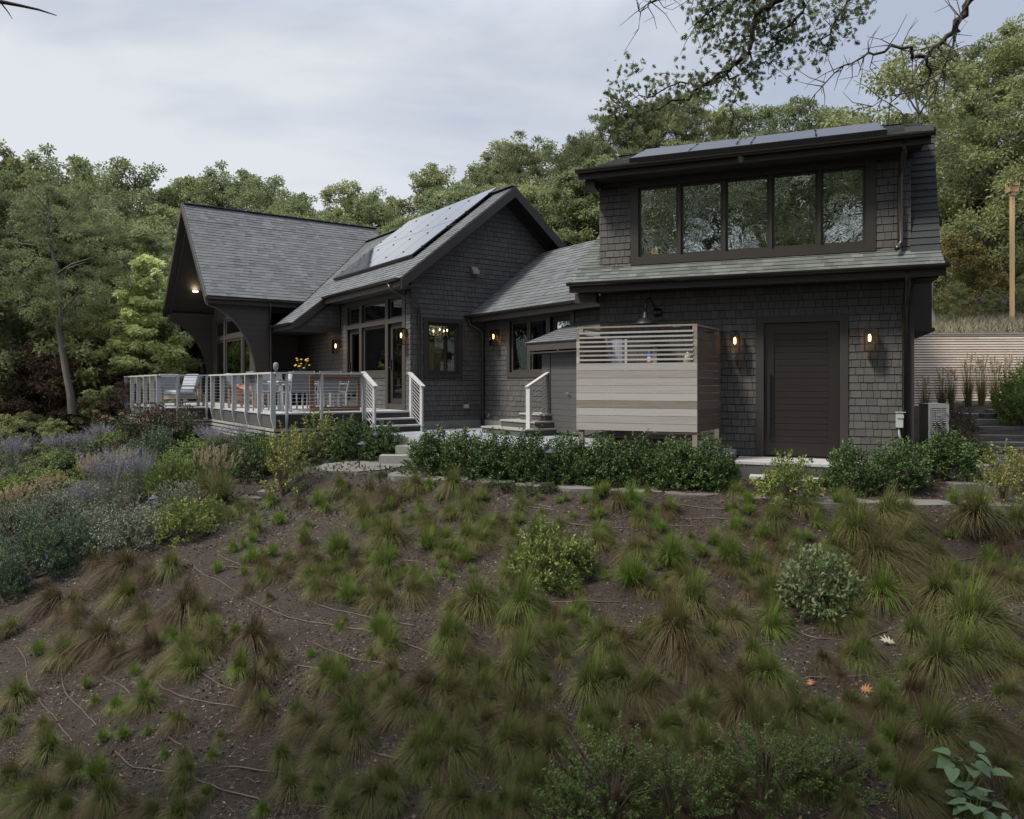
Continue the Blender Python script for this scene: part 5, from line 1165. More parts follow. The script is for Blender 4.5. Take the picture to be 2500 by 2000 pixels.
# right woods
for px, tp, Z, kd in ((2370, 120, 33, 'oakN'), (2460, 50, 31, 'oakN'), (2600, 0, 30, 'oakN'), (2290, 250, 36, 'oakN'), (2540, 130, 34, 'oakN'), (2330, 330, 34, 'oakN'), (2430, 300, 35, 'oakN'), (2480, 420, 32, 'oakN'), (2220, 330, 37, 'oakN'), (2120, 380, 38, 'oakN')):
    tline(px, tp, Z, kd, 'tall oak of the upper right wooded slope, '+('behind the garage roof edge' if px < 2300 else 'between the garage and the timber post' if px < 2440 else 'at the right picture edge'), 'tall oaks right '+str(px//150), 'oak_tree')
for px, tp, Z, kd in ((2310, 560, 30, 'org'), (2400, 600, 30, 'org'), (2460, 640, 31, 'org'), (2350, 700, 28.5, 'org')): tline(px, tp, Z, kd, 'small yellow-orange autumn tree at the foot of the right woods', 'autumn saplings on the right', 'sapling')
for px, tp, Z in ((2270, 640, 30), (2330, 690, 27), (2420, 705, 28), (2530, 660, 28), (2200, 640, 30)): tline(px, tp, Z, 'bush', 'green bush at the edge of the meadow above the retaining wall', 'bushes above the retaining wall', 'bush')
bt = make_tree(330, 12, 3.2, .5, 16, 8000, .2, G_OAK2, tw=.2, name='pale')
x = (2290-CX_)/F_*25; put_tree(bt, x, 25., .82, 2.2, 'pale-trunked tree rising just right of the garage roof', 'tree', None, 'oak_tree')
# trees behind the camera (seen in the windows), then oaks added to shade the bank
thin = [make_tree(180+i, 12, 3.6, .35, 15, 4200, .20, G_OAK, tw=.22, name='thin') for i in range(3)]
for i, (x, y, s) in enumerate(((-7, -6, 1.15), (-1.5, -8, 1.25), (4.5, -6.5, 1.2), (-14, -10, 1.2), (13, -11, 1.3), (2, -15, 1.35), (-7, -16, 1.3), (8, -20, 1.4), (-20, -18, 1.3))):
    put_tree(thin[i % 3], x, y, s*1.1, i*1.3, 'oak standing behind the photographer, reflected in the dormer windows', 'tree', 'oaks behind the viewpoint', 'oak_tree')

shade_oak = make_tree(410, 16, 5.2, .52, 22, 9000, .24, G_OAK, tw=.3, name='shade_canopy')  # out-of-view oak crowns, added to darken the bank below
for x, y, s, a in ((-4.2, -1.6, 1.0, 0), (-.2, -1.4, 1.02, 1), (4.2, -1.2, 1.05, 2), (-10.5, -1.0, 1.0, 5)): put_tree(shade_oak, x, y, s, a, 'unseen tall oak added beside the viewpoint so its crown shades the bank', 'tree', 'unseen oaks added to shade the bank', 'oak_tree')
# near oak reaching over the top right of the view
OAKPTS = np.array([(0, 0), (.06, .12), (.30, .10), (.10, .24), (.50, .32), (.12, .42), (.62, .56), (.14, .58), (.38, .84), (.08, .74), (0, 1.0), (-.08, .74), (-.38, .84), (-.14, .58), (-.62, .56), (-.12, .42), (-.50, .32), (-.10, .24), (-.30, .10), (-.06, .12)])*np.array([.85, 1])
HEART = np.array([(0, 0), (.30, -.08), (.52, .12), (.50, .42), (.28, .75), (0, 1.05), (-.28, .75), (-.50, .42), (-.52, .12), (-.30, -.08)])
def oakleaves(P, D, l, rg, OAKPTS=OAKPTS):
    n = len(P); D = unit(D); S = unit(np.cross(D, rg.normal(0, 1, (n, 3))+np.array([0, 0, .6]))); Nn = np.cross(S, D); L_ = l*rg.uniform(.65, 1.2, n)
    V = P[:, None]+(D[:, None]*OAKPTS[None, :, 1:2]+S[:, None]*OAKPTS[None, :, 0:1]+Nn[:, None]*(np.abs(OAKPTS[None, :, 0:1])*.25-OAKPTS[None, :, 1:2]**2*.12))*L_[:, None, None]
    return V.reshape(-1, 3)
oak_near = Thing('oak_tree', (8.2, 4.5, gz(8.2, 4.5)), W, 'near oak whose dark leafy branches reach over the top right corner', 'tree')
mb = MB(); rg = np.random.default_rng(77)
q = lambda px, py, Z: np.array(at(px, py, Z))
limb(mb, (8.2, 4.5, gz(8.2, 4.5)-.3), (7.4, 5.4, 5.0), .24, .15, rg, n=10, seg=6); oak_near.part('trunk', mb, m_barkd, smooth=True)
br = MB(); twig_pts = []
def poly(pts, r0, r1):
    P = [pts[0]]
    for a, b in zip(pts, pts[1:]):
        for t in (.25, .5, .75, 1.): P.append(a*(1-t)+b*t+rg.normal(0, .022, 3)*(t < 1))
    n = len(P); br.tube(P, [r0+(r1-r0)*i/(n-1) for i in range(n)], 7, cap=False); return P
A_ = poly([np.array((7.4, 5.4, 5.0)), q(2600, -160, 7.0), q(2440, -90, 7.0), q(2366, 0, 7.1), q(2330, 70, 7.2), q(2288, 112, 7.3), q(2262, 140, 7.4)], .050, .017)
B_ = poly([q(2262, 140, 7.4), q(2200, 118, 7.4), q(2120, 128, 7.5), q(2060, 160, 7.6), q(1990, 230, 7.7)], .020, .004)
C0_ = poly([q(2262, 140, 7.4), q(2268, 190, 7.5), q(2230, 225, 7.5), q(2130, 260, 7.6)], .016, .004)
A2 = poly([np.array((7.4, 5.4, 5.0)), q(2500, -300, 6.6), q(2150, -160, 6.8), q(1960, -40, 6.9), q(1890, 4, 7.0), q(1840, 58, 7.0), q(1832, 128, 7.0), q(1780, 172, 7.1), q(1712, 212, 7.1), q(1640, 245, 7.2), q(1560, 285, 7.2), q(1530, 335, 7.2)], .046, .003)
D1 = poly([A2[30], q(1800, 185, 7.2), q(1792, 250, 7.2), q(1800, 310, 7.2)], .014, .004)
D2 = poly([q(1712, 212, 7.1), q(1660, 200, 7.1), q(1600, 235, 7.1), q(1540, 225, 7.2)], .010, .004)
D3 = poly([q(1560, 285, 7.2), q(1520, 260, 7.2), q(1500, 240, 7.3)], .008, .003)
E1 = poly([q(1960, -40, 6.9), q(1960, 30, 7.0), q(1900, 90, 7.1), q(1870, 150, 7.2)], .02, .005)
E2 = poly([q(2150, -160, 6.8), q(2080, -20, 7.0), q(2040, 50, 7.1), q(2010, 110, 7.2)], .025, .005)
E3 = poly([q(1890, 4, 7.0), q(1800, -10, 7.0), q(1740, 20, 7.1), q(1700, 60, 7.1)], .018, .004)
E4 = poly([q(2366, 0, 7.1), q(2340, 60, 7.0), q(2310, 150, 7.0), q(2290, 200, 7.1)], .012, .004)
Fb = poly([q(1900, -60, 7.4), q(1640, -30, 7.6), q(1590, 5, 7.6), q(1560, 28, 7.6)], .012, .004)
bare = [B_, C0_, A_[16:], E4, Fb]
for P in bare:
    for p in P[2:]:
        for k2 in range(2):
            d = rg.normal(0, 1, 3); d[1] *= .5; d[2] -= .2; d = unit(d)*rg.uniform(.15, .42)
            tpts = [p, p+d*.5+rg.normal(0, .03, 3), p+d]; br.tube(tpts, [.006, .004, .002], 4, cap=False)
            if rg.random() < .6: br.tube([tpts[1], tpts[1]+unit(rg.normal(0, 1, 3))*.14], [.003, .0015], 4, cap=False)
LC = []
def leafy(P, k_, spread, i0=0):
    for p in P[i0:]:
        for _ in range(k_):
            d = rg.normal(0, 1, 3)*np.array([1, .7, .8]); e = p+unit(d)*rg.uniform(.08, spread)+np.array([0, 0, -.03]); br.tube([p, (p+e)/2+rg.normal(0, .02, 3), e], [.005, .003, .002], 4, cap=False); LC.append(e)
leafy(A2[:34], 3, .32, 18); leafy(A2[34:], 1, .12); leafy(E1, 4, .3, 2); leafy(E2, 4, .32, 3); leafy(E3, 4, .32, 1); leafy(D1, 1, .16, 5); leafy(D2, 2, .15); leafy(D3, 3, .12)
for px, py, n_, r in ((1740, 50, 24, .30), (1830, 80, 22, .32), (1900, 55, 24, .32), (1960, 80, 14, .30), (1790, 120, 14, .26), (2010, 35, 14, .30), (1870, 15, 26, .36), (1720, 10, 14, .24), (1930, 130, 6, .18), (1600, 240, 5, .16), (1700, 265, 5, .16), (1860, 245, 4, .16), (1530, 200, 8, .12), (1505, 215, 6, .10)):
    c = q(px, py-28, 7.15)
    for _ in range(int(n_*.60)): LC.append(c+rg.normal(0, r*.55, 3)*np.array([1, 1, .8]))
oak_near.part('branches', br, m_barkd, smooth=True)
LC = np.array(LC); kL = 6; P = np.repeat(LC, kL, 0)+rg.normal(0, .05, (len(LC)*kL, 3)); D = rg.normal(0, 1, P.shape)+np.array([0, 0, -.25])
me = npmesh('leaves', oakleaves(P, D, .070, rg), 20, np.clip(rg.normal(.45, .25, len(P)), 0, 1), G_NEAR); o = bpy.data.objects.new('leaves', me); link(o, oak_near.e); o.location = (-8.2, -4.5, -gz(8.2, 4.5))
# little twig entering the top left corner
tw_ = MB(); rg = np.random.default_rng(5)
tw_.tube([q(-300, -160, 5), q(-60, -6, 5), q(0, 4, 5), q(50, 14, 5), q(95, 24, 5), q(138, 38, 5)], [.05, .02, .014, .010, .007, .003], 6); tw_.tube([q(0, 4, 5), q(20, 30, 5.05), q(30, 46, 5.05)], [.007, .004, .002], 4)
c = q(-300, -160, 5); tr = Thing('bare_tree', (c[0]-.4, 5, gz(c[0]-.4, 5)), W, 'bare branch tip poking into the top left corner', 'tree')
tr.part('branch', tw_, m_barkd); mb = MB(); mb.tube([(c[0]-.4, 5, gz(c[0]-.4, 5)-.2), (c[0]-.35, 5, 2.5), c], [.16, .11, .05], 8); tr.part('trunk', mb, m_barkd)

# ------------------------------------------------------------------ shrubs and perennials
def stems_mb(mb, n, H, R_, rg, r=.006, arch=.2):
    tips = []
    for i in range(n):
        a = rg.uniform(0, 6.28); rr = R_*rg.uniform(.3, 1); h = H*rg.uniform(.6, 1)
        tip = np.array((rr*math.cos(a), rr*math.sin(a), h)); mid = tip*np.array([.4, .4, .6]); mb.tube([(0, 0, -.05), mid, tip], [r, r*.7, r*.35], 4, cap=False); tips.append((mid, tip))
    return tips
def leafy_shrub(seed, H, R_, nst, nl, ll, lw, lm, name='shrub', up=.5, along=.75, flowers=None, droop=.15, open_=.0, shape='dome'):
    """prototype: stems with leaves along the outer part of each; optional flowers (material, n, size, kind)"""
    rg = np.random.default_rng(seed); sm = MB(); tips = stems_mb(sm, min(nst, 40), H*.9, R_*.85, rg)
    A = []; B = []
    for i in range(nst):
        a = rg.uniform(0, 6.28); u = rg.uniform(0, 1)**.5
        el = math.acos(rg.uniform(0, 1)); q0_ = rg.uniform(.62, 1.16); rr = R_*math.sin(el)*q0_; h = H*(.08+.92*math.cos(el))*q0_*rg.uniform(.9, 1.05)
        tip = np.array((rr*math.cos(a), rr*math.sin(a), h)); A.append(tip*np.array([.55, .55, .55])+rg.normal(0, .03*R_, 3)); B.append(tip)
    A = np.array(A); B = np.array(B); idx = rg.integers(0, nst, nl); t = 1-rg.uniform(0, along, nl)**1.3
    P = A[idx]*(1-t[:, None])+B[idx]*t[:, None]+rg.normal(0, ll*.35, (nl, 3)); P[:, 2] = np.maximum(P[:, 2], .01)
    D = unit(B-A)[idx]*.6+rg.normal(0, .7, (nl, 3))+np.array([0, 0, up])
    V = leaves(P, D, ll, lw, rg, droop); vals = np.clip(rg.normal(.45, .2, nl)+(rg.random(nst)[idx]-.5)*.35+(t-.6)*.35, 0, 1)
    out_ = [('stems', sm.mesh(name+'_stems', m_stem)), ('leaves', npmesh(name+'_leaves', V, 4, vals, lm))]
    if flowers:
        fm_, nf, fs, kd = flowers; ii = rg.integers(0, nst, nf); c = B[ii]+rg.normal(0, .03, (nf, 3))+np.array([0, 0, fs*.5]); kq = {'head': 26, 'flat': 34, 'dot': 6}[kd]
        P = np.repeat(c, kq, 0); sp = {'head': (.5, .5, .45), 'flat': (.9, .9, .14), 'dot': (.3, .3, .3)}[kd]; P = P+rg.normal(0, fs*.5, P.shape)*np.array(sp)
        V = leaves(P, rg.normal(0, 1, P.shape)+np.array([0, 0, .5]), fs*{'head': .45, 'flat': .3, 'dot': 1.0}[kd], fs*{'head': .35, 'flat': .25, 'dot': .8}[kd], rg, 0)
        out_.append(('flower_heads', npmesh(name+'_flowers', V, 4, np.clip(rg.normal(.5, .25, len(P)), 0, 1), fm_)))
    return out_
def blades(rg, n, L_, w_, r0, spread, lm, name, brown=.5, droop=.9, seg=4, up=1.0, vmean=None, flop=0.):
    a = rg.uniform(0, 2*np.pi, n); l = L_*rg.uniform(.55, 1.1, n); out_r = spread[0]+(spread[1]-spread[0])*rg.random(n)**.75
    base = np.stack([r0*np.cos(a)*rg.random(n), r0*np.sin(a)*rg.random(n), np.zeros(n)-.01], 1); a2 = a+rg.normal(0, .45, n)
    H_d = np.stack([np.cos(a2), np.sin(a2), np.zeros(n)], 1); S = np.stack([-np.sin(a2), np.cos(a2), np.zeros(n)], 1)
    t = np.linspace(0, 1, seg+1)
    X = base[:, None]+H_d[:, None]*(out_r*l)[:, None, None]*(t**1.3)[None, :, None]
    if flop: X = X+np.array([0, -1., -.25])*(flop*out_r*l)[:, None, None]*(t**1.8)[None, :, None]; X = X+np.array([.35, 0, 0])*flop*math.sin(n)*(l[:, None]*t**2)[..., None]
    z = (l*up)[:, None]*(t[None]*(1.30-out_r[:, None]*.25)-droop*out_r[:, None]*t[None]**2); X[..., 2] += z
    X += np.cumsum(rg.normal(0, .026*L_, X.shape), 1)*t[None, :, None]; X[..., 2] = np.maximum(X[..., 2], .006+np.minimum(0, X[..., 1])*.26)
    wd = (w_*rg.uniform(.7, 1.3, n))[:, None]*np.maximum(.12, 1-t**1.6)[None]
    Lf = X-S[:, None]*wd[..., None]/2; Rt = X+S[:, None]*wd[..., None]/2
    V = np.stack([Lf[:, :-1], Rt[:, :-1], Rt[:, 1:], Lf[:, 1:]], 2).reshape(-1, 3)
    if vmean is None: vm = np.clip(rg.normal(1-brown, .30, n)-out_r*.22*(brown > .1), 0, 1)
    else: vm = np.clip(rg.normal(vmean, .15, n), 0, 1)
    vals = np.clip(np.repeat(vm, seg)+np.tile(np.linspace(.06, -.14, seg), n), 0, 1)
    return V, vals
M_SEDGE = leafmat('sedge_blades', [(.040, .027, .018), (.18, .128, .080), (.145, .132, .055), (.095, .145, .030), (.155, .26, .036)], transl=.3, objrand=.10, attr=.9, spec=.2)
tus = {}
for key, (n, br_, wd, sp, L_, up_, dr) in {'b': (1400, .70, .0094, (.15, .92), .68, 1.05, 1.42), 'm': (1400, .34, .0094, (.15, .92), .68, 1.15, 1.40), 'g': (950, .18, .0098, (.12, .88), .62, 1.2, 1.3), 'G': (700, .04, .0095, (.10, .80), .54, 1.15, 1.0)}.items():
    tus[key] = []
    for i in range(6):
        rg = np.random.default_rng(500+i*7+ord(key)); V, vals = blades(rg, n+i*10, L_*(.85+.07*i), wd, .05+.03*(i % 3), sp, None, 't', br_+(i-2.5)*.04, dr, up=up_*(1.1-.04*i), flop={'b': .75, 'm': .65, 'g': .45, 'G': .2}[key])
        if key in 'mb': V2, v2 = blades(rg, 260 if key == 'm' else 130, L_*.60, .011, .06, (.1, .6), None, 't', .12 if key == 'm' else .4, .5, up=1.0); V = np.concatenate([V, V2]); vals = np.concatenate([vals, v2])
        tus[key].append(npmesh('sedge_tussock', V, 4, vals, M_SEDGE))
def place(meshset, x, y, z, s, rz, name, label, cat, group, sz=1.):
    """meshset: a mesh, or [(part, mesh), ...]"""
    if isinstance(meshset, list):
        e = bpy.data.objects.new(name, None); link(e)
        for pn, m_ in meshset: o = bpy.data.objects.new(pn, m_); link(o, e)
    else: e = bpy.data.objects.new(name, meshset); link(e)
    e.location = (x, y, z); e.rotation_euler = (0, 0, rz); e.scale = (s, s, s*sz); tag(e, label, cat, group); return e
T1 = [(1000,190,200,'m'),(740,180,260,'b'),(320,380,220,'b'),(750,360,220,'m'),(480,480,160,'b'),(1090,400,300,'b'),(30,580,130,'b'),(230,690,130,'G'),(270,800,70,'g'),(460,560,150,'b'),(600,600,200,'b'),(450,740,130,'g'),(700,700,240,'b'),(900,650,240,'b'),(1100,700,200,'m'),(1260,540,110,'G'),(1280,620,200,'m'),(1480,600,210,'b'),(1020,610,100,'g'),(1430,240,90,'G'),(1275,220,90,'G'),(1620,250,90,'G'),(1840,210,80,'G'),(1600,110,130,'G'),(1480,120,90,'g'),(1370,100,90,'g'),(1780,60,120,'G'),(1980,130,170,'G'),(1840,330,140,'m'),(2040,380,150,'G'),(1580,380,110,'b'),(1590,770,180,'m'),(1400,800,240,'m'),(790,830,95,'G'),(510,890,90,'G'),(560,980,90,'g'),(840,910,90,'G'),(735,1050,90,'G'),(1000,1070,80,'g'),(1500,880,250,'b'),(1550,1060,200,'b'),(1740,1050,210,'m'),(600,1200,110,'G'),(720,1190,130,'G'),(870,1170,110,'G'),(60,1130,170,'m'),(250,1120,110,'m'),(290,1260,230,'m'),(440,1400,250,'m'),(570,1410,180,'G'),(70,1420,220,'m'),(250,1560,310,'m'),(620,1560,270,'m'),(780,1590,240,'b'),(1050,1640,190,'g'),(970,1300,110,'g'),(1080,1310,130,'m'),(1240,1310,120,'m'),(1080,1490,120,'g'),(1290,1180,130,'m'),(1540,1620,140,'g'),(1700,1490,190,'m'),(2050,1500,170,'m'),(1650,1330,170,'m'),(1820,720,70,'G'),(1990,870,160,'G'),(2030,1000,240,'b'),(2090,1180,230,'m'),(2020,520,80,'b'),(1150,1600,150,'b'),(560,160,160,'b'),(640,280,150,'b'),(880,250,150,'b'),(850,480,170,'b'),(1000,500,190,'b'),(1180,480,150,'m'),(350,480,140,'b'),(430,400,140,'b'),(120,1560,200,'m'),(400,1620,200,'m'),(900,1630,200,'m')]
T2 = [(70,60,180,'b'),(300,110,200,'b'),(440,60,160,'b'),(500,60,140,'g'),(620,60,200,'m'),(770,130,110,'G'),(550,140,70,'G'),(660,120,70,'g'),(790,80,120,'b'),(370,190,50,'g'),(590,210,95,'g'),(690,290,95,'g'),(460,270,60,'g'),(1180,140,65,'G'),(1270,145,85,'G'),(1380,100,115,'G'),(1500,160,160,'G'),(1350,220,75,'G'),(1640,215,75,'G'),(1040,130,75,'g'),(490,370,130,'G'),(310,330,170,'m'),(190,290,85,'G'),(75,410,130,'G'),(690,430,95,'G'),(570,400,75,'g'),(290,480,170,'g'),(100,620,100,'g'),(250,640,120,'g'),(420,590,180,'m'),(310,750,80,'G'),(310,870,115,'g'),(740,640,210,'m'),(960,680,240,'m'),(620,690,130,'g'),(600,830,210,'m'),(1510,540,190,'G'),(1530,390,130,'m'),(1700,440,200,'G'),(1330,340,120,'m'),(1230,580,110,'m'),(1260,680,95,'g'),(1680,600,110,'b'),(1720,760,220,'m'),(1790,900,230,'b'),(1000,870,180,'g'),(1180,920,140,'m'),(950,960,260,'m'),(1300,1070,270,'m'),(1450,1040,280,'m'),(640,980,200,'m'),(780,980,150,'m'),(880,1030,180,'m'),(60,1050,180,'m'),(220,1030,130,'m'),(360,1150,220,'m'),(130,1230,230,'m'),(500,1050,200,'b'),(620,1180,230,'b'),(810,1130,180,'m'),(960,1160,200,'b'),(1080,1050,180,'b'),(1110,1230,180,'m'),(640,1380,250,'m'),(900,1340,230,'m'),(1110,1400,220,'m'),(1280,1240,160,'m'),(290,1520,160,'m'),(460,1480,170,'g'),(120,1580,160,'g'),(640,1640,250,'m'),(780,1680,200,'m'),(980,1570,210,'m'),(960,1680,180,'m'),(170,170,150,'b'),(210,90,160,'b'),(380,80,140,'b'),(120,130,130,'b'),(800,1230,200,'b'),(700,1280,200,'b'),(1000,1290,180,'b'),(790,1420,180,'b'),(540,1290,180,'m'),(150,1100,170,'b'),(320,1060,150,'b')]
T3 = [(360,190,65,'G'),(460,150,85,'G'),(400,280,105,'G'),(290,350,95,'G'),(370,440,140,'G'),(590,250,120,'g'),(790,250,115,'g'),(680,350,110,'m'),(180,330,90,'b'),(880,370,160,'m'),(1000,310,210,'m'),(1150,190,270,'m'),(1100,430,240,'m'),(1210,360,200,'m'),(980,170,70,'g'),(1480,150,120,'G'),(1590,240,190,'g'),(1790,270,150,'g'),(1480,310,95,'g'),(1380,440,105,'g'),(1730,370,120,'b'),(1760,560,190,'m'),(570,600,140,'G'),(1130,620,210,'g'),(1410,600,260,'m'),(1560,740,280,'g'),(1280,810,200,'g'),(980,730,130,'g'),(190,650,190,'m'),(370,740,180,'m'),(570,770,200,'g'),(100,800,240,'m'),(480,900,130,'g'),(560,1000,250,'m'),(830,930,170,'b'),(920,1010,110,'b'),(1020,880,100,'b'),(260,1000,220,'b'),(280,1120,170,'m'),(430,1160,190,'m'),(700,1200,240,'m'),(1140,1100,115,'G'),(1200,1200,150,'m'),(1400,960,280,'g'),(1540,910,240,'g'),(1380,1280,280,'m'),(1590,1260,280,'m'),(110,1270,190,'m'),(170,1390,170,'m'),(310,1530,210,'b'),(1180,1340,190,'g'),(1230,1580,280,'m'),(1080,1390,190,'b'),(960,1660,190,'m'),(1780,1640,190,'g'),(60,1530,200,'b'),(500,1280,190,'m'),(1740,950,180,'m'),(1480,1400,160,'b'),(860,1250,150,'b'),(640,420,160,'m'),(500,450,130,'g')]
LBL = {'b': 'withered brown arching sedge tussock on the bare soil bank', 'm': 'arching sedge tussock, green in the middle and tawny outside, on the bank', 'g': 'medium green sedge tuft on the bank below the path', 'G': 'small bright green upright sedge tuft on the bank'}
GRP = {'b': 'withered brown tussocks', 'm': 'two-coloured tussocks', 'g': 'medium green tufts', 'G': 'bright green tufts'}
def lz(px, py): return ('upper' if py < 1420 else 'middle' if py < 1680 else 'lowest')+' part of the bank, '+('left side' if px < 830 else 'centre' if px < 1660 else 'right side')
LBL = {'b': 'withered brown arching sedge tussock, ', 'm': 'arching sedge tussock with green heart and tawny fringe, ', 'g': 'medium green sedge tuft, ', 'G': 'small bright green upright sedge tuft, '}
TL = []
for lst, x0, y0, k_ in ((T1, 0, 1300, .4174), (T2, 800, 1150, .493), (T3, 1600, 1150, .493)):
    for zx, zy, w_, kd in lst:
        if kd == 'm' and rnd.random() < .40: kd = 'g'
        elif kd == 'b' and x0 > 0 and rnd.random() < .35: kd = 'm'
        px, py, wp = x0+zx*k_, y0+zy*k_, w_*k_
        x, y, z = gpix(px, py+wp*.20); s = 1.45*wp/F_*y*{'G': 1.3, 'g': 1.12, 'm': .98, 'b': .95}[kd]*rnd.uniform(.78, 1.08)*(.90 if py > 1600 else 1)*(.72 if py < 1215 else .86 if py < 1260 else 1)
        TL.append((s/y, kd, px, py, x, y, z, s, rnd.uniform(-.6, .6)+px/2500*.5-.25, rnd.uniform(.85, 1.1)))
for i in range(330):
    px = rnd.uniform(0, 2500) if i < 110 else 700+1850*rnd.random()**.8; py = 1270+730*rnd.random()**.9
    if px < 700-(py-1270)*.9 and py < 1450: continue
    wp = rnd.uniform(28, 72)*(1 if py < 1500 else 1.35); x, y, z = gpix(px, py); kd = rnd.choice('bmgggG' if py < 1600 else 'bmmggg')
    TL.append((1.5*wp/F_, kd, px, py, x, y, z, 1.5*wp/F_*y, rnd.uniform(-.6, .6), .8))
for i in range(210):
    px = rnd.uniform(560, 2250); py = 1205+250*rnd.random()
    if px < 860 and py < 1230: continue
    wp = rnd.uniform(30, 62); x, y, z = gpix(px, py); kd = rnd.choice('bmggGG' if px > 900 else 'bbmgG')
    TL.append((.9*wp/F_, kd, px, py, x, y, z, 1.5*wp/F_*y, rnd.uniform(-.6, .6), .85))
TL.sort(reverse=True)
for q_ in TL[:290]:
    _, kd, px, py, x, y, z, s, rz, sz_ = q_
    place(rnd.choice(tus[kd]), x, y, z-.01, s, rz, 'sedge_tussock', LBL[kd]+lz(px, py), 'grass tussock', GRP[kd]+', '+lz(px, py), sz=sz_)
VV, vv = [], []
for q_ in TL[290:]:
    _, kd, px, py, x, y, z, s, rz, sz_ = q_; m_ = rnd.choice(tus[kd]); nv = len(m_.vertices); co = np.empty(nv*3, np.float32); m_.vertices.foreach_get('co', co); co = co.reshape(-1, 4, 3); va = np.empty(len(m_.polygons), np.float32); m_.attributes['v'].data.foreach_get('value', va)
    nq = len(co)//4; keep = np.repeat(RG.random(nq) < .6, 4)
    if len(keep) < len(co): keep = np.concatenate([keep, np.zeros(len(co)-len(keep), bool)])
    co = co[keep]; va = va[keep]; c_, s_2 = math.cos(rz), math.sin(rz)
    VV.append(np.stack([x+s*(co[..., 0]*c_-co[..., 1]*s_2), y+s*(co[..., 0]*s_2+co[..., 1]*c_), z-.01+s*sz_*co[..., 2]], -1).reshape(-1, 3)); vv.append(va)
me = npmesh('small_sedge_tufts', np.concatenate(VV), 4, np.concatenate(vv), M_SEDGE); o = bpy.data.objects.new('small_sedge_tufts', me); link(o); tag(o, 'scattered smallest sedge tufts filling the gaps between the tussocks', 'small grass tufts', kind='stuff')

# hedge
M_HOL = leafmat('inkberry_leaves', [(.022, .040, .014), (.052, .090, .028), (.12, .185, .062)], transl=.15, rough=.5, spec=.3, objrand=.15)
hol = [leafy_shrub(700+i, .78, .42, 340, 8500, .046, .022, M_HOL, up=.55, along=.6) for i in range(3)]
HED = [(864, 1142, 16.1, 106), (938, 1128, 15.85, 88), (1062, 1148, 13.5, 116), (1137, 1155, 13.1, 112), (1216, 1162, 12.8, 112), (1300, 1168, 12.4, 112), (1388, 1172, 12.1, 118), (1474, 1174, 12.0, 112), (1560, 1176, 11.7, 112), (1650, 1184, 11.4, 116), (1742, 1188, 11.2, 118)]
for i, (px, py, Z, wp) in enumerate(HED):
    x = (px-CX_)/F_*Z; z = gz(x, Z); nm = ['leftmost', 'second', 'third', 'fourth', 'fifth', 'sixth', 'seventh', 'eighth', 'ninth'][i-2] if i >= 2 else ''
    lab = f'round glossy evergreen shrub, {nm} from the granite steps in the long hedge' if i > 2 else 'round glossy evergreen shrub directly right of the granite steps, first of the hedge' if i == 2 else ['round evergreen shrub under the deck railing, left one of the pair', 'round evergreen shrub beside the deck steps, right one of the pair'][i]
    ztop = ZC_-({0: 1020, 1: 1035}.get(i, 1048+(px-1050)*.038)-H_)/F_*Z
    s = wp/F_*Z/.70*rnd.uniform(.94, 1.06); place(hol[i % 3], x, Z+rnd.uniform(-.08, .08), z, s, i*1.9, 'evergreen_shrub', lab, 'shrub', 'round evergreen shrubs', sz=(ztop-z)/(.80*s))
for i, (px, Z, wp, tp) in enumerate(((2076, 10.9, 128, 1083), (2190, 11.0, 140, 1078), (2310, 11.4, 150, 1058), (2375, 12.4, 90, 1075))):
    x = (px-CX_)/F_*Z; z = gz(x, Z); s = wp/F_*Z/.84; ztop = ZC_-(tp-H_)/F_*Z
    place(hol[i % 3], x, Z, z, s, i*1.7, 'evergreen_shrub', ['dark evergreen shrub right of the door platform, leftmost of the right group', 'dark evergreen shrub below the meter box, second of the right group', 'dark evergreen shrub in front of the heat pump', 'small dark evergreen shrub right of the heat pump'][i], 'shrub', 'round evergreen shrubs', sz=(ztop-z)/(.80*s))

# named species prototypes
L1 = leafmat('yellow_green_leaves', [(.07, .10, .028), (.13, .19, .045), (.24, .30, .09)], transl=.3)
L2 = leafmat('dark_green_leaves', [(.022, .038, .018), (.050, .078, .032), (.10, .14, .055)], transl=.2)
L3 = leafmat('silver_green_leaves', [(.075, .098, .055), (.145, .172, .115), (.25, .27, .20)], transl=.2)
L4 = leafmat('blue_green_leaves', [(.040, .065, .036), (.080, .125, .065), (.15, .205, .12)], transl=.2)
L5 = leafmat('mixed_red_green_leaves', [(.065, .095, .028), (.13, .18, .045), (.22, .25, .065), (.24, .11, .06)], transl=.25)
L6 = leafmat('dry_brown_leaves', [(.05, .036, .026), (.10, .075, .05), (.12, .12, .06)], transl=.2)
F_LAV = leafmat('lavender_flowers', [(.14, .13, .18), (.22, .205, .28), (.32, .30, .38)], transl=.15)
F_BRN = leafmat('dark_seedheads', [(.035, .018, .014), (.075, .040, .030), (.12, .07, .05)], transl=.05)
F_PNK = leafmat('pink_flower_heads', [(.22, .11, .10), (.36, .20, .17), (.50, .33, .28)], transl=.1)
F_DPK = leafmat('dusky_pink_heads', [(.11, .04, .045), (.20, .08, .08), (.28, .14, .13)], transl=.1)
F_YEL = leafmat('yellow_flowers', [(.50, .42, .05), (.65, .58, .12)], transl=.1)
F_BLU = leafmat('blue_flowers', [(.13, .12, .38), (.24, .22, .55)], transl=.1)
F_TAN = leafmat('tan_plumes', [(.22, .17, .10), (.36, .29, .19), (.48, .40, .28)], transl=.4)
F_WHT = leafmat('white_flower_specks', [(.26, .27, .22), (.42, .42, .37)], transl=.2)
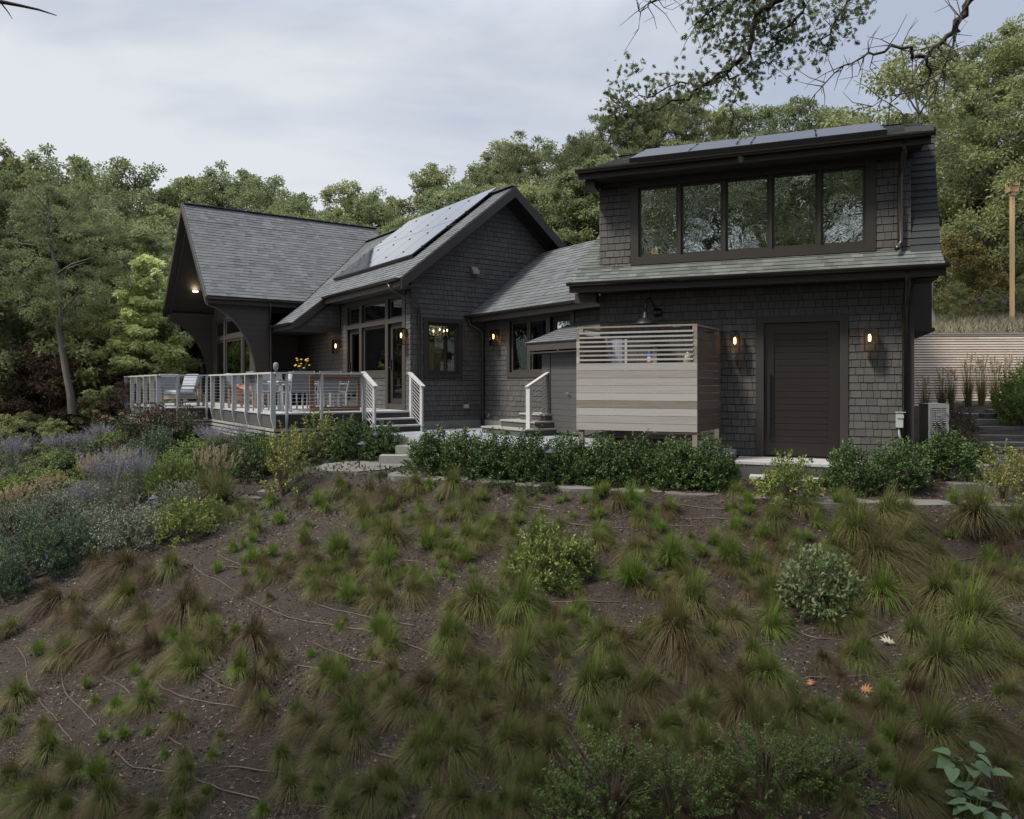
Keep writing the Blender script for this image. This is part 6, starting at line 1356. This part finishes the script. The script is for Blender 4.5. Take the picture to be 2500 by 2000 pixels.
def heart_plant():
    rg = np.random.default_rng(4); sm = MB(); P, D = [], []
    for i in range(17):
        a = i*2.4; rr = .05+.26*rg.random(); h = .12+.34*rg.random(); tip = np.array((rr*math.cos(a), rr*math.sin(a), h)); sm.tube([(0, 0, -.03), tip*.6+np.array([0, 0, .05]), tip], [.006, .004, .003], 5, cap=False); P.append(tip); D.append((math.cos(a), math.sin(a), -.15+.3*rg.random()))
    P = np.array(P); D = np.array(D)+rg.normal(0, .2, (17, 3))
    D = unit(D); S = unit(np.cross(D, np.array([[0, 0, 1.]])+rg.normal(0, .25, (17, 3)))); Nn = np.cross(S, D); L_ = .17*rg.uniform(.7, 1.2, 17); H = HEART
    V = P[:, None]+(D[:, None]*H[None, :, 1:2]+S[:, None]*H[None, :, 0:1]+Nn[:, None]*(np.abs(H[None, :, 0:1])*.22-H[None, :, 1:2]**2*.2))*L_[:, None, None]
    return [('stems', sm.mesh('broadleaf_stems', L1)), ('leaves', npmesh('broadleaf_leaves', V.reshape(-1, 3), 10, rg.random(17), leafmat('broad_matte_leaves', [(.08, .13, .065), (.13, .20, .10)], transl=.25)))]
def spike_plant(seed, n, H, R_, hw, fm_, gm, name, leafy_base=True, plume=.35, pw=.018, thick=60, arch=.35):
    """upright stems whose top part carries a flower spike or plume"""
    rg = np.random.default_rng(seed); a = rg.uniform(0, 6.28, n); rr = R_*rg.uniform(.1, 1, n); h = H*rg.uniform(.7, 1.05, n)
    tip = np.stack([rr*np.cos(a), rr*np.sin(a), h], 1); base = tip*np.array([.25, .25, 0]); mid = tip*np.array([.5, .5, .58])
    V, vals = [], []
    S = np.stack([-np.sin(a), np.cos(a), np.zeros(n)], 1)*hw/2
    for p, q_ in ((base, mid), (mid, tip)): V.append(np.stack([p-S, p+S, q_+S*.6, q_-S*.6], 1))
    V = np.concatenate(V).reshape(-1, 3); gv = np.clip(rg.normal(.5, .2, len(V)//4), 0, 1)
    k_ = max(6, thick); t = rg.uniform(0, 1, (n, k_)); P = tip[:, None]*(1-plume*t[..., None])+mid[:, None]*(plume*t[..., None]); P = P.reshape(-1, 3)+rg.normal(0, pw*.35, (n*k_, 3))
    D = np.repeat(unit(tip-mid), k_, 0)*.8+rg.normal(0, .5, P.shape); Vf = leaves(P, D, pw*1.3, pw*.55, rg, 0)
    parts = [('stems', npmesh(name+'_stems', V, 4, gv, gm)), ('flower_spikes', npmesh(name+'_spikes', Vf, 4, np.clip(rg.normal(.5, .25, len(P)), 0, 1), fm_))]
    if leafy_base:
        nb_ = 1400; P = rg.normal(0, 1, (nb_, 3))*np.array([R_*.42, R_*.42, 0]); P[:, 2] = rg.uniform(0, H*.5, nb_); V = leaves(P, rg.normal(0, .6, P.shape)+np.array([0, 0, 1.]), .06, .014, rg)
        parts.append(('leaves', npmesh(name+'_leaves', V, 4, np.clip(rg.normal(.5, .2, nb_), 0, 1), gm)))
    return parts
def grass_plume(seed, H, R_, gmat_v, fm_, nbl=600, npl=42, name='fountain_grass', brown=.15):
    rg = np.random.default_rng(seed); V, vals = blades(rg, nbl, H*.9, .009, .08, (.1, min(1., R_/H*1.3)), None, 'x', brown, 1.0, up=.95)
    parts = [('blades', npmesh(name+'_blades', V, 4, vals, M_SEDGE))]
    sp = spike_plant(seed+1, npl, H*1.12, R_*.85, .004, fm_, M_SEDGE, name, False, .35, .022, 46); return parts+sp
P_ = {}
P_['sage'] = [spike_plant(900+i, 130, 1.0, .55, .004, F_LAV, L3, 'russian_sage', True, .75, .016, 46) for i in range(2)]
P_['catmint'] = [leafy_shrub(910+i, .60, .55, 300, 5200, .036, .018, L3, 'calamint', up=.8, flowers=(F_WHT, 500, .014, 'dot')) for i in range(2)]
P_['bluebeard'] = [leafy_shrub(920, .95, .70, 260, 9000, .044, .020, L4, 'bluebeard', up=.4, flowers=(F_BLU, 60, .02, 'dot'))]
P_['fountain'] = [grass_plume(930, .85, .55, 0, F_TAN)]
P_['tanplume'] = [grass_plume(932, .85, .5, 0, F_TAN, 400, 90, brown=.6)]
P_['yellowsh'] = [leafy_shrub(940, .85, .42, 130, 2800, .07, .018, L1, 'amsonia', up=.8)]
P_['sedum'] = [leafy_shrub(950, .45, .38, 60, 1100, .06, .035, L4, 'sedum', up=.4, flowers=(F_DPK, 46, .09, 'flat'))]
P_['pinkh'] = [leafy_shrub(952, 1.0, .5, 60, 1700, .08, .045, L2, 'hydrangea', up=.3, flowers=(F_PNK, 14, .13, 'head'))]
P_['joe'] = [leafy_shrub(960+i, 1.25, .65, 110, 2600, .085, .032, L2, 'joe_pye', up=.3, flowers=(F_BRN, 70, .16, 'flat')) for i in range(2)]
P_['cone'] = [leafy_shrub(970+i, .75, .5, 120, 2400, .08, .024, L2, 'coneflower', up=.5, flowers=(F_BRN, 80, .035, 'head')) for i in range(2)]
P_['daylily'] = [leafy_shrub(975, .7, .45, 100, 1900, .09, .02, L1, 'evening_primrose', up=.6, flowers=(F_YEL, 18, .04, 'head'))]
P_['bluegreen'] = [leafy_shrub(980, .8, .65, 160, 4200, .055, .026, L4, 'sage_bush', up=.5)]
P_['green'] = [leafy_shrub(985+i, .8, .6, 150, 3800, .065, .030, [L2, L1][i % 2], 'garden_shrub', up=.4) for i in range(2)]
P_['redgreen'] = [leafy_shrub(990+i, .8, .60, 120, 3000, .075, .030, L5, 'clethra', up=.5) for i in range(2)]
P_['brownsh'] = [leafy_shrub(995, 1.3, .75, 150, 4200, .07, .034, L6, 'viburnum', up=.2)]
P_['open'] = [leafy_shrub(998, 1.1, .5, 70, 1500, .06, .032, L5, 'ninebark', up=.5)]
P_['smallleaf'] = [leafy_shrub(1002+i, .75, .62, 110, 6000, .030, .019, leafmat('small_rose_leaves', [(.065, .090, .030), (.125, .175, .052), (.21, .27, .085)], transl=.25), 'wild_rose', up=.4) for i in range(2)]
P_['bigleaf'] = [heart_plant()]
P_['variegated'] = [leafy_shrub(1015, .85, .60, 90, 2000, .095, .036, leafmat('grey_green_pointed_leaves', [(.060, .085, .036), (.12, .16, .07), (.20, .235, .13)], transl=.25), 'dogwood', up=.5)]
HGT = {'sage': 1.0, 'catmint': .6, 'bluebeard': .95, 'fountain': .95, 'tanplume': .95, 'yellowsh': .85, 'sedum': .5, 'pinkh': 1.1, 'joe': 1.35, 'cone': .8, 'daylily': .75, 'bluegreen': .8, 'green': .8, 'redgreen': .8, 'brownsh': 1.3, 'open': 1.1, 'smallleaf': .75, 'bigleaf': .4, 'variegated': .85}
RAD = {'sage': .55, 'catmint': .55, 'bluebeard': .70, 'fountain': .6, 'tanplume': .55, 'yellowsh': .42, 'sedum': .38, 'pinkh': .5, 'joe': .65, 'cone': .5, 'daylily': .45, 'bluegreen': .65, 'green': .6, 'redgreen': .6, 'brownsh': .75, 'open': .5, 'smallleaf': .62, 'bigleaf': .3, 'variegated': .6}
NM = {'sage': 'russian_sage', 'catmint': 'calamint', 'bluebeard': 'blue_flowered_shrub', 'fountain': 'fountain_grass', 'tanplume': 'fountain_grass', 'yellowsh': 'amsonia', 'sedum': 'sedum', 'pinkh': 'hydrangea', 'joe': 'tall_perennial', 'cone': 'coneflower', 'daylily': 'yellow_flowered_plant', 'bluegreen': 'garden_shrub', 'green': 'garden_shrub', 'redgreen': 'shrub', 'brownsh': 'shrub', 'open': 'shrub', 'smallleaf': 'wild_rose', 'bigleaf': 'broadleaf_plant', 'variegated': 'dogwood'}
DSC = {'sage': 'hazy lavender-blue spiked sage', 'catmint': 'silvery mound of tiny pale flowers', 'bluebeard': 'dense blue-green shrub with small blue flowers', 'fountain': 'green fountain grass with pale plumes', 'tanplume': 'tan-plumed fountain grass', 'yellowsh': 'fine-leaved yellow-green clump', 'sedum': 'sedum with flat dusky pink heads', 'pinkh': 'shrub with faded pink flower heads', 'joe': 'tall plant with flat dark brown seedheads', 'cone': 'clump of dark round coneflower seedheads', 'daylily': 'leafy clump with small yellow flowers', 'bluegreen': 'grey-blue-green leafy mound', 'green': 'leafy green mound', 'redgreen': 'green shrub with reddish tips', 'brownsh': 'brown-leaved shrub', 'open': 'open twiggy green-and-bronze shrub', 'smallleaf': 'small-leaved rambling green rose bush', 'bigleaf': 'broad matte-leaved plant', 'variegated': 'grey-green shrub with pointed pale leaves'}
def plant(kd, px, pb, wp, hp, where, Z=None):
    """px, pb: photo pixel of the foot; wp, hp width and height in photo pixels"""
    if Z is None: x, y, z = gpix(px, pb)
    else: x = (px-CX_)/F_*Z; y = Z; z = gz(x, Z)
    s = wp/2/F_*y/RAD[kd]; hz = hp/F_*y
    return place(rnd.choice(P_[kd]), x, y, z-.01, s, rnd.uniform(0, 6.28), NM[kd], (DSC[kd]+' '+where), 'plant' if kd not in ('green', 'redgreen', 'brownsh', 'open', 'bluegreen', 'smallleaf', 'variegated', 'bluebeard') else 'shrub', None, sz=min(2.5, hz/(HGT[kd]*s)))
for a in [('bluebeard', 85, 1418, 200, 170, 'at the left edge of the garden bank'), ('bluebeard', 175, 1375, 150, 130, 'just right of the leftmost blue-flowered one'), ('bluebeard', 10, 1470, 120, 130, 'cut by the left picture edge'),
          ('catmint', 330, 1345, 190, 120, 'in the middle of the lower garden bank'), ('catmint', 250, 1340, 150, 110, 'right of the blue-flowered shrubs'), ('catmint', 130, 1270, 150, 85, 'behind the blue-flowered shrubs'), ('catmint', 430, 1262, 130, 90, 'above the dark low shrub'), ('catmint', 20, 1300, 110, 80, 'at the far left of the bank'), ('catmint', 210, 1250, 120, 80, 'below the big lavender clump'),
          ('sage', 270, 1255, 150, 160, 'largest clump in the middle of the bank'), ('sage', 340, 1225, 110, 130, 'beside the yellow-green clump'), ('sage', 215, 1270, 100, 100, 'at the left foot of the largest clump'), ('sage', 150, 1120, 110, 60, 'far up the bank'), ('sage', 30, 1150, 110, 85, 'at the left edge of the picture'), ('sage', 245, 1085, 90, 50, 'below the brown seedheads on the crest'), ('sage', 520, 1100, 110, 60, 'below the deck skirting'), ('sage', 590, 1090, 90, 55, 'under the slatted skirting near the corner'), ('sage', 200, 1105, 80, 50, 'behind the coneflowers'),
          ('fountain', 540, 1230, 150, 140, 'above the pale stone step'), ('fountain', 500, 1205, 110, 110, 'left of the largest fountain grass'), ('tanplume', 225, 1220, 110, 110, 'behind the lavender clumps'), ('tanplume', 40, 1285, 130, 100, 'at the left edge above the blue-flowered shrub'), ('tanplume', 120, 1240, 110, 80, 'left of the large lavender clump'), ('tanplume', 300, 1190, 90, 90, 'above the large lavender clump'),
          ('yellowsh', 405, 1215, 100, 115, 'left of the fountain grass'), ('yellowsh', 440, 1200, 80, 90, 'between the pink sedum and the fountain grass'), ('sedum', 440, 1235, 90, 45, 'in front of the yellow-green clump'), ('sedum', 485, 1232, 60, 40, 'beside the fountain grass foot'),
          ('pinkh', 250, 1070, 70, 50, 'near the deck corner, left one'), ('pinkh', 290, 1062, 70, 50, 'near the deck corner, right one'), ('pinkh', 440, 1165, 60, 55, 'in the middle of the bank'),
          ('joe', 420, 1100, 120, 130, 'in front of the deck corner'), ('joe', 360, 1095, 110, 115, 'left of the deck corner'), ('joe', 330, 1120, 100, 110, 'below the far deck railing'), ('joe', 460, 1095, 90, 95, 'below the inner deck corner'),
          ('cone', 600, 1130, 120, 75, 'below the deck skirting'), ('cone', 540, 1120, 90, 60, 'left of the ones below the skirting'), ('cone', 100, 1185, 130, 60, 'on the far left of the bank'), ('cone', 190, 1150, 120, 60, 'behind the tan plumes'), ('cone', 240, 1130, 110, 60, 'in the upper middle of the bank'), ('cone', 40, 1200, 100, 60, 'at the left edge of the bank'), ('cone', 560, 1155, 90, 60, 'behind the fountain grass'), ('cone', 640, 1120, 90, 70, 'nearest the deck corner post'), ('cone', 160, 1110, 110, 50, 'high on the left bank'),
          ('daylily', 85, 1205, 90, 60, 'low on the left, leftmost'), ('daylily', 125, 1195, 80, 60, 'low on the left, rightmost'), ('bluegreen', 385, 1130, 130, 90, 'below the tall brown seedheads'), ('bluegreen', 330, 1150, 110, 70, 'left of the middle of the bank'), ('bluegreen', 60, 1125, 100, 60, 'high on the far left'),
          ('green', 480, 1145, 120, 80, 'below the inner deck corner'), ('green', 290, 1165, 110, 70, 'in the middle of the upper bank'), ('green', 130, 1160, 130, 60, 'on the upper left bank'), ('green', 20, 1230, 120, 70, 'at the left picture edge'), ('green', 350, 1190, 90, 70, 'behind the yellow-green clump'), ('green', 610, 1170, 100, 90, 'between the fountain grass and the ninebark'), ('green', 220, 1180, 100, 60, 'under the tan plumes'), ('green', 200, 1060, 130, 50, 'on the crest of the left bank'), ('green', 290, 1110, 110, 60, 'below the pink heads'),
          ('redgreen', 450, 1320, 150, 100, 'dark and low at the lower edge of the garden bank'), ('redgreen', 390, 1310, 90, 70, 'beside the silvery mounds at the bank edge'), ('redgreen', 520, 1275, 80, 60, 'under the calamint nearest the stones'),
          ('open', 690, 1215, 120, 170, 'right of the stone steps, nearest the deck'), ('open', 775, 1120, 110, 120, 'in front of the deck steps'), ('open', 720, 1150, 90, 110, 'between the two taller ones'), ('green', 660, 1150, 90, 90, 'below the front deck railing'), ('green', 720, 1115, 90, 60, 'against the deck front'),
          ('redgreen', 1925, 1222, 170, 110, 'yellow-tinged, behind the path in front of the door platform'), ('redgreen', 1340, 1420, 190, 150, 'in the middle of the bank, largest'), ('redgreen', 1410, 1405, 110, 100, 'against the right side of the largest'), ('yellowsh', 1370, 1445, 100, 70, 'at the foot of the largest bank shrub'),
          ('variegated', 1980, 1500, 200, 160, 'on the right half of the bank'), ('variegated', 2040, 1470, 130, 110, 'behind its twin on the right half of the bank'), ('open', 2450, 1235, 120, 150, 'at the right picture edge by the path'), ('redgreen', 2480, 1200, 100, 90, 'beyond the path at the right edge'),
          ('smallleaf', 1490, 1990, 360, 200, 'large, at the bottom of the picture'), ('smallleaf', 1640, 1990, 260, 150, 'at the bottom right of the largest'), ('smallleaf', 1870, 1960, 320, 190, 'at the bottom, right of centre'), ('smallleaf', 2030, 1920, 230, 130, 'rightmost at the bottom'), ('smallleaf', 1390, 2010, 170, 120, 'at the bottom, leftmost'), ('bigleaf', 2355, 1960, 120, 110, 'in the bottom right corner'), ('bigleaf', 2380, 2030, 130, 80, 'lowest in the bottom right corner'),
          ('green', 2495, 1040, 110, 90, 'dark, right of the climbing path')]:
    plant(*a)
for px, Z, wp, hp, w_ in ((2330, 13.2, 100, 85, 'right of the heat pump'), (2360, 12.6, 90, 70, 'beside the climbing path'), (2345, 14.4, 80, 90, 'behind the heat pump')): plant('brownsh', px, 0, wp, hp, w_, Z)
for px, Z, wp, hp, w_ in ((2505, 15.5, 150, 130, 'at the right picture edge above the climbing path'), ): plant('green', px, 0, wp, hp, w_, Z)
# feather reed grass before the retaining wall
reed = [grass_plume(1100+i, 1.1, .26, 0, F_TAN, 200, 26, 'reed_grass', brown=.45) for i in range(2)]
for i in range(9):
    px = 2262+i*33+rnd.uniform(-6, 6); Z = rnd.uniform(17.0, 18.3); x = (px-CX_)/F_*Z
    place(reed[i % 2], x, Z, gz(x, Z), rnd.uniform(.7, .9), i, 'reed_grass', 'tall straw-plumed reed grass clump in front of the slatted retaining wall', 'ornamental grass', 'reed grasses at the retaining wall', sz=1.15)
# ground cover by the landing and path
for px, py, wp in ((800, 1112, 40), (855, 1116, 40), (770, 1130, 36), (1240, 1196, 60), (1290, 1205, 70), (1200, 1190, 40), (1340, 1200, 60), (930, 1165, 40)):
    x, y, z = gpix(px, py); place(P_['green'][0], x, y, z, wp/2/F_*y/.6, px, 'ground_cover_plant', 'low dark leafy ground cover plant at the edge of the flagstones', 'plant', 'low plants between the flagstones', sz=.5)
# meadow on the terrace above the retaining wall
n = 26000; X = RG.uniform(6, 24, n); Y = RG.uniform(19.6, 33, n); Zg = gz_np(X, Y); P = np.stack([X, Y, Zg], 1)
V = leaves(P, RG.normal(0, .45, P.shape)+np.array([0, 0, 1.]), .36, .02, RG, .1); M_MEAD = leafmat('dry_meadow', [(.10, .085, .05), (.19, .165, .11), (.26, .23, .16), (.15, .17, .07)], transl=.2)
me = npmesh('meadow', V, 4, np.clip(RG.normal(.5, .25, n), 0, 1), M_MEAD); o = bpy.data.objects.new('meadow_grass', me); link(o); tag(o, 'dry grey-green meadow grass on the slope above the retaining wall', 'meadow', kind='stuff')
n = 26000; X = RG.uniform(-24, 20, n); Y = RG.uniform(21, 42, n); kp = ~((X > 6) & (Y < 33)); X, Y = X[kp], Y[kp]; P = np.stack([X, Y, gz_np(X, Y)], 1)
V = leaves(P, RG.normal(0, .8, P.shape)+np.array([0, 0, .7]), .34, .14, RG, .1); me = npmesh('undergrowth', V, 4, np.clip(RG.normal(.5, .3, len(P)), 0, 1), leafmat('forest_undergrowth', [(.04, .05, .022), (.075, .085, .035), (.11, .075, .045)]))
o = bpy.data.objects.new('forest_undergrowth', me); link(o); tag(o, 'ferny undergrowth and leaf litter on the forest floor', 'undergrowth', kind='stuff')
# leaf litter and mulch flecks
def surf(X, Y):  # height of the ground sheet incl. its lumps
    i = np.clip(np.searchsorted(xs, X)-1, 0, nx-2); j = np.clip(np.searchsorted(ys, Y)-1, 0, ny-2); fx = (X-xs[i])/(xs[i+1]-xs[i]); fy = (Y-ys[j])/(ys[j+1]-ys[j])
    return ZZ[j, i]*(1-fx)*(1-fy)+ZZ[j, i+1]*fx*(1-fy)+ZZ[j+1, i]*(1-fx)*fy+ZZ[j+1, i+1]*fx*fy
n = 70000; Y = 4.2+8.8*RG.random(n)**.8; X = Y*RG.uniform(-.72, .72, n); cl = np.sin(X*1.7+2)*np.sin(Y*2.3)+RG.normal(0, .7, n) > -.2; X, Y = X[cl], Y[cl]
P = np.stack([X, Y, surf(X, Y)+.004], 1); V = leaves(P, RG.normal(0, 1, P.shape)*np.array([1, 1, .22]), .036, .020, RG, -.1)
me = npmesh('leaf_litter', V, 4, RG.random(len(P))**1.6, leafmat('leaf_litter', [(.03, .021, .015), (.075, .053, .037), (.13, .095, .062), (.24, .185, .13)], transl=.0, objrand=0., attr=1.)); o = bpy.data.objects.new('leaf_litter', me); link(o); tag(o, 'scattered dry leaf fragments and mulch on the bank', 'leaf litter', kind='stuff')
n = 42000; Y = RG.uniform(4.2, 13, n); X = Y*RG.uniform(-.72, .72, n); P = np.stack([X, Y, surf(X, Y)+.002], 1); V = leaves(P, RG.normal(0, 1, P.shape)*np.array([1, 1, .25]), .10, .005, RG, .0)
me = npmesh('straw', V, 4, RG.random(len(P)), leafmat('dry_straw', [(.06, .045, .032), (.13, .10, .07), (.20, .165, .12)], transl=.1, objrand=0.)); o = bpy.data.objects.new('straw_litter', me); link(o); tag(o, 'thin dry straw lying on the bank', 'straw', kind='stuff')
n = 16000; Y = RG.uniform(10.5, 19, n); X = Y*RG.uniform(-.72, .15, n); X2 = X-(-3.3); kp = (X < -2.9-(Y-13)*.1) | ((Y < 14.5) & (X < .5)); X, Y = X[kp & (Y > 12)], Y[kp & (Y > 12)]
P = np.stack([X, Y, gz_np(X, Y)], 1); V = leaves(P, RG.normal(0, .8, P.shape)+np.array([0, 0, .5]), .11, .03, RG, .1); me = npmesh('garden_ground_cover', V, 4, np.clip(RG.normal(.5, .25, len(P)), 0, 1), L2)
o = bpy.data.objects.new('garden_ground_cover', me); link(o); tag(o, 'low leafy ground cover filling between the garden plants', 'ground cover', kind='stuff')
n = 9000; Y = RG.uniform(4.2, 13, n); X = Y*RG.uniform(-.72, .72, n); r = .006+.016*RG.random(n)**4; C3 = np.stack([X, Y, surf(X, Y)], 1)
o6 = np.array([(1, 0, 0), (0, 1, 0), (-1, 0, 0), (0, -1, 0), (0, 0, .8), (0, 0, -.5)])[None]*r[:, None, None]*RG.uniform(.6, 1.4, (n, 6, 1)); o6 = C3[:, None]+o6+RG.normal(0, .002, (n, 6, 3))
tri = np.array([(0, 1, 4), (1, 2, 4), (2, 3, 4), (3, 0, 4), (1, 0, 5), (2, 1, 5), (3, 2, 5), (0, 3, 5)]); V = o6[:, tri].reshape(-1, 3)
me = npmesh('soil_clods', V, 3, np.repeat(RG.random(n), 8), mat('soil_clod', [(.015, .012, .009), (.045, .036, .029), (.12, .10, .085)], .95, attr=1.)); o = bpy.data.objects.new('soil_clods', me); link(o); tag(o, 'small clods and pebbles strewn over the bank', 'pebbles', kind='stuff')
# single fallen oak leaves
ml = {'orange': mat('orange_dead_leaf', (.30, .12, .05), .8), 'pale': mat('pale_dead_leaf', (.34, .31, .24), .8), 'brown': mat('brown_dead_leaf', (.16, .09, .055), .8)}
for px, py, c, w_ in ((1376, 1547, 'orange', 'lying alone in the middle of the bank beside a drip hose'), (2186, 1578, 'pale', 'below the grey-green shrub on the right'), (1900, 1695, 'pale', 'in the lower right between the tussocks'), (2100, 1690, 'orange', 'in the lower right, reddest of the leaves'), (2390, 1872, 'brown', 'low on the right above the broad-leaved plant'), (1548, 1567, 'pale', 'right of the orange leaf'), (2250, 1845, 'brown', 'left of the other brown leaf'), (1980, 1675, 'orange', 'near the drip hose on the lower right'), (1770, 1810, 'pale', 'above the bottom rose bushes'), (2490, 1535, 'orange', 'at the right picture edge')):
    x, y, z = gpix(px, py); rg = np.random.default_rng(px); V = oakleaves(np.zeros((1, 3)), np.array([[rg.normal(), rg.normal(), .25]]), .15, rg); me = npmesh('oak_leaf', V, 20, [.5], ml[c]); o = bpy.data.objects.new('oak_leaf', me); link(o)
    o.location = (x, y, float(surf(np.array([x]), np.array([y]))[0])+.02); tag(o, f'{c} fallen oak leaf {w_}', 'leaf')
# drip irrigation hoses following the contours
m_hose = mat('brown_drip_hose', [(.050, .032, .024), (.082, .053, .040)], .5, noise=[(3, .4)])
def S1(x, y): return (x*.4174, 1300+y*.4174)
def S2(x, y): return (800+x*.493, 1150+y*.493)
def S3(x, y): return (1600+x*.493, 1150+y*.493)
HO = [([S1(1090, 185), S1(1160, 240), S1(1250, 280), S1(1420, 380), S1(1560, 460), S1(1730, 520), S1(1900, 560), S1(2156, 585), S2(130, 790), S2(270, 820), S2(380, 870), S2(540, 920)], 'longest, crossing the left half of the bank'),
      ([S1(1250, 120), S1(1310, 175), S1(1420, 200)], 'short, at the top left of the bank'), ([S1(1310, 212), S1(1400, 216), S1(1530, 232)], 'just below the short top left one'), ([S1(1660, 265), S1(1790, 285)], 'stub below the tufts at upper left'), ([S1(1780, 405), S1(1960, 465), S2(0, 690), S2(240, 748), S2(480, 775)], 'second above the longest'),
      ([S1(1810, 645), S1(1960, 715), S1(2100, 760), S2(100, 935), S2(240, 965), S2(410, 985)], 'third down in the middle left'), ([S1(1210, 715), S1(1330, 750)], 'stub among the brown tussocks'), ([S1(960, 785), S1(1030, 815), S1(1170, 835), S1(1220, 860), S1(1300, 910), S1(1400, 950)], 'curving below the brown tussocks'),
      ([S1(905, 870), S1(960, 935), S1(1090, 985), S1(1230, 1018), S1(1460, 1027)], 'dark curved, in the lower left centre'), ([S1(575, 795), S1(610, 860), S1(690, 905), S1(770, 948)], 'hooked, left of the two small green tufts'), ([S1(360, 780), S1(365, 900), S1(410, 975), S1(480, 1045), S1(570, 1130)], 'steeply falling, lower left'),
      ([S1(155, 800), S1(160, 880), S1(210, 960), S1(300, 1060), S1(350, 1130), S1(430, 1240)], 'steepest, nearest the left edge'), ([S1(85, 655), S1(150, 730), S1(155, 790)], 'upper piece near the left edge'), ([S1(660, 1270), S1(720, 1350), S1(800, 1395), S1(980, 1420), S1(1130, 1455), S1(1250, 1500), S1(1380, 1545), S1(1550, 1580)], 'long, along the lower left'),
      ([S1(1270, 1365), S1(1560, 1405), S1(1700, 1420), S1(1930, 1425)], 'nearly straight, lower centre left'), ([S1(1740, 1608), S1(1950, 1635), S2(0, 1680), S2(150, 1710)], 'lowest, at the bottom edge'), ([S1(975, 1195), S1(1030, 1240), S1(1075, 1265)], 'short, lower left centre'), ([S1(1710, 790), S1(1830, 805), S1(1940, 835)], 'short, right of the brown tussocks'),
      ([S2(0, 1305), S2(110, 1350), S2(210, 1400), S2(300, 1440), S2(400, 1460)], 'falling right, bottom centre'), ([S2(1080, 650), S2(1250, 665), S2(1500, 662)], 'right of the middle shrub foot'), ([S2(850, 740), S2(1000, 765), S2(1150, 785), S2(1280, 788), S2(1420, 772), S2(1590, 792)], 'wavy, above the orange oak leaf'),
      ([S2(560, 340), S2(720, 352), S2(920, 380)], 'left of the middle shrub'), ([S2(660, 222), S2(800, 243), S2(1000, 265), S2(1180, 275), S2(1400, 293), S2(1580, 285)], 'long, high across the middle'), ([S2(680, 162), S2(800, 172)], 'stub high on the bank'), ([S2(860, 150), S2(950, 165), S2(1130, 190)], 'first below the path'), ([S2(950, 192), S2(1140, 202)], 'reddest, second below the path'), ([S2(555, 465), S2(660, 482)], 'stub left of centre'), ([S2(360, 452), S2(460, 456)], 'stub at centre left'),
      ([S2(1580, 170), S3(200, 178), S3(400, 205)], 'behind the tufts below the hedge'), ([S3(20, 235), S3(300, 238), S3(500, 258)], 'right of centre below the hedge'), ([S3(0, 265), S3(250, 288)], 'short, right of centre'), ([S3(1420, 448), S3(1600, 437), S3(1826, 428)], 'straight, at the right edge'), ([S3(1200, 552), S3(1340, 520)], 'short, right of the grey-green shrub'),
      ([S3(680, 805), S3(800, 845), S3(950, 850), S3(1100, 800), S3(1160, 790)], 'bowed, under the grey-green shrub'), ([S3(1720, 752), S3(1826, 712)], 'upper stub at the right edge'), ([S3(1640, 885), S3(1760, 840), S3(1826, 815)], 'lower stub at the right edge'), ([S3(720, 1020), S3(880, 1040), S3(1060, 1030), S3(1190, 1008)], 'dark, lower right'), ([S3(0, 1045), S3(130, 1060), S3(250, 1064)], 'dark, lower right centre'),
      ([S3(1300, 1440), S3(1380, 1470), S3(1415, 1510), S3(1410, 1560)], 'curling, bottom right'), ([S3(1320, 1385), S3(1600, 1380)], 'under the long tussock, bottom right'), ([S3(980, 1680), S3(1120, 1690)], 'stub at the bottom edge'), ([S3(830, 1180), S3(940, 1185)], 'stub in the lower right')]
for pts, w_ in HO:
    W3 = []
    for (ax, ay), (bx2, by2) in zip(pts, pts[1:]):
        for t_ in np.linspace(0, 1, 5)[:-1] if True else []: W3.append((ax+(bx2-ax)*t_, ay+(by2-ay)*t_))
    W3.append(pts[-1]); Q3 = []
    for a_, b2 in W3:
        x, y, z = gpix(a_, b2); Q3.append((x, y))
    Q3 = np.array(Q3)
    for _ in range(2): Q3[1:-1] = (Q3[:-2]+2*Q3[1:-1]+Q3[2:])/4
    zz = surf(Q3[:, 0], Q3[:, 1])+.007
    zz[0] -= .03; zz[-1] -= .03
    mb = MB(); mb.tube([(x, y, z) for (x, y), z in zip(Q3, zz)], .0085, 6); c = (float(Q3[0, 0]), float(Q3[0, 1]), float(zz[0]))
    single('drip_hose', mb, m_hose, W, c, 'brown drip irrigation hose '+w_, 'irrigation hose', smooth=True)
# grey stake at the bottom left
x, y, z = gpix(38, 1998); t = Thing('stake', (x, y, z), W, 'short grey metal stake at the bottom left corner', 'stake'); mb = MB(); mb.tube([(x+.01, y, z-.1), (x-.02, y, z+.17)], .014, 8); t.part('rod', mb, m_rail)
mb = MB(); mb.lathe((x-.02, y, z+.168), [(.017, 0), (.017, .012)], 8); t.part('cap', mb, m_alu)
